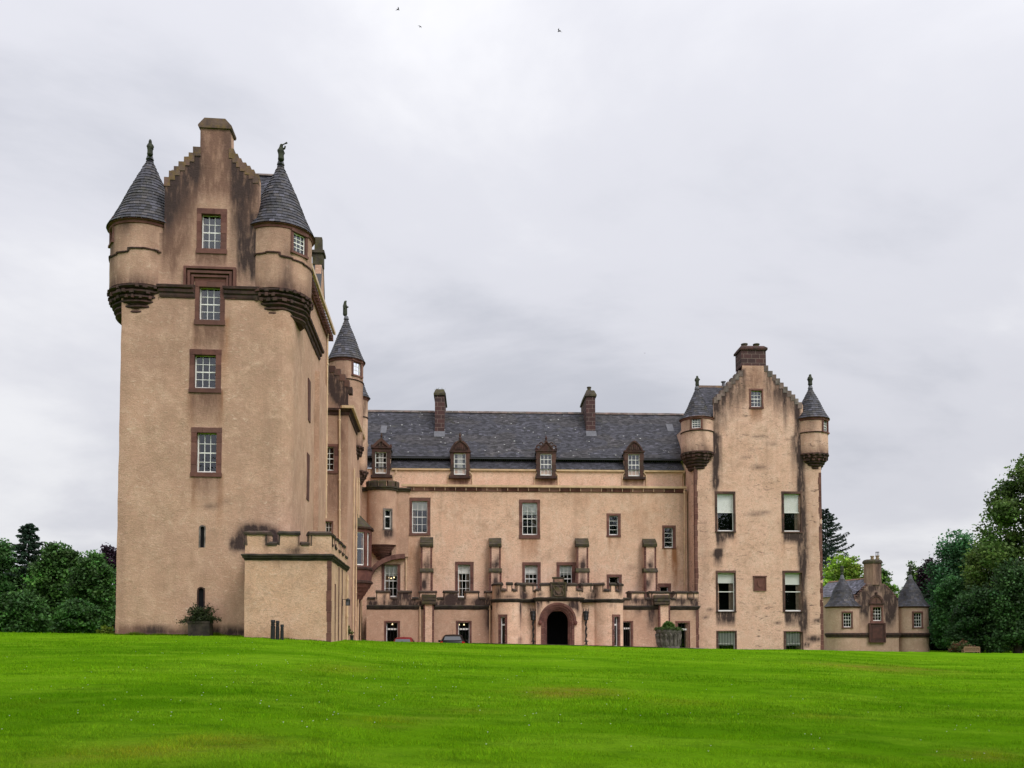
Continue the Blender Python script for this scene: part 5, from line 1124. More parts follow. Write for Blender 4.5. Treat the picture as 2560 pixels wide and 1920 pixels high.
def corridor():
    """single-storey battlemented front with a porch"""
    fr = Q; at = fr.at; d = -2.7
    ul, ur = at(916, 1560, d)[0], at(1745.5, 1560, d)[0]; zb0, zb1 = at(1150, 1524, d)[1], at(1150, 1514, d)[1]; zl, zh = at(1150, 1498, d)[1], at(1150, 1481.5, d)[1]
    P = Path([(ul, d), (ur, d), (ur, -1.0)]); su = lambda u: u - ul; hol = []
    for sash, sur, lm in (((965.8, 1556, 995, 1618), (961, 1552, 1000, 1622), ((981, 1561),)), ((1145.6, 1556, 1174, 1618), (1140, 1552, 1179, 1622), ((1148, 1562), (1160, 1562))), ((1556, 1555, 1577, 1628), (1551, 1552.5, 1583, 1632), ()), ((1693, 1557, 1720.7, 1632), (1689, 1552.6, 1725, 1636), ())):
        h = window(castle, fr, d, sash, sur, 1, 1, lamps=lm, bars=4, rec=.2); hol.append((su(h[0]), su(h[1]), h[2], h[3]))
        u0, u1, z0, z1 = fr.rect(sash, d + .2); k = MB(); zz = z1 - (z1 - z0) * (.27 if sash[3] < 1620 else .22)
        k.box(fr, u0, u1, d + .18, d + .24, zz - .06, zz + .06)
        w = k.obj('window_rail', M['white'], LAST['window'])
    st = stain_shade_marks(fr, d, [('b', 1630, 1540, 10, 30, .9, 0), ('b', 1222, 1540, 8, 40, .95, 0), ('d', 1585, 1590, 1525, 1542, .8, 0), ('d', 1596, 1600, 1525, 1540, .7, 0), ('d', 1609, 1613, 1525, 1545, .8, 0), ('b', 1060, 1560, 20, 30, .2, 2), ('d', 1205, 1228, 1525, 1600, .4, 2), ('b', 1745, 1530, 8, 12, .8, 0)])
    hol.append((su(at(1360, 1570, d)[0]), su(at(1432, 1570, d)[0]), .02, at(1395, 1528, d)[1]))
    w = MB(); w.wall(fr, P, 0, zb0 + .06, hol, None, .3, .25, .25, st); o = w.obj('corridor_wall', M['harl_corridor'], castle)
    sp = stain_shade_marks(fr, d, [('b', 1011, 1500, 19, 18, 2.6, 0), ('b', 1134, 1502, 20, 17, 2.2, 0), ('d', 920, 1245, 1500, 1518, .2, 0), ('b', 961, 1495, 4, 12, .8, 0), ('b', 1085, 1510, 60, 7, 1.0, 0), ('b', 1200, 1508, 16, 12, 1.2, 0), ('b', 980, 1511, 60, 5, .7, 0), ('d', 1552, 1745, 1502, 1522, .5, 0), ('b', 1222, 1505, 10, 16, 1, 0), ('b', 930, 1508, 14, 10, .5, 0), ('b', 1105, 1508, 10, 8, .7, 0), ('b', 1620, 1510, 12, 14, .9, 0), ('b', 1704, 1500, 4, 12, .8, 0), ('b', 1740, 1510, 10, 10, .6, 0), ('d', 1590, 1594, 1488, 1515, .6, 0)], .8)
    S = lambda x: su(at(x, 1500, d)[0])
    mer = [(S(a), S(b)) for a, b in ((940.4, 975.7), (994.5, 1028.8), (1048, 1091.5), (1110, 1144.4), (1163, 1197.8), (1215, 1237))]
    parapet(castle, fr, P, zb0, zb1, zl, zh, mer, 'harl_main', s1=S(1245), st=sp, band=.14, th=.3)
    mer = [(S(a), S(b)) for a, b in ((1576.8, 1612.6), (1628, 1676), (1689.4, 1720))] + [(S(1733), su(ur) + .35)]
    parapet(castle, fr, P, zb0, zb1, zl, zh, mer, 'harl_main', s0=S(1552), st=sp, band=.14, th=.3)
    q = MB(); zz = .1
    while zz < zb0 - .1: h = random.uniform(.35, .55); q.box(fr, ur - random.uniform(.13, .2), ur + .012, d - .012, d + .3, zz, min(zb0, zz + h - .012), 0, rv()); zz += h
    q.obj('quoins', M['redstone'], o)
    for x0, x1, y0, y1, pa, pb in ((1055, 1089, 1486, 1511, 1059.5, 1084), (1636.5, 1674, 1487.6, 1513, 1648, 1675)):
        b = MB(); u0, u1 = at(pa, 1560, d - .3)[0], at(pb, 1560, d - .3)[0]; zA = at(x0, y1, d - .3)[1]; zB = at(x0, y0, d - .3)[1]
        b.wall(fr, Path([(u0, d), (u0, d - .3), (u1, d - .3), (u1, d)]), 0, zA, [], None, 0, .3, .3, None, wob=.008); p = b.obj('buttress', M['harl_main'], castle)
        h = MB(); h.box(fr, at(x0, 1500, d - .4)[0], at(x1, 1500, d - .4)[0], d - .42, d + .1, zA, zB, 0, (0, 0, .1)); 
        for i in range(3): h.box(fr, at(x0, 1500, d - .4)[0] - .02, at(x1, 1500, d - .4)[0] + .02, d - .45, d, zA + (zB - zA) * (.1 + .32 * i), zA + (zB - zA) * (.3 + .32 * i), 0, rv(0, .3))
        h.rough(.03, 2.5); h.obj('buttress_head', M['moss'], p)
        for uu in (u0 - .012, u1 - .1):
            q = MB(); zz = .1
            while zz < zA - .05: hh = random.uniform(.4, .6); q.box(fr, uu, uu + .112, d - .312, d - .05, zz, min(zA, zz + hh - .012), 0, rv(0, .3)); zz += hh
            q.obj('quoins', M['redstone'], p)
    F = lambda x, y, dd: fr.w(at(x, y, dd)[0], dd, at(x, y, dd)[1])
    for x in (1050, 1224.5): pipe(castle, [F(x, 1514, d - .1), F(x, 1640, d - .1)], .05)
    dk = MB(); dk.box(fr, ul, ur, d + .2, .0, zb0 - .05, zb0 + .02); dk.obj('roof_deck', M['lead'], o)

    # ---- porch
    dp, dm = -4.3, -3.9; al = at(1271, 1560, -3.6); r = 1.13
    uL = al[0]; uR = at(1519.5, 1560, -3.6)[0]; dc = -3.35
    a0, a1 = at(1340, 1560, dp)[0], at(1454, 1560, dp)[0]
    PL = Path([(uL - r, d)] + arc(uL, dc, r, 180, 318, 16) + [(uL + r * math.cos(R_(318)) + .15, dm), (a0, dm), (a0, dp)])
    PR = Path([(a1, dp), (a1, dm), (uR - r * math.cos(R_(318)) - .15, dm)] + arc(uR, dc, r, 222, 360, 16) + [(uR + r, d)])
    PC = Path([(a0, dm + .3), (a0, dp), (a1, dp), (a1, dm + .3)])
    zp0, zp1 = at(1396, 1503, dp)[1], at(1396, 1494, dp)[1]; zpl, zph = at(1396, 1477, dp)[1], at(1396, 1463.5, dp)[1]
    q0, q1 = at(1290, 1506, -4.4)[1], at(1290, 1497.5, -4.4)[1]; ql, qh = at(1290, 1478, -4.4)[1], at(1290, 1462, -4.4)[1]
    stp = stain_shade_marks(fr, dp, [('d', 1299, 1304, 1507, 1580, .9, 0), ('d', 1308, 1311, 1507, 1610, .5, 0), ('d', 1324, 1331, 1507, 1535, .9, 0), ('d', 1341, 1350, 1503, 1545, .9, 0), ('d', 1352, 1356, 1503, 1525, .8, 0), ('d', 1366, 1374, 1503, 1512, .8, 0), ('b', 1430, 1512, 16, 12, .9, 0), ('d', 1440, 1452, 1503, 1545, .9, 0), ('d', 1464, 1468, 1507, 1532, .8, 0), ('d', 1482, 1485, 1510, 1610, .35, 2),
        ('d', 1526, 1530, 1508, 1522, .8, 0), ('d', 1534, 1537, 1508, 1530, .8, 0), ('d', 1242, 1245, 1508, 1525, .7, 0), ('b', 1300, 1600, 6, 10, .5, 0), ('b', 1340, 1560, 8, 40, .3, 2)], 1.6)
    for PP, sx in ((PL, 1257), (PR, 1541)):
        u, z1 = at(sx, 1541.8, -4.4); z0 = at(sx, 1618, -4.4)[1]; sc = PP.s_of_u(u); hw = .26
        x, y = PP.at(sc); x2, y2 = PP.at(sc + .05); A_ = fr.w(x, y, 0); f3 = Fr(A_.x, A_.y, fr.ang + math.atan2(y2 - y, x2 - x))
        s = MB(); 
        for a, b, c0, c1 in ((-.17, -.11, z0, z1), (.11, .17, z0, z1), (-.11, .11, z1 - .06, z1), (-.11, .11, z0, z0 + .12), (-.11, .11, z1 - .62, z1 - .5)): s.box(f3, a, b, .16, .21, c0, c1)
        wn = s.obj('window', M['white'], castle); s = MB(); n = 5
        for a, b in ((-.32, -.17), (.17, .32)):
            for i in range(n): s.box(f3, a, b, -.03, .3, z0 + (z1 - z0) * i / n, z0 + (z1 - z0) * (i + 1) / n - .01, 0, rv(0, .3))
        s.box(f3, -.33, .33, -.034, .3, z1, z1 + .16, 0, rv(0, .2)); s.box(f3, -.33, .33, -.05, .3, z0 - .2, z0, 0, rv(0, .2)); s.obj('window_surround', M['redstone'], wn)
        s = MB(); s.add([f3.w(a, .19, b) for a, b in ((-.17, z0), (.17, z0), (.17, z1), (-.17, z1))], [(0, 1, 2, 3)]); s.obj('pane', M['glass'], wn)
        s = MB(); s.box(f3, -.3, .3, .4, .44, z0, z1); s.obj('room', M['room'], wn)
        w = MB(); w.wall(fr, PP, 0, q0 + .06, [(sc - .30, sc + .30, z0 - .15, z1 + .12)], None, .3, .25, .25, stp, wob=.01)
        o = w.obj('porch_turret', M['harl_main'], castle); o['label'] = 'rounded %s bay of the porch' % ('left' if PP is PL else 'right')
        L = PP.L; 
        if PP is PL: xs = [(1235.5, 1253), (1265.5, 1280.5), (1292, 1309), (1312, 1335)]
        else: xs = [(1457, 1480), (1484, 1508), (1523.5, 1538.5), (1548, 1558)]
        mer = []
        for a, b in xs:
            ua, ub = at(a, 1480, -4.2)[0], at(b, 1480, -4.2)[0]; mer.append((PP.s_of_u(ua), PP.s_of_u(ub)))
        if PP is PL: mer[0] = (.25, mer[0][1])
        else: mer[-1] = (mer[-1][0], L - .25)
        mer = [m for m in mer if m[1] - m[0] > .15]
        sq = stain_shade_marks(fr, -4.2, [('b', 1305, 1470, 5, 26, .9, 0), ('b', 1245, 1480, 8, 20, .6, 0), ('b', 1490, 1476, 8, 18, .9, 0), ('b', 1550, 1470, 8, 20, .8, 0), ('b', 1312, 1490, 10, 12, .8, 0), ('b', 1270, 1492, 20, 6, .5, 0), ('b', 1478, 1492, 10, 12, .6, 0)], 1.8)
        parapet(castle, fr, PP, q0, q1, ql, qh, mer, 'harl_main', st=sq, band=.14, th=.26, caph=.15)
        dk = MB(); dk.add([fr.w(x, y, q0 + .03) for x, y in PP.p], [tuple(range(len(PP.p)))]); dk.obj('roof_deck', M['lead'], o)
    u0, u1 = at(1367.8, 1570, dp)[0], at(1421, 1570, dp)[0]; uc = (u0 + u1) / 2; hw = (u1 - u0) / 2; zt = at(1395, 1526, dp)[1]; zs = zt - hw
    s1 = PC.c[1]; S2 = lambda u: s1 + u - a0
    kp = lambda s, z: not (abs(s - S2(uc)) < hw + .3 and z < zs + .02) and not (z >= zs and math.hypot(s - S2(uc), z - zs) < hw + .3)
    w = MB(); w.wall(fr, PC, 0, zp0 + .06, [], kp, .35, .1, .1, stp, wob=.006); po = w.obj('porch_wall', M['harl_main'], castle)
    S = lambda x: S2(at(x, 1480, dp)[0])
    sq = stain_shade_marks(fr, dp, [('b', 1350, 1485, 8, 8, .5, 0), ('b', 1445, 1488, 10, 6, .5, 0)], .6)
    parapet(castle, fr, PC, zp0, zp1, zpl, zph, [(S(1350.6), S(1377)), (S(1376.5), S(1416)), (S(1415.5), S(1441.8))], 'harl_main', st=sq, band=.2, th=.3, caph=.15)
    dk = MB(); dk.box(fr, a0 + .05, a1 - .05, dp + .2, d, zp0 - .05, zp0 + .02); dk.obj('roof_deck', M['lead'], po)
    # doorway: receding orders of red sandstone
    dw = MB()
    for k, (ri, ro, d0, d1) in enumerate(((0, .13, dp + .16, dp + .5), (.10, .26, dp + .06, dp + .45), (.24, .42, dp - .04, dp + .4), (.40, .56, dp - .12, dp + .1))):
        n = 15 if k != 3 else 18; A0, A1 = (0, math.pi) if k != 3 else (-.12, math.pi + .12)
        for i in range(n):
            t0 = A0 + (A1 - A0) * i / n; t1 = A0 + (A1 - A0) * (i + .98) / n; p = lambda t, rr: (uc + (hw + rr) * math.cos(t), zs + (hw + rr) * math.sin(t))
            dw.prism(fr, [p(t0, ri), p(t1, ri), p(t1, ro), p(t0, ro)], d0, d1, 0, rv(0, .3))
        if k < 3:
            for sg in (-1, 1):
                zz = .2
                while zz < zs - .01: h = min(random.uniform(.35, .5), zs - zz); x0, x1 = sorted((uc + sg * (hw + ri), uc + sg * (hw + ro))); dw.box(fr, x0, x1, d0, d1, zz, zz + h - .008, 0, rv(0, .3)); zz += h
    for sg in (-1, 1): dw.lathe(fr, uc + sg * (hw + .5), dp - .06, [(0, zs - .32), (.1, zs - .26), (.14, zs - .12), (.1, zs + .02), (0, zs + .06)], 12)
    dw.rough(.01, 3); dw.obj('door_arch', M['redstone'], po)
    dr = MB(); P8 = [(dp + .45, 0), (d + .1, 0), (d + .1, zt + .4), (dp + .45, zt + .4)]
    dr.add([fr.w(u, dd, z) for u in (u0 - .45, u1 + .45) for dd, z in ((dp + .4, 0), (d + 1.5, 0), (d + 1.5, zt + .3), (dp + .4, zt + .3))], [(0, 1, 2, 3), (4, 5, 6, 7), (1, 2, 6, 5), (2, 3, 7, 6), (0, 1, 5, 4)]); dr.obj('porch_hall', M['dark'], po)  # hall lined in black to stand for its shade
    # carved coat of arms panel over the door
    a = MB(); c0, c1, e0, e1 = fr.rect((1377, 1459, 1415.6, 1493.5), dp - .1); a.box(fr, c0, c1, dp - .14, dp + .32, e0, e1, 0, (0, 0, .1))
    a.box(fr, c0 - .02, c0 + .09, dp - .19, dp, e0, e1, 0, (.1, 0, 0)); a.box(fr, c1 - .09, c1 + .02, dp - .19, dp, e0, e1, 0, (.1, 0, 0)); a.box(fr, c0 - .05, c1 + .05, dp - .2, dp + .34, e1, e1 + .09)
    cm = (c0 + c1) / 2; em = (e0 + e1) / 2
    a.prism(fr, [(cm - .22, em + .2), (cm + .22, em + .2), (cm + .2, em - .1), (cm, em - .3), (cm - .2, em - .1)], dp - .2, dp - .1, 0, (.25, 0, 0))
    for sg in (-1, 1):
        a.tube([fr.w(cm + sg * (.3 + .06 * math.sin(k * 1.1)), dp - .16, em - .32 + k * .08) for k in range(9)], .05, 6, 0, (.15, 0, 0)); a.tube([fr.w(cm + sg * (.1 + .05 * k), dp - .16, em + .32 + .03 * math.sin(k * 2)) for k in range(5)], .04, 6, 0, (.15, 0, 0))
    a.tube([fr.w(cm - .3 + k * .1, dp - .17, em - .34 - .04 * math.sin(k * .5)) for k in range(7)], .035, 6, 0, (.3, 0, 0))
    g0, g1, g2, g3 = fr.rect((1383, 1446, 1410, 1459), dp - .1); a.box(fr, g0, g1, dp - .1, dp + .2, e1 + .09, g3, 0, (.3, 0, 0)); a.box(fr, g0 - .05, g1 + .05, dp - .14, dp + .24, g3, g3 + .1); a.box(fr, g0 + .1, g1 - .1, dp - .13, dp, e1 + .12, g3 - .05, 0, (.9, 0, 0))
    a.rough(.018, 5); a.obj('coat_of_arms', M['moss'], po)
corridor()

def right_tower():
    fr = Q; at = fr.at; d = -1.95; ul, ur = at(1738, 1350, d)[0], at(2055, 1350, d)[0]; D = 8.0
    P = Path([(ul, D), (ul, d), (ur, d), (ur, D), (ul, D)]); s0 = D - d; su = lambda u: s0 + u - ul; hol = []
    zE = at(1890, 1046, d)[1]
    def W(*a, **k):
        h = window(castle, fr, d, *a, **k); hol.append((su(h[0]), su(h[1]), h[2], h[3]))
    W((1876, 977.8, 1902.8, 1019), (1873, 972, 1908, 1022), 3, 4)
    W((1791.5, 1235.4, 1833, 1328.9), (1787.6, 1228.5, 1838.6, 1331), 1, 2, blind=.49, smat='darkred'); W((1958, 1235.4, 2000, 1329.7), (1954, 1228.5, 2004.3, 1332), 1, 2, blind=.47, smat='darkred', curtain=1)
    W((1793, 1432.3, 1835.3, 1528.5), (1790, 1426.7, 1840, 1530.7), 1, 2, blind=.26, smat='darkred', curtain=1); W((1960.6, 1432.3, 2003.5, 1528.5), (1956.7, 1426.7, 2006.6, 1530.7), 1, 2, blind=.3, smat='darkred', curtain=1)
    W((1794, 1579, 1836.6, 1640), (1791, 1576.5, 1842, 1644), 1, 2, blind=.55, bars=6, smat='darkred', rail=False); W((1962.8, 1580, 2004.4, 1640), (1959.5, 1577.5, 2008, 1644), 1, 2, blind=.55, bars=6, smat='darkred', rail=False)
    A = lambda x, y: at(x, y, d)
    lx = [1785.6, 1793, 1801.5, 1810.8, 1819.5, 1828.4, 1837.7, 1846.6, 1856]; ly = [994, 986, 976, 965.8, 955.7, 945.9, 936, 927.4, 918.5]
    rx = [1912, 1920, 1930.6, 1939.7, 1949, 1958, 1968, 1977.2, 1986.5, 1994.6, 2003]; ry = [914.8, 927.9, 937.6, 947.6, 957.8, 968, 978.2, 987.6, 997.3, 1007]
    stp = []
    UL = [A(x, 960)[0] for x in lx]; UR = [A(x, 960)[0] for x in rx[:10] + [2003]]
    stl = [(UL[i], UL[i + 1], A(lx[i], ly[i] + 4)[1]) for i in range(8)]; str_ = [(UR[i], UR[i + 1], A(rx[i], ry[i] + 4)[1]) for i in range(10)]; stp = stl + str_
    zt = A(1884, 914)[1]; gl, gr = stp[0][0] - .1, stp[-1][1] + .1; stp = [(gl, stl[0][0], stl[0][2])] + stp + [(str_[-1][1], gr, str_[-1][2])]
    def top(u):
        for a, b, z in stp:
            if a <= u <= b: return z
        return zt if gl < u < gr else zE
    st = stain_shade_marks(fr, d, [('d', 1994, 2011, 1075, 1800, .95, 0), ('d', 1784, 1796, 1085, 1290, .75, 0), ('b', 2002, 1130, 8, 60, 1.0, 0), ('b', 2003, 1230, 9, 60, .95, 0), ('b', 2006, 1330, 10, 60, 1.0, 0), ('b', 2009, 1400, 10, 40, .9, 0), ('b', 2008, 1480, 6, 50, .8, 0), ('b', 2011, 1545, 9, 40, .9, 0), ('b', 1992, 1100, 6, 40, .6, 0),
        ('d', 1958, 2012, 1332, 1362, .95, 0), ('d', 1995, 2014, 1332, 1430, .9, 0), ('d', 1790, 1836, 1332, 1352, .9, 0), ('d', 1791, 1815, 1340, 1380, .7, 0), ('d', 1786, 1806, 1378, 1425, .7, 0), ('b', 1792, 1386, 18, 5, .5, 0), ('d', 1791, 1838, 1531, 1570, .95, 0), ('d', 1962, 2012, 1531, 1572, .95, 0), ('b', 1790, 1140, 7, 36, .9, 0), ('b', 1789, 1205, 8, 14, .95, 0), ('b', 1785, 1160, 5, 60, .6, 0),
        ('d', 1853, 1866, 925, 1040, .5, 0), ('d', 1836, 1852, 940, 1050, .6, 0), ('d', 1818, 1836, 950, 1060, .65, 0), ('d', 1800, 1818, 968, 1090, .75, 0), ('d', 1782, 1800, 985, 1110, .85, 0), ('d', 1912, 1930, 930, 1030, .5, 0), ('d', 1932, 1960, 950, 1050, .6, 0), ('b', 1830, 985, 40, 30, .4, 2), ('b', 1950, 985, 40, 40, .4, 2), ('b', 1885, 950, 30, 40, .5, 2), ('d', 1958, 1970, 960, 1090, .8, 0), ('d', 1972, 2004, 975, 1050, .65, 0), ('d', 1984, 2000, 1005, 1100, .6, 0),
        ('d', 1874, 1906, 1022, 1062, .65, 1), ('d', 1882, 1902, 1024, 1050, .4, 2), ('b', 1885, 945, 26, 30, .35, 1), ('d', 1952, 1963, 1332, 1400, .4, 1), ('d', 1833, 1841, 1332, 1370, .4, 1),
        ('b', 1930, 1109, 15, 4, .4, 0), ('b', 1893, 1090, 16, 3, .35, 0), ('b', 1898, 1168, 20, 6, .45, 0), ('b', 1866, 1143, 14, 4, .3, 0), ('b', 1888, 1285, 24, 6, .4, 0), ('b', 1914, 1279, 14, 3, .35, 0), ('b', 1880, 1126, 12, 3, .35, 0),
        ('d', 1840, 1846, 1050, 1180, .22, 2), ('d', 1915, 1921, 1060, 1220, .22, 2), ('d', 1860, 1864, 1100, 1240, .2, 2), ('d', 1940, 1946, 1040, 1240, .25, 2), ('d', 1976, 1990, 1090, 1230, .35, 0), ('d', 1798, 1806, 1090, 1230, .4, 0), ('b', 2030, 1350, 20, 160, .2, 2), ('b', 1760, 1400, 14, 160, .25, 2), ('b', 2042, 1552, 10, 5, .8, 0), ('b', 2035, 1597, 18, 8, .9, 0), ('b', 2018, 1612, 8, 6, 1, 0), ('b', 1945, 1557, 8, 3, .6, 0), ('b', 1775, 1525, 8, 4, .6, 0), ('b', 1764, 1543, 6, 3, .6, 0)])
    dT = d + .62; ua = at(1743, 1050, dT)[0]
    ub = at(2027, 1050, dT)[0]; rb = at(2067, 1090, dT)[0] - ub
    ra = at(1783, 1090, dT)[0] - ua; zin = at(1745, 1126, d)[1]
    def inside(s, z):
        x, y = P.at(s); return z > zin and (math.hypot(x - ua, y - dT) < ra - .22 or math.hypot(x - ub, y - dT) < rb - .22)
    w = MB(); w.wall(fr, P, -.6, zt, hol, lambda s, z: not inside(s, z) and z < (top(s - s0 + ul) if s0 < s < s0 + ur - ul else zE), .5, .2, .2, st, [su(x) for s in stp for x in s[:2]], [zE] + [s[2] for s in stp], True)
    o = w.obj('tower_wall', M['harl_right'], castle); o['label'] = 'shorter right hand tower with black damp streaks'
    crow_steps(o, fr, stl, d, d + .5, 'greystone', h=.16); crow_steps(o, fr, str_, d, d + .5, 'greystone', h=.16)
    # gable chimney
    c0, c1 = A(1853.6, 890)[0], A(1915, 890)[0]; zc = A(1884, 874)[1]
    chimney(castle, fr, c0, c1, d + .03, d + 1.5, zt - .02, zc, [(c0 + .45, d + .7, .22, .3, 'moss'), (c1 - .5, d + .7, .22, .3, 'moss')], 'darkred', slope=.22)
    r = MB(); dr = 3.4; zr = at(1890, 968, dr)[1]
    hl, hr = ul + 1.75, ur - 1.2; kk = dr - d - .4
    slate_plane(r, fr, ul + .1, ur - .1, d + .4, zE - .1, dr, zr, clip=lambda u, dd: ul + .1 + (hl - ul) * (dd - d - .4) / kk < u < ur - .1 - (ur - hr) * (dd - d - .4) / kk and not (gl + .1 < u < gr - .1 and dd < d + .9))
    r.add([fr.w(ul + .1, d + .45, zE - .12), fr.w(ur - .1, d + .45, zE - .12), fr.w(hr, dr, zr - .02), fr.w(hl, dr, zr - .02), fr.w(ur - .1, D, zE), fr.w(ul + .1, D, zE)], [(0, 1, 2, 3), (3, 2, 4, 5), (1, 4, 2), (0, 5, 3)], 0, (.045, .045, .05))
    um = (gl + gr) / 2
    for g in (gl, gr): r.add([fr.w(um, d + .45, zt - .4), fr.w(um, dr + .3, zt - .4), fr.w(g, dr + .3, zE + .2), fr.w(g, d + .45, zE + .2)], [(0, 1, 2, 3)], 0, (.045, .045, .05))
    ro = r.obj('roof', M['slate'], castle, recalc=False); q = MB(); q.prismu(fr, [(dr - .2, zr - .12), (dr, zr + .1), (dr + .2, zr - .12)], hl - .05, um); q.rough(.02, 3); q.obj('ridge', M['crow'], ro)
    fl = MB(); uu, zz = at(1808.5, 968, dr); fl.lathe(fr, uu, dr, [(.13, zr - .1), (.12, zr + .35), (.2, zr + .37), (.2, zr + .42), (.05, zr + .46)], 12); fl.obj('vent_pipe', M['lead'], ro)
    # turrets
    z = lambda x, y, dd=d - .2: at(x, y, dd)[1]
    turret(castle, fr, ua, dT, at(1783, 1090, dT)[0] - ua, z(1745, 1174, d), z(1745, 1127, d - .4), z(1745, 1041, d - .3), at(1743, 966, dT)[1], ua - at(1705, 1045, dT)[0], 'harl_right', (252, .32, z(1728, 1073), z(1728, 1048), 3, 4), (z(1745, 1077), 0), 'left corner turret of the right hand tower', rmin=.52, grime=.55)
    turret(castle, fr, ub, dT, rb, z(2030, 1174, d), z(2030, 1132, d - .4), z(2030, 1044, d - .3), at(2026, 965, dT)[1], at(2070.5, 1043, dT)[0] - ub, 'harl_right', (310, .3, z(2060, 1080), z(2060, 1051), 3, 4), (z(2030, 1081), 0), 'right corner turret of the right hand tower', rmin=.52, grime=.55)
    q = MB()
    for uq, sg in ((ul, 1), (ur, -1)):
        zz = .2; q = MB()
        while zz < at(1745, 1180, d)[1]:
            h = random.uniform(.35, .55); a, b = sorted((uq - sg * .012, uq + sg * random.uniform(.16, .24))); q.box(fr, a, b, d - .012, d + .3, zz, zz + h - .012, 0, rv()); zz += h
        q.rough(.006, 4); q.obj('quoins', M['redstone'], o)
    p = MB(); e = fr.rect((1886, 1443, 1913, 1475), d); p.box(fr, e[0], e[1], d - .03, d + .1, e[2], e[3], 0, (0, 0, .1)); t = .07
    for x0, x1, y0, y1 in ((e[0] - t, e[0], e[2], e[3]), (e[1], e[1] + t, e[2], e[3]), (e[0] - t, e[1] + t, e[2] - t, e[2]), (e[0] - t - .05, e[1] + t + .05, e[3], e[3] + .1)): p.box(fr, x0, x1, d - .08, d + .1, y0, y1, 0, rv(0, .3))
    um = (e[0] + e[1]) / 2; em = (e[2] + e[3]) / 2; p.prism(fr, [(um - .2, em + .25), (um + .2, em + .25), (um + .18, em - .1), (um, em - .28), (um - .18, em - .1)], d - .06, d - .02, 0, (.1, 0, 0)); p.rough(.01, 5)
    p.obj('carved_panel', M['redstone'], o)
right_tower()

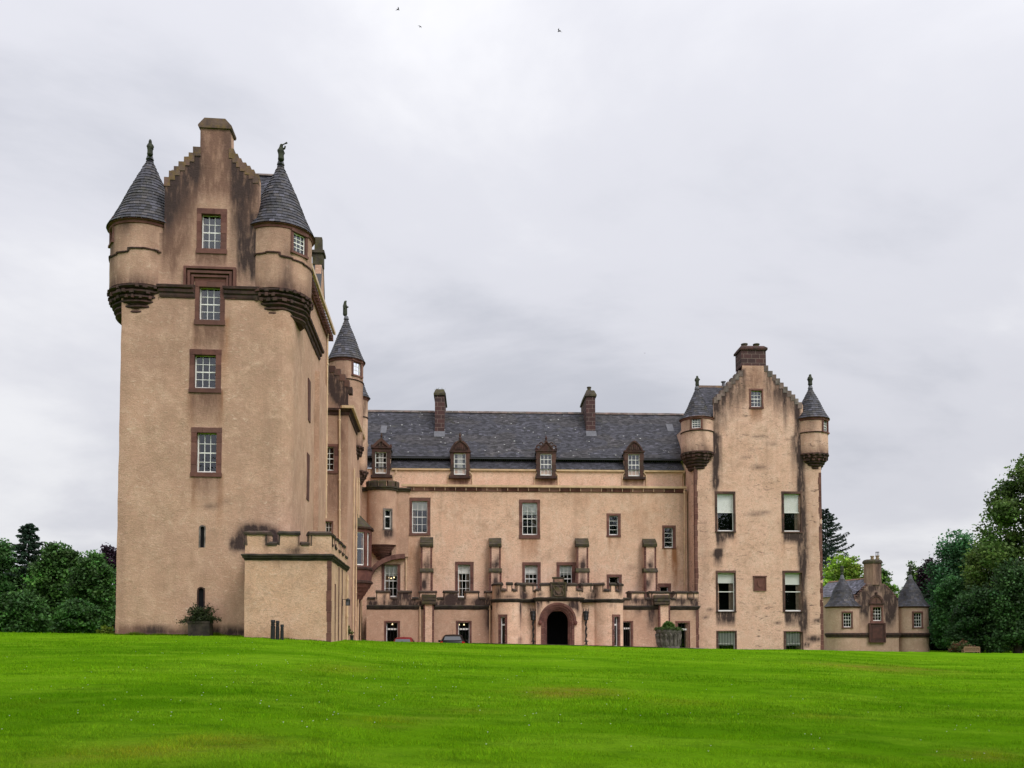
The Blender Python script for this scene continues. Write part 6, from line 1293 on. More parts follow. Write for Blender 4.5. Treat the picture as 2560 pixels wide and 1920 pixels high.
# ------------------------------------------------------------------ the lodge at the right
def lodge():
    fr = fr_at(2190, 1560, 105, 3.0); at = fr.at; lo = empty('lodge', fr.w(0, 3, .2), 'small pink lodge with two cone roofed turrets and one tall eight sided chimney', 'lodge')
    z = lambda y, dd=0: at(2190, y, dd)[1]; gl, gr = at(2138, 1540, 0)[0], at(2246, 1540, 0)[0]
    ca, cb = at(2166.7, 1440, .2)[0], at(2208.5, 1440, .2)[0]; um = (ca + cb) / 2
    P = Path([(gl, 6), (gl, 0), (gr, 0), (gr, 6)])
    hol = []; h = window(lo, fr, 0, (2180.7, 1518, 2202.6, 1552.3), (2176, 1511, 2208, 1558), 3, 4); hol.append((6 + h[0] - gl, 6 + h[1] - gl, h[2], h[3]))
    def top(u):
        if ca <= u <= cb: return z(1459)
        x = (ca - u) / (ca - gl) if u < ca else (u - cb) / (gr - cb)
        return z(1466) + (z(1505) - z(1466)) * (int(x * 7) / 7) ** 1.15
    exs = [6 + ca - gl, 6 + cb - gl] + [6 + (ca - gl) * i / 7 for i in range(8)] + [6 + cb - gl + (gr - cb) * i / 7 for i in range(8)]
    st = stain_shade_marks(fr, 0, [('b', 2150, 1490, 9, 40, .9, 0), ('b', 2170, 1500, 10, 40, .7, 0), ('b', 2222, 1500, 14, 60, .9, 0), ('b', 2235, 1490, 10, 40, .9, 0), ('b', 2190, 1470, 20, 16, .6, 0), ('d', 2150, 2172, 1480, 1570, .6, 0), ('d', 2212, 2240, 1480, 1570, .7, 0), ('b', 2190, 1560, 30, 20, .4, 2)])
    w = MB(); w.wall(fr, P, -1.5, z(1459), hol, lambda s, zz: zz < (top(gl + s - 6) if 6 < s < 6 + gr - gl else z(1505)), .4, .22, .2, st, exs, [z(1505)] + [z(1466) + (z(1505) - z(1466)) * (i / 7) ** 1.15 for i in range(8)], True); wl = w.obj('lodge_wall', M['harl_lodge'], lo)
    s = MB()
    for sd, e, n in ((ca, gl, 7), (cb, gr, 7)):
        for i in range(n):
            uu = sd + (e - sd) * (i + .5) / n; zz = z(1466) + (z(1505) - z(1466)) * (i / n) ** 1.15; s.lathe(fr, uu, .2, [(0, zz - .05), (.2, zz), (.22, zz + .12), (.12, zz + .26), (0, zz + .3)], 10, 0, rv(0, .3))
    s.rough(.04, 3); s.obj('crow_steps', M['darkred'], wl)
    c = MB(); R = (cb - ca) / 2 * .9; pr = []
    oc = [(um + R * 1.0 * math.cos(R_(22.5 + 45 * i)) / math.cos(R_(22.5)), R + .0 + R * math.sin(R_(22.5 + 45 * i)) / math.cos(R_(22.5))) for i in range(8)]
    zc0, zc1 = z(1462), z(1407); zl_ = [zc0 + (zc1 - zc0) * i / 6 for i in range(7)]; c.add([fr.w(x, y - .1, zz) for zz in zl_ for x, y in oc], [(8 * q + i, 8 * q + (i + 1) % 8, 8 * q + 8 + (i + 1) % 8, 8 * q + 8 + i) for q in range(6) for i in range(8)], 0, [(.25 + .5 * (i in (6, 7, 0)), .15, .4) for zz in zl_ for i in range(8)]); co = c.obj('chimney', M['harl_lodge'], lo)
    k = MB(); k.add([fr.w(um + (x - um) * f, R - .1 + (y - R) * f, zz) for f, zz in ((1.0, zc1 - .08), (1.14, zc1), (1.14, zc1 + .22), (.95, zc1 + .42)) for x, y in oc], [(8 * q + i, 8 * q + (i + 1) % 8, 8 * q + 8 + (i + 1) % 8, 8 * q + 8 + i) for q in range(3) for i in range(8)] + [tuple(range(24, 32))]); k.rough(.02, 3); k.obj('chimney_cap', M['moss'], co)
    for x, hh in ((2179.5, .5), (2192.5, .55)):
        p = MB(); uu = at(x, 1395, R)[0]; zt = zc1 + .4; p.lathe(fr, uu, R - .1, [(.2, zt), (.17, zt + hh * .7), (.23, zt + hh * .78), (.23, zt + hh), (.14, zt + hh)], 14); p.obj('chimney_pot', M['pot'], co)
        if hh > .52:
            g = MB(); g.lathe(fr, uu, R - .1, [(.22, zt + hh + .38), (.22, zt + hh + .44)], 12)
            for i in range(6): a = i * math.pi / 3; g.tube([fr.w(uu + .18 * math.cos(a), R - .1 + .18 * math.sin(a), zt + hh - .05), fr.w(uu + .18 * math.cos(a), R - .1 + .18 * math.sin(a), zt + hh + .4)], .02, 5)
            g.obj('chimney_cowl', M['iron'], co)
    d = MB(); uw = at(2192, 1530, -.1)[0]; zb = z(1509)
    d.box(fr, uw - .92, uw + .92, -.14, .1, zb - .1, zb + .06)
    n = 12
    for i in range(n):
        t0, t1 = math.pi * i / n, math.pi * (i + .97) / n; p = lambda t, r: (uw + r * math.cos(t), zb + .06 + r * 1.15 * math.sin(t)); d.prism(fr, [p(t0, .66), p(t1, .66), p(t1, .88), p(t0, .88)], -.12, .1, 0, rv(0, .3)); d.prism(fr, [p(t0, .0), p(t1, .66), p(t0, .66)], -.03, .08, 0, (.3, 0, 0))
    d.lathe(fr, uw, 0, [(.2, zb + 1.02), (.16, zb + 1.2), (.2, zb + 1.3), (0, zb + 1.45)], 10); d.box(fr, uw - .06, uw + .06, -.06, 0, zb + .15, zb + .6); d.rough(.015, 4); d.obj('pediment', M['darkred'], wl)
    b0, b1 = z(1594), z(1582.5); s = MB(); pf = [(-.05, b0), (.1, b0 + .05), (.12, (b0 + b1) / 2 - .06), (.2, (b0 + b1) / 2), (.22, b1 - .06), (-.05, b1 + .04)]
    px0, px1 = 6 + at(2174, 1580, -.2)[0] - gl, 6 + at(2213, 1580, -.2)[0] - gl
    s.sweep(fr, P, 6, px0, pf, 0, (0, 0, .2), 1); s.sweep(fr, P, px1, 6 + gr - gl, pf, 0, (0, 0, .2), 1)
    pn = MB(); e = fr.rect((2173.7, 1557.5, 2213, 1606.5), -.25)
    pn.box(fr, e[0], e[1], -.25, .1, e[2], e[3], 0, (0, 0, .3)); pn.box(fr, e[0] + .38, e[1] - .38, -.27, 0, e[2] + .5, e[3] - .45, 0, (.0, 0, 0)); t = .1
    for x0, x1, y0, y1 in ((e[0], e[0] + t, e[2], e[3]), (e[1] - t, e[1], e[2], e[3]), (e[0] + t, e[1] - t, e[3] - t, e[3]), (e[0] + t, e[1] - t, e[2], e[2] + t)): pn.box(fr, x0 - .04, x1 + .04, -.33, -.1, y0, y1, 0, (0, 0, .15))
    pn.obj('carved_panel', M['panel'], wl)
    for x, ax, nm, wx in ((2107, 2105, 'left', (2117, 1550)), (2278, 2273.5, 'right', (2292.5, 1550))):
        dc = 1.2; cu = at(x, 1550, dc)[0]; r = 1.9 if nm == 'left' else 1.86; r = at(x + 38.5, 1550, dc)[0] - cu
        uu = at(wx[0], wx[1], -.5)[0]; ang = 270 + math.degrees(math.asin(max(-.9, min(.9, (uu - cu) / r)))); zt0, zt1 = at(x, 1568, -.5)[1], at(x, 1532.5, -.5)[1]
        a0, a1, h0, h1 = turret_window(lo, fr, cu, dc, r, ang, .44, zt0, zt1, 3, 4, .19)
        pt = Path(arc(cu, dc, r, 90, 450, 40)); w = MB(); ze = at(x, 1516, -.6)[1]; w.wall(fr, pt, -1.5, ze, [((a0 - 90) / 360 * pt.L, (a1 - 90) / 360 * pt.L, h0, h1)], None, .3, .3, .3); tt = w.obj('turret', M['harl_lodge'], lo, smooth=50)
        m = MB(); m.lathe(fr, cu, dc, [(r - .1, ze - .2), (r + .08, ze - .14), (r + .15, ze - .02), (r + .18, ze + .02), (r - .1, ze + .05)], 40); m.obj('eaves_moulding', M['redstone'], tt)
        k = MB(); k.lathe(fr, cu, dc, [(r - .1, b0), (r + .1, b0 + .05), (r + .12, (b0 + b1) / 2 - .06), (r + .2, (b0 + b1) / 2), (r + .22, b1 - .06), (r - .1, b1 + .04)], 40, 0, (0, 0, .2)); k.obj('string_course', M['darkred'], tt)
        rr = MB(); za = at(ax, 1437, dc)[1]; cone_roof(rr, fr, cu, dc, r + .25, ze + .02, za, sh=.24, sw=.34, bell=.5, cm=.8); rr.obj('turret_roof', M['slate'], tt, recalc=False)
        k = MB(); k.lathe(fr, cu, dc, [(.3, za - .55), (.18, za - .1), (.13, za), (0, za + .02)], 14); k.obj('lead_cap', M['lead'], tt)
        STAT[nm] = fr.w(cu, dc, za)
    s.obj('string_course', M['darkred'], wl)
    # roof running back to the left behind the gable
    r = MB(); za = z(1462) ; f2 = fr
    zz = at(2166, 1446, 1.5)[1]; A, B = fr.w(um, .3, zz), fr.w(at(2072, 1468, 9)[0], 9.0, at(2072, 1468, 9)[1]); E = Vector((B.x - A.x, B.y - A.y, 0)).normalized(); N_ = Vector((E.y, -E.x, 0))
    if N_.y > 0: N_ = -N_
    L = (B - A).length; fR = Fr(A.x, A.y, math.atan2(-E.y, -E.x)); 
    back = lambda u, dd: (lambda p: -(p.x - fr.ox) * fr.sa + (p.y - fr.oy) * fr.ca > .45)(fR.w(u, dd, 0)); slate_plane(r, fR, -L, .2, -2.5, zz - 2.1, 0, zz, sw=.34, sh=.25, clip=back, cm=2.8)
    r.add([A, B, fR.w(-L, 2.5, zz - 2.1), fR.w(0, 2.5, zz - 2.1)], [(0, 1, 2, 3)], 0, (.05, .05, .055)); ro = r.obj('roof', M['slate'], lo, recalc=False)
    q = MB(); q.prismu(fR, [(-.16, zz - .06), (0, zz + .1), (.16, zz - .06)], -L, .2, 0, (.6, 0, 0)); q.obj('ridge', M['crow'], ro)
    b = MB(); b.box(fR, -L, -1.0, -2.3, 2.3, -1.5, zz - 2.0); b.obj('back_wall', M['harl_lodge'], lo)
    pipe(lo, [fr.w(at(2141, 1590, -.1)[0], -.12, b0), fr.w(at(2141, 1590, -.1)[0], -.12, -1)], .06)
STAT = {}
lodge()
# ------------------------------------------------------------------ carved figures on the turret tips
def figure(loc, h, kind, label, rz=0.0):
    N = [(0, 0, .40, .125), (0, 0, .22, .135), (0, 0, .04, .16), (0, 0, .56, .125), (0, 0, .70, .12), (0, 0, .79, .06), (0, -.01, .87, .085), (0, 0, .95, .06)]; E = [(0, 1), (1, 2), (0, 3), (3, 4), (4, 5), (5, 6), (6, 7)]
    def arm(pts, root=4):
        p = root
        for q in pts: N.append(q); E.append((p, len(N) - 1)); p = len(N) - 1
    if kind == 'trumpeter':
        arm([(.12, -.02, .72, .05), (.24, -.06, .66, .04), (.24, -.07, .84, .035)]); arm([(-.12, 0, .71, .05), (-.20, -.02, .56, .042), (-.10, -.08, .48, .035)])
        arm([(.10, -.08, .88, .022), (.24, -.10, .93, .026), (.36, -.10, .985, .05)], 6)
    elif kind == 'crossed':
        arm([(-.14, 0, .70, .055), (-.20, -.04, .55, .045), (-.02, -.13, .56, .045)]); arm([(.14, 0, .70, .055), (.20, -.04, .55, .045), (.03, -.14, .52, .045)])
    elif kind == 'bust':
        arm([(-.15, 0, .68, .06), (-.23, -.03, .52, .055), (-.10, -.12, .46, .05)]); arm([(.15, 0, .68, .06), (.26, -.03, .58, .055), (.12, -.12, .62, .05)])
    elif kind == 'beast':
        N[:] = [(0, 0, .40, .16), (0, .02, .22, .17), (0, 0, .05, .15), (0, 0, .56, .15), (-.01, 0, .70, .11), (.0, 0, .79, .085), (.03, -.03, .88, .085), (-.02, -.06, .95, .05)]
        arm([(.14, -.05, .60, .06), (.22, -.1, .52, .05), (.25, -.1, .60, .04)]); arm([(-.1, -.1, .55, .06), (.04, -.2, .46, .05)]); arm([(.08, .0, .97, .03)], 6)
    elif kind == 'owl':
        N[:] = [(0, 0, .40, .17), (0, 0, .22, .14), (0, 0, .04, .12), (0, 0, .56, .18), (0, 0, .68, .15), (0, 0, .76, .12), (0, -.02, .85, .15), (0, -.02, .92, .14)]
        arm([(.18, .02, .56, .06), (.2, .04, .38, .04)]); arm([(-.18, .02, .56, .06), (-.2, .04, .38, .04)]); arm([(-.1, -.02, 1.0, .025)], 7); arm([(.1, -.02, 1.0, .025)], 7)
    elif kind == 'helmet':
        arm([(-.13, 0, .70, .055), (-.19, -.03, .56, .045), (-.04, -.12, .5, .045)]); arm([(.13, 0, .70, .055), (.22, -.02, .56, .05), (.1, -.12, .48, .04)]); arm([(0, .01, 1.03, .045)], 7)
    N = [(x * (.8 if z < .8 else 1), y * 1.1, z, r * (1.3 if kind not in ('beast', 'owl') else .85)) for x, y, z, r in N]
    return skin_figure('statue', loc, N, E, M['statue'], label, 'statue', 'stone figures on the turret tips', h, rz)
def tip(fr, px, py, d): u, z = fr.at(px, py, d); return fr.w(u, d, z)
figure(tip(T, 375, 392, 1.05), .86, 'helmet', 'green stone figure with folded arms on the far left turret of the tall tower', .2)
figure(tip(T, 702.5, 405, 1.0), .95, 'trumpeter', 'green stone trumpeter blowing a horn on the tall tower\'s right turret', 0)
figure(tip(T, 862.5, 793, STD), 1.22, 'beast', 'green stone beast on the cone of the stair turret', 0)
figure(tip(Q, 1743, 967, -1.33), .88, 'bust', 'green stone figure with arms held out on the left turret of the right hand tower', 0)
figure(tip(Q, 2025.5, 966, -1.33), .98, 'crossed', 'green stone figure in a flat cap on the rightmost turret of the right hand tower', .3)
figure(STAT['right'], 1.2, 'owl', 'stone owl perched on the lodge\'s right cone roof', .2)
f_ = MB(); l_ = STAT['left']; f_.lathe(Fr(l_.x, l_.y, 0), 0, 0, [(.12, l_.z), (.2, l_.z + .15), (.14, l_.z + .35), (.24, l_.z + .55), (.2, l_.z + .8), (.22, l_.z + .95), (.08, l_.z + 1.1), (0, l_.z + 1.15)], 12); f_.rough(.03, 4)
tag(f_.obj('stone_finial', M['statue'], org=l_), 'worn stone finial on the lodge\'s left cone roof', 'finial')

# ------------------------------------------------------------------ trees and shrubs
def leaf_cloud(clumps, per, size, spread, cols, flat=.5, up=.9, jitter=.25):
    """leaf faces gathered in clumps; each clump has its own tone"""
    C0 = np.repeat(clumps[:, :3], per, 0); n = len(C0)
    sp = np.repeat(clumps[:, 3:4], per, 0) * spread
    P = C0 + RNG.normal(size=(n, 3)) * sp * np.array([1, 1, flat])
    nm = RNG.normal(size=(n, 3)); nm /= np.linalg.norm(nm, axis=1)[:, None]; nm[:, 2] += up; nm /= np.linalg.norm(nm, axis=1)[:, None]
    t = np.cross(nm, RNG.normal(size=(n, 3))); t /= np.linalg.norm(t, axis=1)[:, None]; b = np.cross(nm, t)
    s = size * RNG.uniform(.6, 1.35, (n, 1)); l = s * 1.25
    V = np.stack([P - t * s * .5, P + b * l * .35 + t * 0, P + t * s * .5, P - b * l * .55], 1)
    V[:, 1] = P + b * l * .55; V = V.reshape(-1, 3)
    F = np.arange(n * 4).reshape(n, 4)
    tone = np.repeat(cols, per, 0) * RNG.uniform(1 - jitter, 1 + jitter, (n, 1)); return V, F, np.repeat(tone, 4, 0)
def trunk_mesh(base, h, r, targets):
    m = MB(); top = Vector(base) + Vector((random.uniform(-.3, .3), random.uniform(-.3, .3), h))
    k = 6; pts = [Vector(base).lerp(top, i / k) + Vector((random.uniform(-.1, .1), random.uniform(-.1, .1), 0)) * (i > 0) for i in range(k + 1)]
    m.tube(pts, [r * (1.25 if i == 0 else 1 - .75 * i / k) for i in range(k + 1)], 9)
    for t in targets:
        q = random.uniform(.3, .9); a = pts[int(q * k)]; tv = Vector(t); mid = a.lerp(tv, .5) + Vector((random.uniform(-.4, .4), random.uniform(-.4, .4), random.uniform(-.2, .5)))
        m.tube([a, a.lerp(mid, .5), mid, tv], [r * .34, r * .26, r * .17, r * .05], 6)
    return m
def broadleaf(px, ytop, ybot, hw, Y, col, label, name='broadleaf_tree', n=9000, size=.34, group=None, lobes=20, depth=.8, bare=0, dense=1.0):
    x = W0.at(px, 1500, Y)[0]; zt = W0.at(px, ytop, Y)[1]; zb = W0.at(px, ybot, Y)[1]; R = hw / FPX * Y; H = zt - zb; g = min(zb, ground(x, Y)) - .2
    root = empty(name, (x, Y, g), label, 'tree', group); n = int(n * 2.1); size *= .62
    L = []
    for i in range(lobes):
        t = (i + .5) / lobes; a = i * 2.4 + random.random(); zz = zb + H * (.12 + .76 * t); prof = math.sqrt(max(.05, 1 - ((t - .42) / .62) ** 2)); rr = R * .72 * prof * math.sqrt(random.uniform(.25, 1))
        L.append((x + rr * math.cos(a), Y + rr * math.sin(a) * depth, zz, R * random.uniform(.17, .40) * (.6 + .4 * prof), H * random.uniform(.05, .12)))
    L.append((x, Y, zt - H * .10, R * .3, H * .10))
    per = 30; nc = n // per; pick = RNG.integers(0, len(L), nc); C_ = np.zeros((nc, 4)); LA = np.array(L)[pick]
    v = RNG.normal(size=(nc, 3)); v /= np.linalg.norm(v, axis=1)[:, None]; rad = RNG.uniform(.4, 1.3, (nc, 1)) ** .7
    C_[:, :3] = LA[:, :3] + v * rad * np.stack([LA[:, 3], LA[:, 3] * depth, LA[:, 4]], 1); C_[:, 3] = R * .5
    C_[:, 2] = np.maximum(C_[:, 2], g + .4)
    lt = RNG.uniform(.6, 1.45, len(L))[pick][:, None]; C_[:, 2] = C_[:, 2]
    tone = np.array(col) * lt * RNG.uniform(.42, 1.75, (nc, 1)) * (1 + RNG.normal(size=(nc, 3)) * .06)
    V, F, c = leaf_cloud(C_, per, size, min(.26, 1.25 / max(R, .1) * .8), tone)
    V[:, 2] = np.maximum(V[:, 2], g + .15)
    mesh_np('crown', V, F, c, M['leaf'], root)
    m = trunk_mesh((x, Y, g), H * .62 + zb - g, .10 * R + .12, [(l[0], l[1], l[2]) for l in L[::2]])
    for i in range(bare):
        a = random.uniform(0, 6.28); p = Vector((x + R * .5 * math.cos(a), Y + R * .4 * math.sin(a), zt - H * random.uniform(.06, .3))); m.tube([Vector((x, Y, zt - H * .5)), p], [.12, .07], 5); m.tube([p, p + Vector((math.cos(a) * R * .3, 0, H * .08)), p + Vector((math.cos(a) * R * .42, 0, H * .14))], [.07, .045, .015], 5)
    m.obj('trunk', M['bark'], root); return root
def conifer(px, ytop, ybot, hw, Y, col, label, group=None, droop=.25, dens=1.0):
    x = W0.at(px, 1500, Y)[0]; zt = W0.at(px, ytop, Y)[1]; zb = W0.at(px, ybot, Y)[1]; R = hw / FPX * Y; g = min(zb, ground(x, Y)) - .2
    root = empty('conifer', (x, Y, g), label, 'tree', group); H = zt - zb
    m = MB(); m.tube([(x, Y, g), (x, Y, zb + H * .5), (x, Y, zt - .1)], [.30, .16, .02], 8)
    Vs, Cs = [], []; t = 0.02; k = 0
    while t < 1.0:
        z = zt - H * t; rl = R * (t ** .75)
        a = k * 2.399 + random.uniform(-.4, .4); l = rl * random.choice((.55, .75, .9, 1.0, 1.1, 1.25)) + .15; d = np.array([math.cos(a), math.sin(a), 0]); side = np.array([-d[1], d[0], 0]); dr = droop * random.uniform(.5, 1.5)
        dz = lambda q: (.32 - dr * .6) * l * q - dr * l * q * q + .16 * l * q ** 4
        m.tube([(x, Y, z), (x + d[0] * l * .5, Y + d[1] * l * .5, z + dz(.5)), (x + d[0] * l, Y + d[1] * l, z + dz(1))], [.06 * t + .012, .035 * t + .01, .006], 4)
        nn = int(30 * dens * (l + .3)) + 6; tone = np.array(col) * random.uniform(.6, 1.5)
        for j in range(nn):
            q = random.uniform(.1, 1.02); p = np.array([x, Y, z + dz(q)]) + d * l * q; w = (1.05 - q * .8) * l * .30 * random.uniform(-1, 1) * (.35 + q)
            p = p + side * w + np.array([0, 0, -abs(w) * .35 - random.uniform(0, .25)]); s = random.uniform(.2, .5) * (.7 + .02 * R); e = (d * .8 + side * np.sign(w) * .6 + np.array([0, 0, random.uniform(-.7, .1)])) * s; f = np.cross(e, RNG.normal(size=3)); f = f / (np.linalg.norm(f) + 1e-6) * .085
            Vs += [p - f, p + e * .5 - f * 1.2, p + e, p + f]; Cs += [tone] * 4
        t += (.007 + .008 * random.random()) * (1.0 if t > .12 else .6); k += 1
    V = np.array(Vs); mesh_np('crown', V, np.arange(len(V)).reshape(-1, 4), np.array(Cs), M['leaf'], root); m.obj('trunk', M['bark'], root); return root
DG, MG, BG, PU, LG = (.042, .10, .026), (.058, .128, .028), (.20, .32, .035), (.034, .015, .028), (.11, .20, .03)
GL, GR = 'trees at the left of the castle', 'trees at the right of the castle'
conifer(68, 1304, 1540, 84, 92, (.026, .052, .030), 'dark open conifer with a pointed top left of the tall tower', GL, dens=1.7)
broadleaf(146, 1360, 1590, 74, 84, MG, 'tallest round sycamore between the left conifer and the tall tower', n=13000, size=.36, group=GL, lobes=34)
broadleaf(232, 1384, 1590, 62, 78, (.052, .118, .028), 'dense sycamore touching the left edge of the tall tower', n=12000, size=.33, group=GL, lobes=30)
broadleaf(268, 1366, 1520, 46, 108, PU, 'dark purple beech peeping over the sycamore by the tall tower', n=5000, group=GL)
broadleaf(2, 1352, 1590, 52, 90, DG, 'dark tree cut off by the left edge of the photo', n=9000, group=GL)
broadleaf(52, 1482, 1592, 70, 74, (.046, .108, .026), 'low spreading tree beneath the left conifer', n=9000, size=.3, group=GL, lobes=27)
broadleaf(196, 1502, 1592, 52, 71, (.046, .112, .026), 'low bushy tree in front of the left sycamores', n=7000, size=.28, group=GL)
broadleaf(-120, 1340, 1592, 80, 92, DG, 'dark tree beyond the left edge of the photo', n=5000, group=GL)
conifer(2066, 1268, 1480, 92, 168, (.024, .044, .030), 'tall dark conifer rising behind the right hand tower', GR, .15, 1.7)
broadleaf(2112, 1388, 1640, 84, 140, BG, 'bright yellow green tree behind the lodge\'s left turret', n=10000, size=.5, group=GR, lobes=30)
broadleaf(2192, 1400, 1640, 44, 158, (.085, .17, .026), 'mid green tree behind the lodge chimney', n=6000, size=.46, group=GR)
broadleaf(2226, 1452, 1640, 32, 150, (.10, .19, .028), 'small green tree right of the lodge chimney', n=4000, size=.42, group=GR)
broadleaf(2284, 1408, 1640, 34, 150, (.085, .16, .03), 'green tree behind the lodge\'s right turret', n=5000, size=.45, group=GR)
broadleaf(2326, 1400, 1640, 44, 138, PU, 'purple beech right of the lodge', n=9000, size=.42, group=GR, lobes=18, bare=3)
broadleaf(2398, 1328, 1640, 80, 112, (.046, .125, .046), 'dark blue green tree right of the purple beech', n=15000, size=.36, group=GR, lobes=37)
broadleaf(2376, 1440, 1640, 46, 104, (.058, .145, .042), 'bushy tree touching the lodge\'s right turret', n=8000, size=.34, group=GR, lobes=27)
broadleaf(2478, 1340, 1640, 76, 104, (.14, .215, .045), 'olive green sycamore in the middle of the right hand trees', n=13000, size=.36, group=GR, lobes=34)
broadleaf(2585, 1146, 1560, 122, 98, (.105, .175, .042), 'tallest tree with bare twigs at the right edge of the photo', n=17000, size=.42, group=GR, lobes=24, bare=3)
broadleaf(2540, 1400, 1645, 84, 92, (.044, .095, .028), 'low dark tree in the right corner', n=11000, size=.32, group=GR, lobes=30)
broadleaf(2440, 1470, 1640, 66, 95, (.034, .078, .024), 'low dark tree behind the bench', n=8000, size=.32, group=GR, lobes=25)
broadleaf(2680, 1300, 1640, 90, 100, DG, 'dark tree beyond the right edge of the photo', n=5000, group=GR)
def thicket(px0, px1, Y, ytop, ybot, label):
    n = int(9 * (px1 - px0)); px = RNG.uniform(px0, px1, n); y = Y + RNG.uniform(-2, 2, n); X = (px - 1280) / FPX * y; z0 = ground_np(X, y); zt = EYE + (HOR - ytop + 18 * np.sin(px * .013) + 12 * np.sin(px * .041)) / FPX * Y
    Cc = np.stack([X, y, z0 + RNG.uniform(0, 1, n) * (zt - z0), np.full(n, 1.0)], 1); V, F, c = leaf_cloud(Cc, 7, .42, .5, np.array((.018, .034, .014)) * RNG.uniform(.5, 1.5, (n, 1)))
    o = mesh_np('undergrowth', V, F, c, M['leaf'], org=(float((px0 + px1) / 2 - 1280) / FPX * Y, Y, 0)); tag(o, label, 'undergrowth', kind='stuff')
thicket(-900, 300, 104, 1490, 1600, 'dark mass of undergrowth below the left hand trees')
thicket(300, 2330, 165, 1505, 1640, 'far dark wood beyond the castle and the lodge')
thicket(2290, 3300, 118, 1480, 1640, 'dark mass of undergrowth below the right hand trees')
def backwood():                                 # the wood behind the viewer that the lower windows mirror
    n = 6000; a = RNG.uniform(math.pi * .98, math.pi * 2.02, n); r = RNG.uniform(60, 70, n); h = 25 + 3 * np.sin(a * 9) + 2.5 * np.sin(a * 23 + 1)
    Cc = np.stack([r * np.cos(a), r * np.sin(a), RNG.uniform(0, 1, n) * h, np.full(n, 1.0)], 1); V, F, c = leaf_cloud(Cc, 6, 1.7, .9, np.array(DG) * RNG.uniform(.5, 1.5, (n, 1)))
    tag(mesh_np('wood', V, F, c, M['leaf'], org=(0, -70, 0)), 'far wood across the lawn behind the viewpoint', 'wood', kind='stuff')
backwood()
def shrub(name, x, y, z, rx, rz, col, label, cat, n=900, size=.09, group=None, mix=None, arching=0, kind=None):
    """small bush: arching stems carrying leaves"""
    root = empty(name, (x, y, z), label, cat, group); nc = n // 12; v = RNG.normal(size=(nc, 3)); v /= np.linalg.norm(v, axis=1)[:, None]; v[:, 2] = np.abs(v[:, 2])
    r = RNG.uniform(.35, 1, (nc, 1)); P = np.array([x, y, z]) + v * r * np.array([rx, rx * .8, rz]); cols = np.array(col) * RNG.uniform(.6, 1.4, (nc, 1))
    if mix: k = RNG.random(nc) < .4; cols[k] = np.array(mix) * RNG.uniform(.7, 1.3, (k.sum(), 1))
    C_ = np.concatenate([P, np.full((nc, 1), rx)], 1); V, F, c = leaf_cloud(C_, 12, size, .13, cols); mesh_np('foliage', V, F, c, M['leaf'], root)
    m = MB()
    for p in P[:max(14, arching)]: a = Vector((x, y, z - .1)); b = Vector(p); m.tube([a, a.lerp(b, .5) + Vector((0, 0, .12 * rz)), b], [.02, .014, .006], 5)
    m.obj('stems', M['bark'], root); return root
sx = W0.at(260, 1575, 56); shrub('shrub', sx[0], 56, ground(sx[0], 56) - .1, .75, W0.at(260, 1560, 56)[1] - ground(sx[0], 56) + .05, (.16, .22, .02), 'bright yellow green shrub beside the left foot of the tall tower', 'shrub', 900, .14)
# stone trough with a straggling shrub by the tower foot
tu, tz1 = T.at(497, 1554, -.55); tu0, tu1 = T.at(470.6, 1570, -.8)[0], T.at(524.4, 1570, -.8)[0]; tb = 1.55
b_ = MB(); b_.box(T, tu0, tu1, -.85, -.25, tb, tz1); b_.box(T, tu0 - .02, tu1 + .02, -.87, -.79, tz1 - .09, tz1 + .01); b_.box(T, tu0 - .02, tu1 + .02, -.31, -.23, tz1 - .09, tz1 + .01); b_.rough(.02, 3)
tag(b_.obj('stone_trough', M['blackstone'], org=T.w(tu, -.55, tb)), 'square grey stone trough below the lower slit window of the tall tower', 'planter')
pp = T.w((tu0 + tu1) / 2, -.55, tz1 - .05)
def straggle(loc, label):
    root = empty('straggling_shrub', loc, label, 'shrub'); m = MB(); P = []
    for i in range(60):
        a = random.uniform(0, 6.28); el = random.uniform(.25, 1.2); l = random.uniform(.55, 1.18); d = Vector((math.cos(a) * math.cos(el) * 1.0, math.sin(a) * math.cos(el) * .5, math.sin(el))); pts = [loc + d * l * t + Vector((0, 0, -.28 * (t ** 2) * math.cos(el) * l)) for t in (0, .35, .7, 1)]
        m.tube(pts, [.014, .011, .008, .004], 4)
        for t in np.linspace(.35, 1, 9): q = loc + d * l * t + Vector((0, 0, -.28 * t * t * math.cos(el) * l)); P.append((q.x, q.y, q.z, .3))
    P = np.array(P); c = np.array((.040, .055, .020)) * RNG.uniform(.5, 1.5, (len(P), 1)); V, F, cc = leaf_cloud(P, 7, .055, .17, c, 1, .3); mesh_np('foliage', V, F, cc, M['leaf'], root); m.obj('stems', M['bark'], root)
straggle(pp, 'dark straggling shrub growing in the stone trough')
# three black posts
for i, (xa, xb, yt, lab) in enumerate(((677, 688, 1549.7, 'tall black post with ring grooves, leftmost of the three by the low block'), (689.4, 698.8, 1551.5, 'tall black post with ring grooves, middle of the three by the low block'), (701, 709.8, 1561.4, 'shortest black post with ring grooves, right of the two tall posts'))):
    d = AD - 1.0; ua, zt = T.at((xa + xb) / 2, yt, d); r = (T.at(xb, yt, d)[0] - T.at(xa, yt, d)[0]) / 2; p = T.w(ua, d, 0); zb = ground(p.x, p.y) - .15
    m = MB(); m.lathe(T, ua, d, [(r, zb), (r, zt - .26), (r * .8, zt - .25), (r * .8, zt - .22), (r, zt - .21), (r, zt - .17), (r * .8, zt - .16), (r * .8, zt - .13), (r, zt - .12), (r, zt - .03), (r * .9, zt)], 20)
    tag(m.obj('bollard', M['black'], org=Vector((p.x, p.y, zb)), smooth=35), lab, 'bollard', 'black posts by the low block')
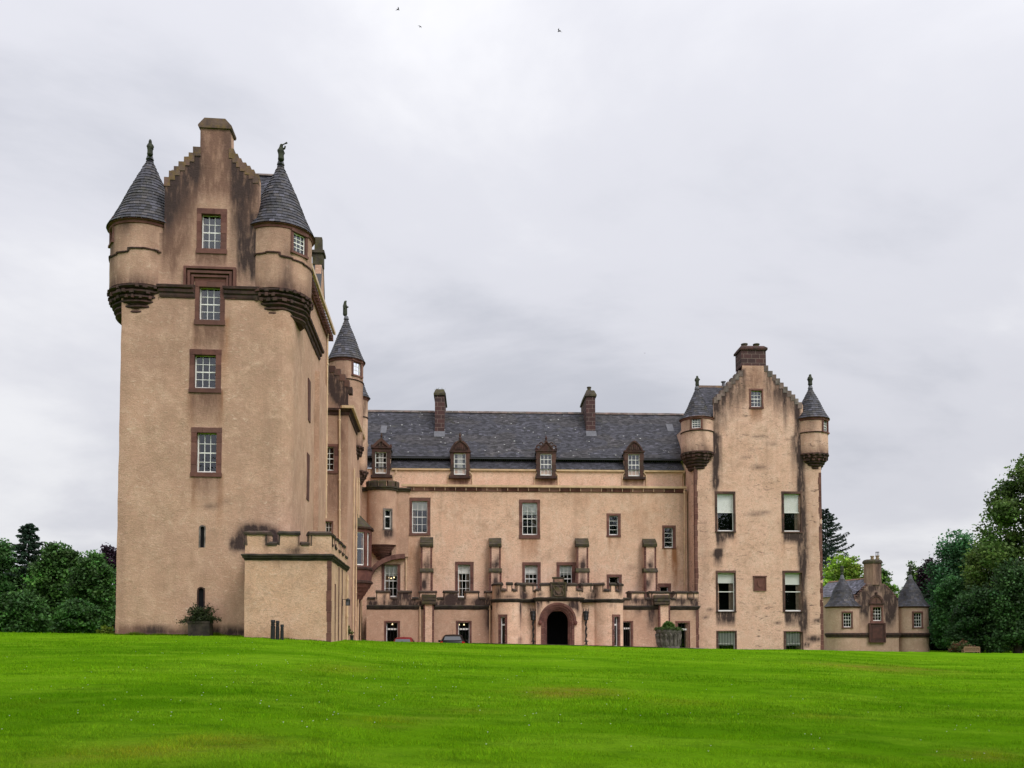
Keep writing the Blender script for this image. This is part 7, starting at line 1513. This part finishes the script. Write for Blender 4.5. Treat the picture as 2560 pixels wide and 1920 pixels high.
# pots at the corner of the block
p = W0.at(862, 1598, 46.5); z0 = W0.at(862, 1597, 46.5)[1]
def pot(x, y, z, r, h, mat, label):
    m = MB(); m.lathe(Fr(x, y, 0), 0, 0, [(r * .7, z - .1), (r * .75, z), (r * .95, z + h * .8), (r * 1.1, z + h * .85), (r * 1.1, z + h), (r * .9, z + h), (r * .85, z + h * .8)], 18); tag(m.obj('plant_pot', M[mat], org=Vector((x, y, z - .1)), smooth=40), label, 'pot')
gz = ground(p[0], 46.5); pot(p[0], 46.5, gz + .0, .2, .34, 'terracotta', 'dark pot holding the feathery plant at the corner of the low block')
shrub('potted_plant', p[0], 46.5, gz + .32, .42, .55, (.10, .13, .035), 'feathery yellow green plant in the pot at the corner of the low block', 'plant', 700, .07, arching=40)
p2 = W0.at(879.5, 1598, 46.3); pot(p2[0], 46.3, ground(p2[0], 46.3) + .06, .11, .2, 'black', 'small empty black pot right of the feathery plant')
# wall lantern near the end of the block
def wall_lantern():
    dd = T.side(866, 1503, AU + .2)[0]; u = AU + .28; z0, z1 = T.side(867, 1514, u)[1], T.side(867, 1494, u)[1]; o = empty('wall_lantern', T.w(AU, dd, z0), 'small grey wall lantern on the flank of the low block', 'lantern')
    m = MB(); h = z1 - z0
    for a in (-.09, .09):
        for b in (-.09, .09): m.box(T, u + a - .012, u + a + .012, dd + b - .012, dd + b + .012, z0 + h * .12, z0 + h * .75)
    m.box(T, u - .11, u + .11, dd - .11, dd + .11, z0 + .02, z0 + h * .12); m.lathe(T, u, dd, [(.15, z0 + h * .75), (.12, z0 + h * .8), (.05, z0 + h * .95), (0, z1)], 8); m.box(T, AU, u, dd - .02, dd + .02, z0 + h * .8, z0 + h * .86); m.box(T, AU, AU + .03, dd - .06, dd + .06, z0, z1 - .05); m.obj('lantern_frame', M['iron'], o)
    g = MB(); g.box(T, u - .075, u + .075, dd - .075, dd + .075, z0 + h * .13, z0 + h * .74); g.obj('lantern_glass', M['lead'], o)
wall_lantern()
# iron torch lamps either side of the door
def torch(px, label):
    fr = Q; d = -4.12; at = lambda x, y: fr.at(x, y, d); u = at(px, 1560)[0]; z = lambda y: at(px, y)[1]
    o = empty('torch_lamp', fr.w(u, d, z(1614)), label, 'lamp', 'iron lamps beside the door'); m = MB()
    pts = [fr.w(u + .03 * math.sin(i * 1.7), d, z(1612) + (z(1551) - z(1612)) * i / 12) for i in range(13)]; m.tube(pts, [.05 + .018 * (i % 3) for i in range(13)], 6)
    m.tube([fr.w(u - .16, d - .02, z(1603)), fr.w(u + .16, d - .02, z(1603))], .035, 6); m.tube([fr.w(u - .1, d, z(1612)), fr.w(u, d - .05, z(1607)), fr.w(u + .1, d, z(1612))], .03, 6); m.box(fr, u - .04, u + .04, d, d + .25, z(1585), z(1583)); m.obj('stem', M['iron'], o)
    c = MB(); zb, zt = z(1549), z(1531)
    for i in range(6):
        a = i * math.pi / 3 + .3; P = lambda r, zz: fr.w(u + r * math.cos(a), d + r * math.sin(a), zz); c.tube([P(.13, zb), P(.2, zt), P(.19, zt + .1), P(.22, zt + .3)], [.03, .03, .025, .006], 5)
    for zz, r in ((zb, .15), ((zb + zt) / 2, .18), (zt, .21)): c.lathe(fr, u, d, [(r - .02, zz - .035), (r + .02, zz - .035), (r + .02, zz + .035), (r - .02, zz + .035)], 14)
    c.lathe(fr, u, d, [(0, zb - .1), (.13, zb - .04), (.13, zb), (0, zb + .01)], 12); c.lathe(fr, u, d, [(.2, zt), (.1, zt + .1), (0, zt + .14)], 10); c.obj('lantern_cage', M['iron'], o)
    g = MB(); g.lathe(fr, u, d, [(0, zb + .02), (.1, zb + .03), (.14, zt - .04), (0, zt - .03)], 10); g.obj('lantern_glass', M['lead'], o)
torch(1333, 'tall wrought iron lamp left of the arched door'); torch(1465, 'tall wrought iron lamp right of the arched door')
# carved stone planter with clipped bush
def planter():
    Y = 57.0; x0, x1 = W0.at(1640, 1572, Y)[0], W0.at(1702, 1572, Y)[0]; x = (x0 + x1) / 2; r = (x1 - x0) / 2; zt = W0.at(1670, 1574, Y)[1]; zb = W0.at(1670, 1622, Y)[1]; F = Fr(x, Y, 0)
    o = empty('stone_planter', (x, Y, zb), 'large round carved stone planter in front of the right end of the range', 'planter'); m = MB(); h = zt - zb
    m.lathe(F, 0, 0, [(r * .9, zb), (r * .88, zb + h * .1), (r * .84, zb + h * .15), (r * .86, zb + h * .6), (r * .93, zb + h * .75), (r * .96, zb + h * .8), (r, zb + h * .86), (r, zt), (r * .86, zt), (r * .8, zt - .1), (0, zt - .1)], 40, 0, (0, 0, .35))
    for i in range(16):
        a = i * math.pi / 8; c = lambda q, rr, zz: F.w(rr * math.cos(a + q), rr * math.sin(a + q), zz)
        m.tube([c(0, r * .86, zb + h * .16), c(.04, r * .9, zb + h * .35), c(-.03, r * .92, zb + h * .5), c(.02, r * .95, zb + h * .68), c(0, r * 1.02, zb + h * .78)], [.06, .09, .07, .1, .05], 6, 0, (0, 0, .2)); m.tube([c(.2, r * .85, zb + h * .2), c(.2, r * .88, zb + h * .6)], .035, 5)
    m.rough(.025, 4); m.obj('bowl', M['greystone'], o)
    n = 240; v = RNG.normal(size=(n, 3)); v /= np.linalg.norm(v, axis=1)[:, None]; v[:, 2] = np.abs(v[:, 2]); P = np.array([x, Y, zt - .02]) + v * np.array([r * .46, r * .46, W0.at(1670, 1554, Y)[1] - zt]) * RNG.uniform(.8, 1.02, (n, 1))
    V, F_, c = leaf_cloud(np.concatenate([P, np.full((n, 1), .2)], 1), 22, .06, .3, np.array((.075, .15, .025)) * RNG.uniform(.7, 1.3, (n, 1))); e = mesh_np('clipped_bush', V, F_, c, M['leaf'], org=(x, Y, zt)); tag(e, 'clipped green dome bush in the carved stone planter', 'bush')
    n = 200; a = RNG.uniform(0, 6.28, n); rr = r * RNG.uniform(.6, 1.0, n); P = np.stack([x + rr * np.cos(a), Y + rr * np.sin(a), zt + RNG.uniform(-.02, .1, n), np.full(n, .2)], 1)
    V, F_, c = leaf_cloud(P, 16, .07, .35, np.array((.07, .11, .03)) * RNG.uniform(.6, 1.4, (n, 1))); e = mesh_np('trailing_plants', V, F_, c, M['leaf'], org=(x, Y, zt)); tag(e, 'low trailing plants round the rim of the carved stone planter', 'plants')
planter()
# bench and heathery shrub at the right edge of the lawn
def bench():
    Y = 84.0; F = fr_at(2430, 1620, Y, -6); w = .74; zt = F.at(2430, 1616.5, 0)[1]; s = zt - .95; o = empty('park_bench', F.w(0, 0, s), 'brown slatted wooden bench on the lawn below the right hand trees', 'bench')
    b = MB(); b.box(F, -w, w, .0, .05, zt - .09, zt); b.box(F, -w, w, .0, .05, zt - .5, zt - .43)
    for i in range(15): uu = -w + .06 + i * (2 * w - .12) / 14; b.box(F, uu - .022, uu + .022, .01, .04, zt - .43, zt - .09)
    b.obj('backrest', M['wood'], o); b = MB()
    for i in range(5): b.box(F, -w, w, .06 + i * .1, .14 + i * .1, s + .42, s + .45)
    b.obj('seat', M['wood'], o)
    for u in (-w, w - .06):
        for d0, zz in ((.0, zt), (.5, s + .64)): b = MB(); b.box(F, u, u + .06, d0, d0 + .06, s - .5, zz - .001); b.obj('leg', M['wood'], o)
        b = MB(); b.box(F, u - .005, u + .065, .0, .58, s + .64, s + .68); b.obj('armrest', M['wood'], o)
bench()
hx = W0.at(2404, 1620, 86); shrub('low_shrub', hx[0], 86, hx[1] - .6, 1.25, 1.35, (.07, .10, .03), 'low reddish green shrub left of the bench', 'shrub', 2200, .13, mix=(.16, .07, .035))
# ------------------------------------------------------------------ two parked cars, tails to the lawn
def car(px, yroof, Y, paintm, label, w=1.68, h=1.42):
    F = fr_at(px, 1600, Y, 2.5); zt = F.at(px, yroof, 1.2)[1]; g = zt - h; o = empty('parked_car', F.w(0, 1.9, g), label, 'car', 'cars parked before the range')
    St = [(0, .45, .62, .66, .70, .68), (.06, .32, .80, .98, .80, .70), (.3, .25, .92, 1.22, .83, .64), (.65, .22, .93, 1.38, .84, .60), (1.3, .22, .93, 1.42, .84, .60), (1.9, .22, .92, 1.39, .84, .59), (2.35, .22, .90, 1.22, .84, .60), (2.8, .24, .86, .92, .83, .70), (3.4, .28, .74, .78, .79, .66), (3.72, .36, .58, .62, .68, .56), (3.78, .42, .5, .52, .6, .5)]
    b = MB(); k = 0; P = []; s = w / 1.68; q = h / 1.42
    for d, zb, zw, ztp, ww, wt in St:
        half = [(ww * .9, zb), (ww, zb + (zw - zb) * .35), (ww, zw - .06), (ww * .97, zw), (wt, ztp - .07), (wt * .86, ztp - .01), (0, ztp + .02)]
        ring = [(x, z) for x, z in half] + [(-x, z) for x, z in half[-2::-1]]; P += [F.w(x * s, d, g + z * q) for x, z in ring]; k = len(ring)
    n = len(St); b.add(P, [(i * k + j, i * k + j + 1, (i + 1) * k + j + 1, (i + 1) * k + j) for i in range(n - 1) for j in range(k - 1)] + [(i * k + k - 1, i * k, (i + 1) * k, (i + 1) * k + k - 1) for i in range(n - 1)] + [tuple(range(k)), tuple(range((n - 1) * k, n * k))])
    b.obj('body', M[paintm], o, smooth=50)
    def quad(nm, pts, m): r = MB(); r.add([F.w(x * s, d, g + z * q) for x, d, z in pts], [(0, 1, 2, 3)]); return r.obj(nm, M[m], o)
    quad('rear_window', [(-.57, .075, 1.05), (.57, .075, 1.05), (.50, .32, 1.292), (-.50, .32, 1.292)], 'carglass')
    quad('windscreen', [(-.58, 2.72, .98), (.58, 2.72, .98), (.50, 2.1, 1.35), (-.50, 2.1, 1.35)], 'carglass')
    for sg in (-1, 1):
        quad('side_window', [(sg * .835, .7, .97), (sg * .835, 2.45, .95), (sg * .62, 2.0, 1.32), (sg * .625, .8, 1.32)], 'carglass')
        r = MB(); pl = [F.w(x * s, d, g + z * q) for d in (-.012, .16) for x, z in ((sg * .55, .68), (sg * .82, .70), (sg * .83, .92), (sg * .66, .98))]; r.add(pl, [(0, 1, 2, 3), (4, 5, 6, 7), (0, 1, 5, 4), (1, 2, 6, 5), (2, 3, 7, 6), (3, 0, 4, 7)]); r.obj('tail_light', M['taillight'], o, smooth=30)
        r = MB(); f2 = Fr(F.w(sg * .93 * s, 2.25, 0).x, F.w(sg * .93 * s, 2.25, 0).y, F.ang); r.lathe(f2, 0, 0, [(0, g + .9), (.08, g + .92), (.11, g + .98), (.08, g + 1.05), (0, g + 1.06)], 10); r.obj('mirror', M[paintm], o, smooth=60)
        for d in (.72, 3.05):
            for nm, rr, hw, m in (('tyre', .30, .10, 'rubber'), ('rim', .19, .108, 'chrome')):
                r = MB(); c = F.w(sg * .76 * s, d, g + .3); ax = (F.w(1, 0, 0) - F.w(0, 0, 0)); r.tube([c - ax * hw, c - ax * hw * .9, c + ax * hw * .9, c + ax * hw], [rr * .9, rr, rr, rr * .9], 20)
                if nm == 'tyre': wl = r.obj('wheel', M[m], o, smooth=40)
                else: r.obj('rim', M[m], wl, smooth=40)
    r = MB(); r.tube([F.w(0, .75, g + h - .02), F.w(0, .5, g + h + .32)], .006, 5); r.obj('aerial', M['black'], o)
    r = MB(); r.box(F, -.26, .26, -.03, 0.02, g + .72 * q, g + .82 * q); r.obj('number_plate', M['plate'], o)
car(1131, 1586.5, 58.4, 'carblack', 'black hatchback with red tail lights parked before the range'); car(1006, 1593, 58.2, 'carred', 'red car almost hidden by the brow of the lawn', 1.55, 1.36)
# ------------------------------------------------------------------ swallows
def bird(px, py, Y, ang, label, s=1.0):
    x, z = W0.at(px, py, Y); loc = Vector((x, Y, z)); o = empty('bird', loc, label, 'bird', 'birds in the sky'); f = Fr(x, Y, ang); b = MB()
    b.tube([f.w(-.10 * s, 0, z), f.w(-.05 * s, 0, z + .004), f.w(.02 * s, 0, z + .004), f.w(.07 * s, 0, z), f.w(.1 * s, 0, z)], [.006 * s, .02 * s, .025 * s, .018 * s, .004 * s], 8)
    for sg in (-1, 1): b.add([f.w(-.06 * s, sg * .005, z), f.w(-.19 * s, sg * .035 * s, z - .008), f.w(-.09 * s, sg * .012, z - .004)], [(0, 1, 2)])
    b.obj('body', M['black'], o)
    for sg in (-1, 1):
        w = MB(); w.add([f.w(.04 * s, 0, z + .01), f.w(.03 * s, sg * .09 * s, z + .05 * s), f.w(-.10 * s, sg * .20 * s, z + .02 * s), f.w(-.03 * s, sg * .08 * s, z + .04 * s), f.w(-.03 * s, 0, z + .008)], [(0, 1, 2, 3, 4)]); w.obj('wing', M['black'], o)
bird(995, 24, 55, .5, 'dark swallow highest in the sky, left of the other birds', 1.1); bird(1050.5, 67, 60, -.8, 'smallest dark swallow, middle of the birds above the castle', .9); bird(1398, 78, 52, 2.6, 'dark swallow farthest right, high above the long range', 1.15); bird(1612, 308 + 575, 75, 1.0, 'tiny dark bird low in the sky above the long roof', .6)
# ------------------------------------------------------------------ mown grass and daisies
def grass():
    n = 520000; yi = RNG.uniform(0, 1, n); Ymin, Ymax = 7.2, 60.0
    y = 1 / (1 / Ymin + yi * (1 / Ymax - 1 / Ymin)); px = RNG.uniform(-260, 2820, n); x = (px - 1280) / FPX * y; yc = np.interp(px, [p[0] for p in YCR], [p[1] for p in YCR])
    k = y < yc - .2; x, y = x[k], y[k]; n = len(x); z = ground_np(x, y)
    tuft = np.array([mn.noise(Vector((a_ * 1.3, b_ * 2.2, 5))) + .6 * mn.noise(Vector((a_ * 4.1, b_ * 5.0, 9))) for a_, b_ in zip(x, y)])
    h = (.75 + 1.1 * np.clip(tuft, -.5, .9)) * RNG.uniform(.016, .048, n) * (y / 12) ** .35; w = .0035 * (y / 10) ** .9 * RNG.uniform(.7, 1.4, n); a = RNG.uniform(0, 6.28, n); lx, ly = RNG.normal(0, .55, n) * h, RNG.normal(0, .55, n) * h
    V = np.stack([np.stack([x - w * np.cos(a), y - w * np.sin(a), z - .01], 1), np.stack([x + w * np.cos(a), y + w * np.sin(a), z - .01], 1), np.stack([x + lx, y + ly, z + h], 1)], 1).reshape(-1, 3)
    tone = RNG.uniform(.7, 1.45, (n, 1)) * (1 + .35 * np.clip(tuft, -.8, .8))[:, None] * np.stack([RNG.uniform(.9, 1.25, n), np.ones(n), RNG.uniform(.7, 1.3, n)], 1)
    bw = (brown_np(x, y) * RNG.uniform(.3, 1.3, n))[:, None].clip(0, 1); tone = tone * (1 - bw) + tone * np.array([1.5, .80, 1.6]) * bw
    o = mesh_np('grass', V, np.arange(3 * n).reshape(n, 3), np.repeat(tone, 3, 0), M['blades']); tag(o, 'short mown bright green grass blades covering the lawn', 'grass', kind='stuff')
    # longer grass where the mower cannot reach, along the foot of the tower and the low block
    def fringe(u0, u1, d, k, hh):
        u = RNG.uniform(u0, u1, k); dd = d - np.abs(RNG.normal(0, .07, k)) - .01; X = T.ox + u * T.ca - dd * T.sa; Y_ = T.oy + u * T.sa + dd * T.ca; Z_ = ground_np(X, Y_); cl = .35 + .65 * (np.sin(u * 5.1) * .5 + .5) * (np.sin(u * 1.7 + 1) * .5 + .5); h_ = RNG.uniform(.3, 1, k) * hh * cl; a_ = RNG.uniform(0, 6.28, k); l_ = RNG.normal(0, .4, (2, k)) * h_
        return np.stack([np.stack([X - .006 * np.cos(a_), Y_ - .006 * np.sin(a_), Z_ - .02], 1), np.stack([X + .006 * np.cos(a_), Y_ + .006 * np.sin(a_), Z_ - .02], 1), np.stack([X + l_[0], Y_ + l_[1] - .02, Z_ + h_], 1)], 1).reshape(-1, 3)
    Vf = np.concatenate([fringe(-TW, -2.2, 0, 5000, .22), fringe(-2.3, AU, AD, 2200, .14)]); kf = len(Vf) // 3
    tag(mesh_np('long_grass', Vf, np.arange(3 * kf).reshape(kf, 3), np.repeat(RNG.uniform(.35, 1.0, (kf, 1)) * np.array([[1.1, .9, 1.3]]), 3, 0), M['blades']), 'uncut grass fringe along the foot of the tall tower and the low block', 'grass', kind='stuff')
    m = 200; y = 1 / (1 / 10 + RNG.uniform(0, 1, m) * (1 / 42 - 1 / 10)); x = (RNG.uniform(0, 2560, m) - 1280) / FPX * y; cl = RNG.random(m) < .5; x[cl] = x[cl] * .4 - 5; z = ground_np(x, y) + .04; r = .009 * (y / 12) ** .3
    V = np.stack([np.stack([x + r * np.cos(t), y + r * np.sin(t), z + .006 * math.sin(t * 3)], 1) for t in np.linspace(0, 6.283, 6)[:5]], 1).reshape(-1, 3)
    tag(mesh_np('daisies', V, np.arange(5 * m).reshape(m, 5), np.ones((5 * m, 3)), M['petal']), 'scattered tiny white daisies in the lawn', 'flowers', kind='stuff')
grass()
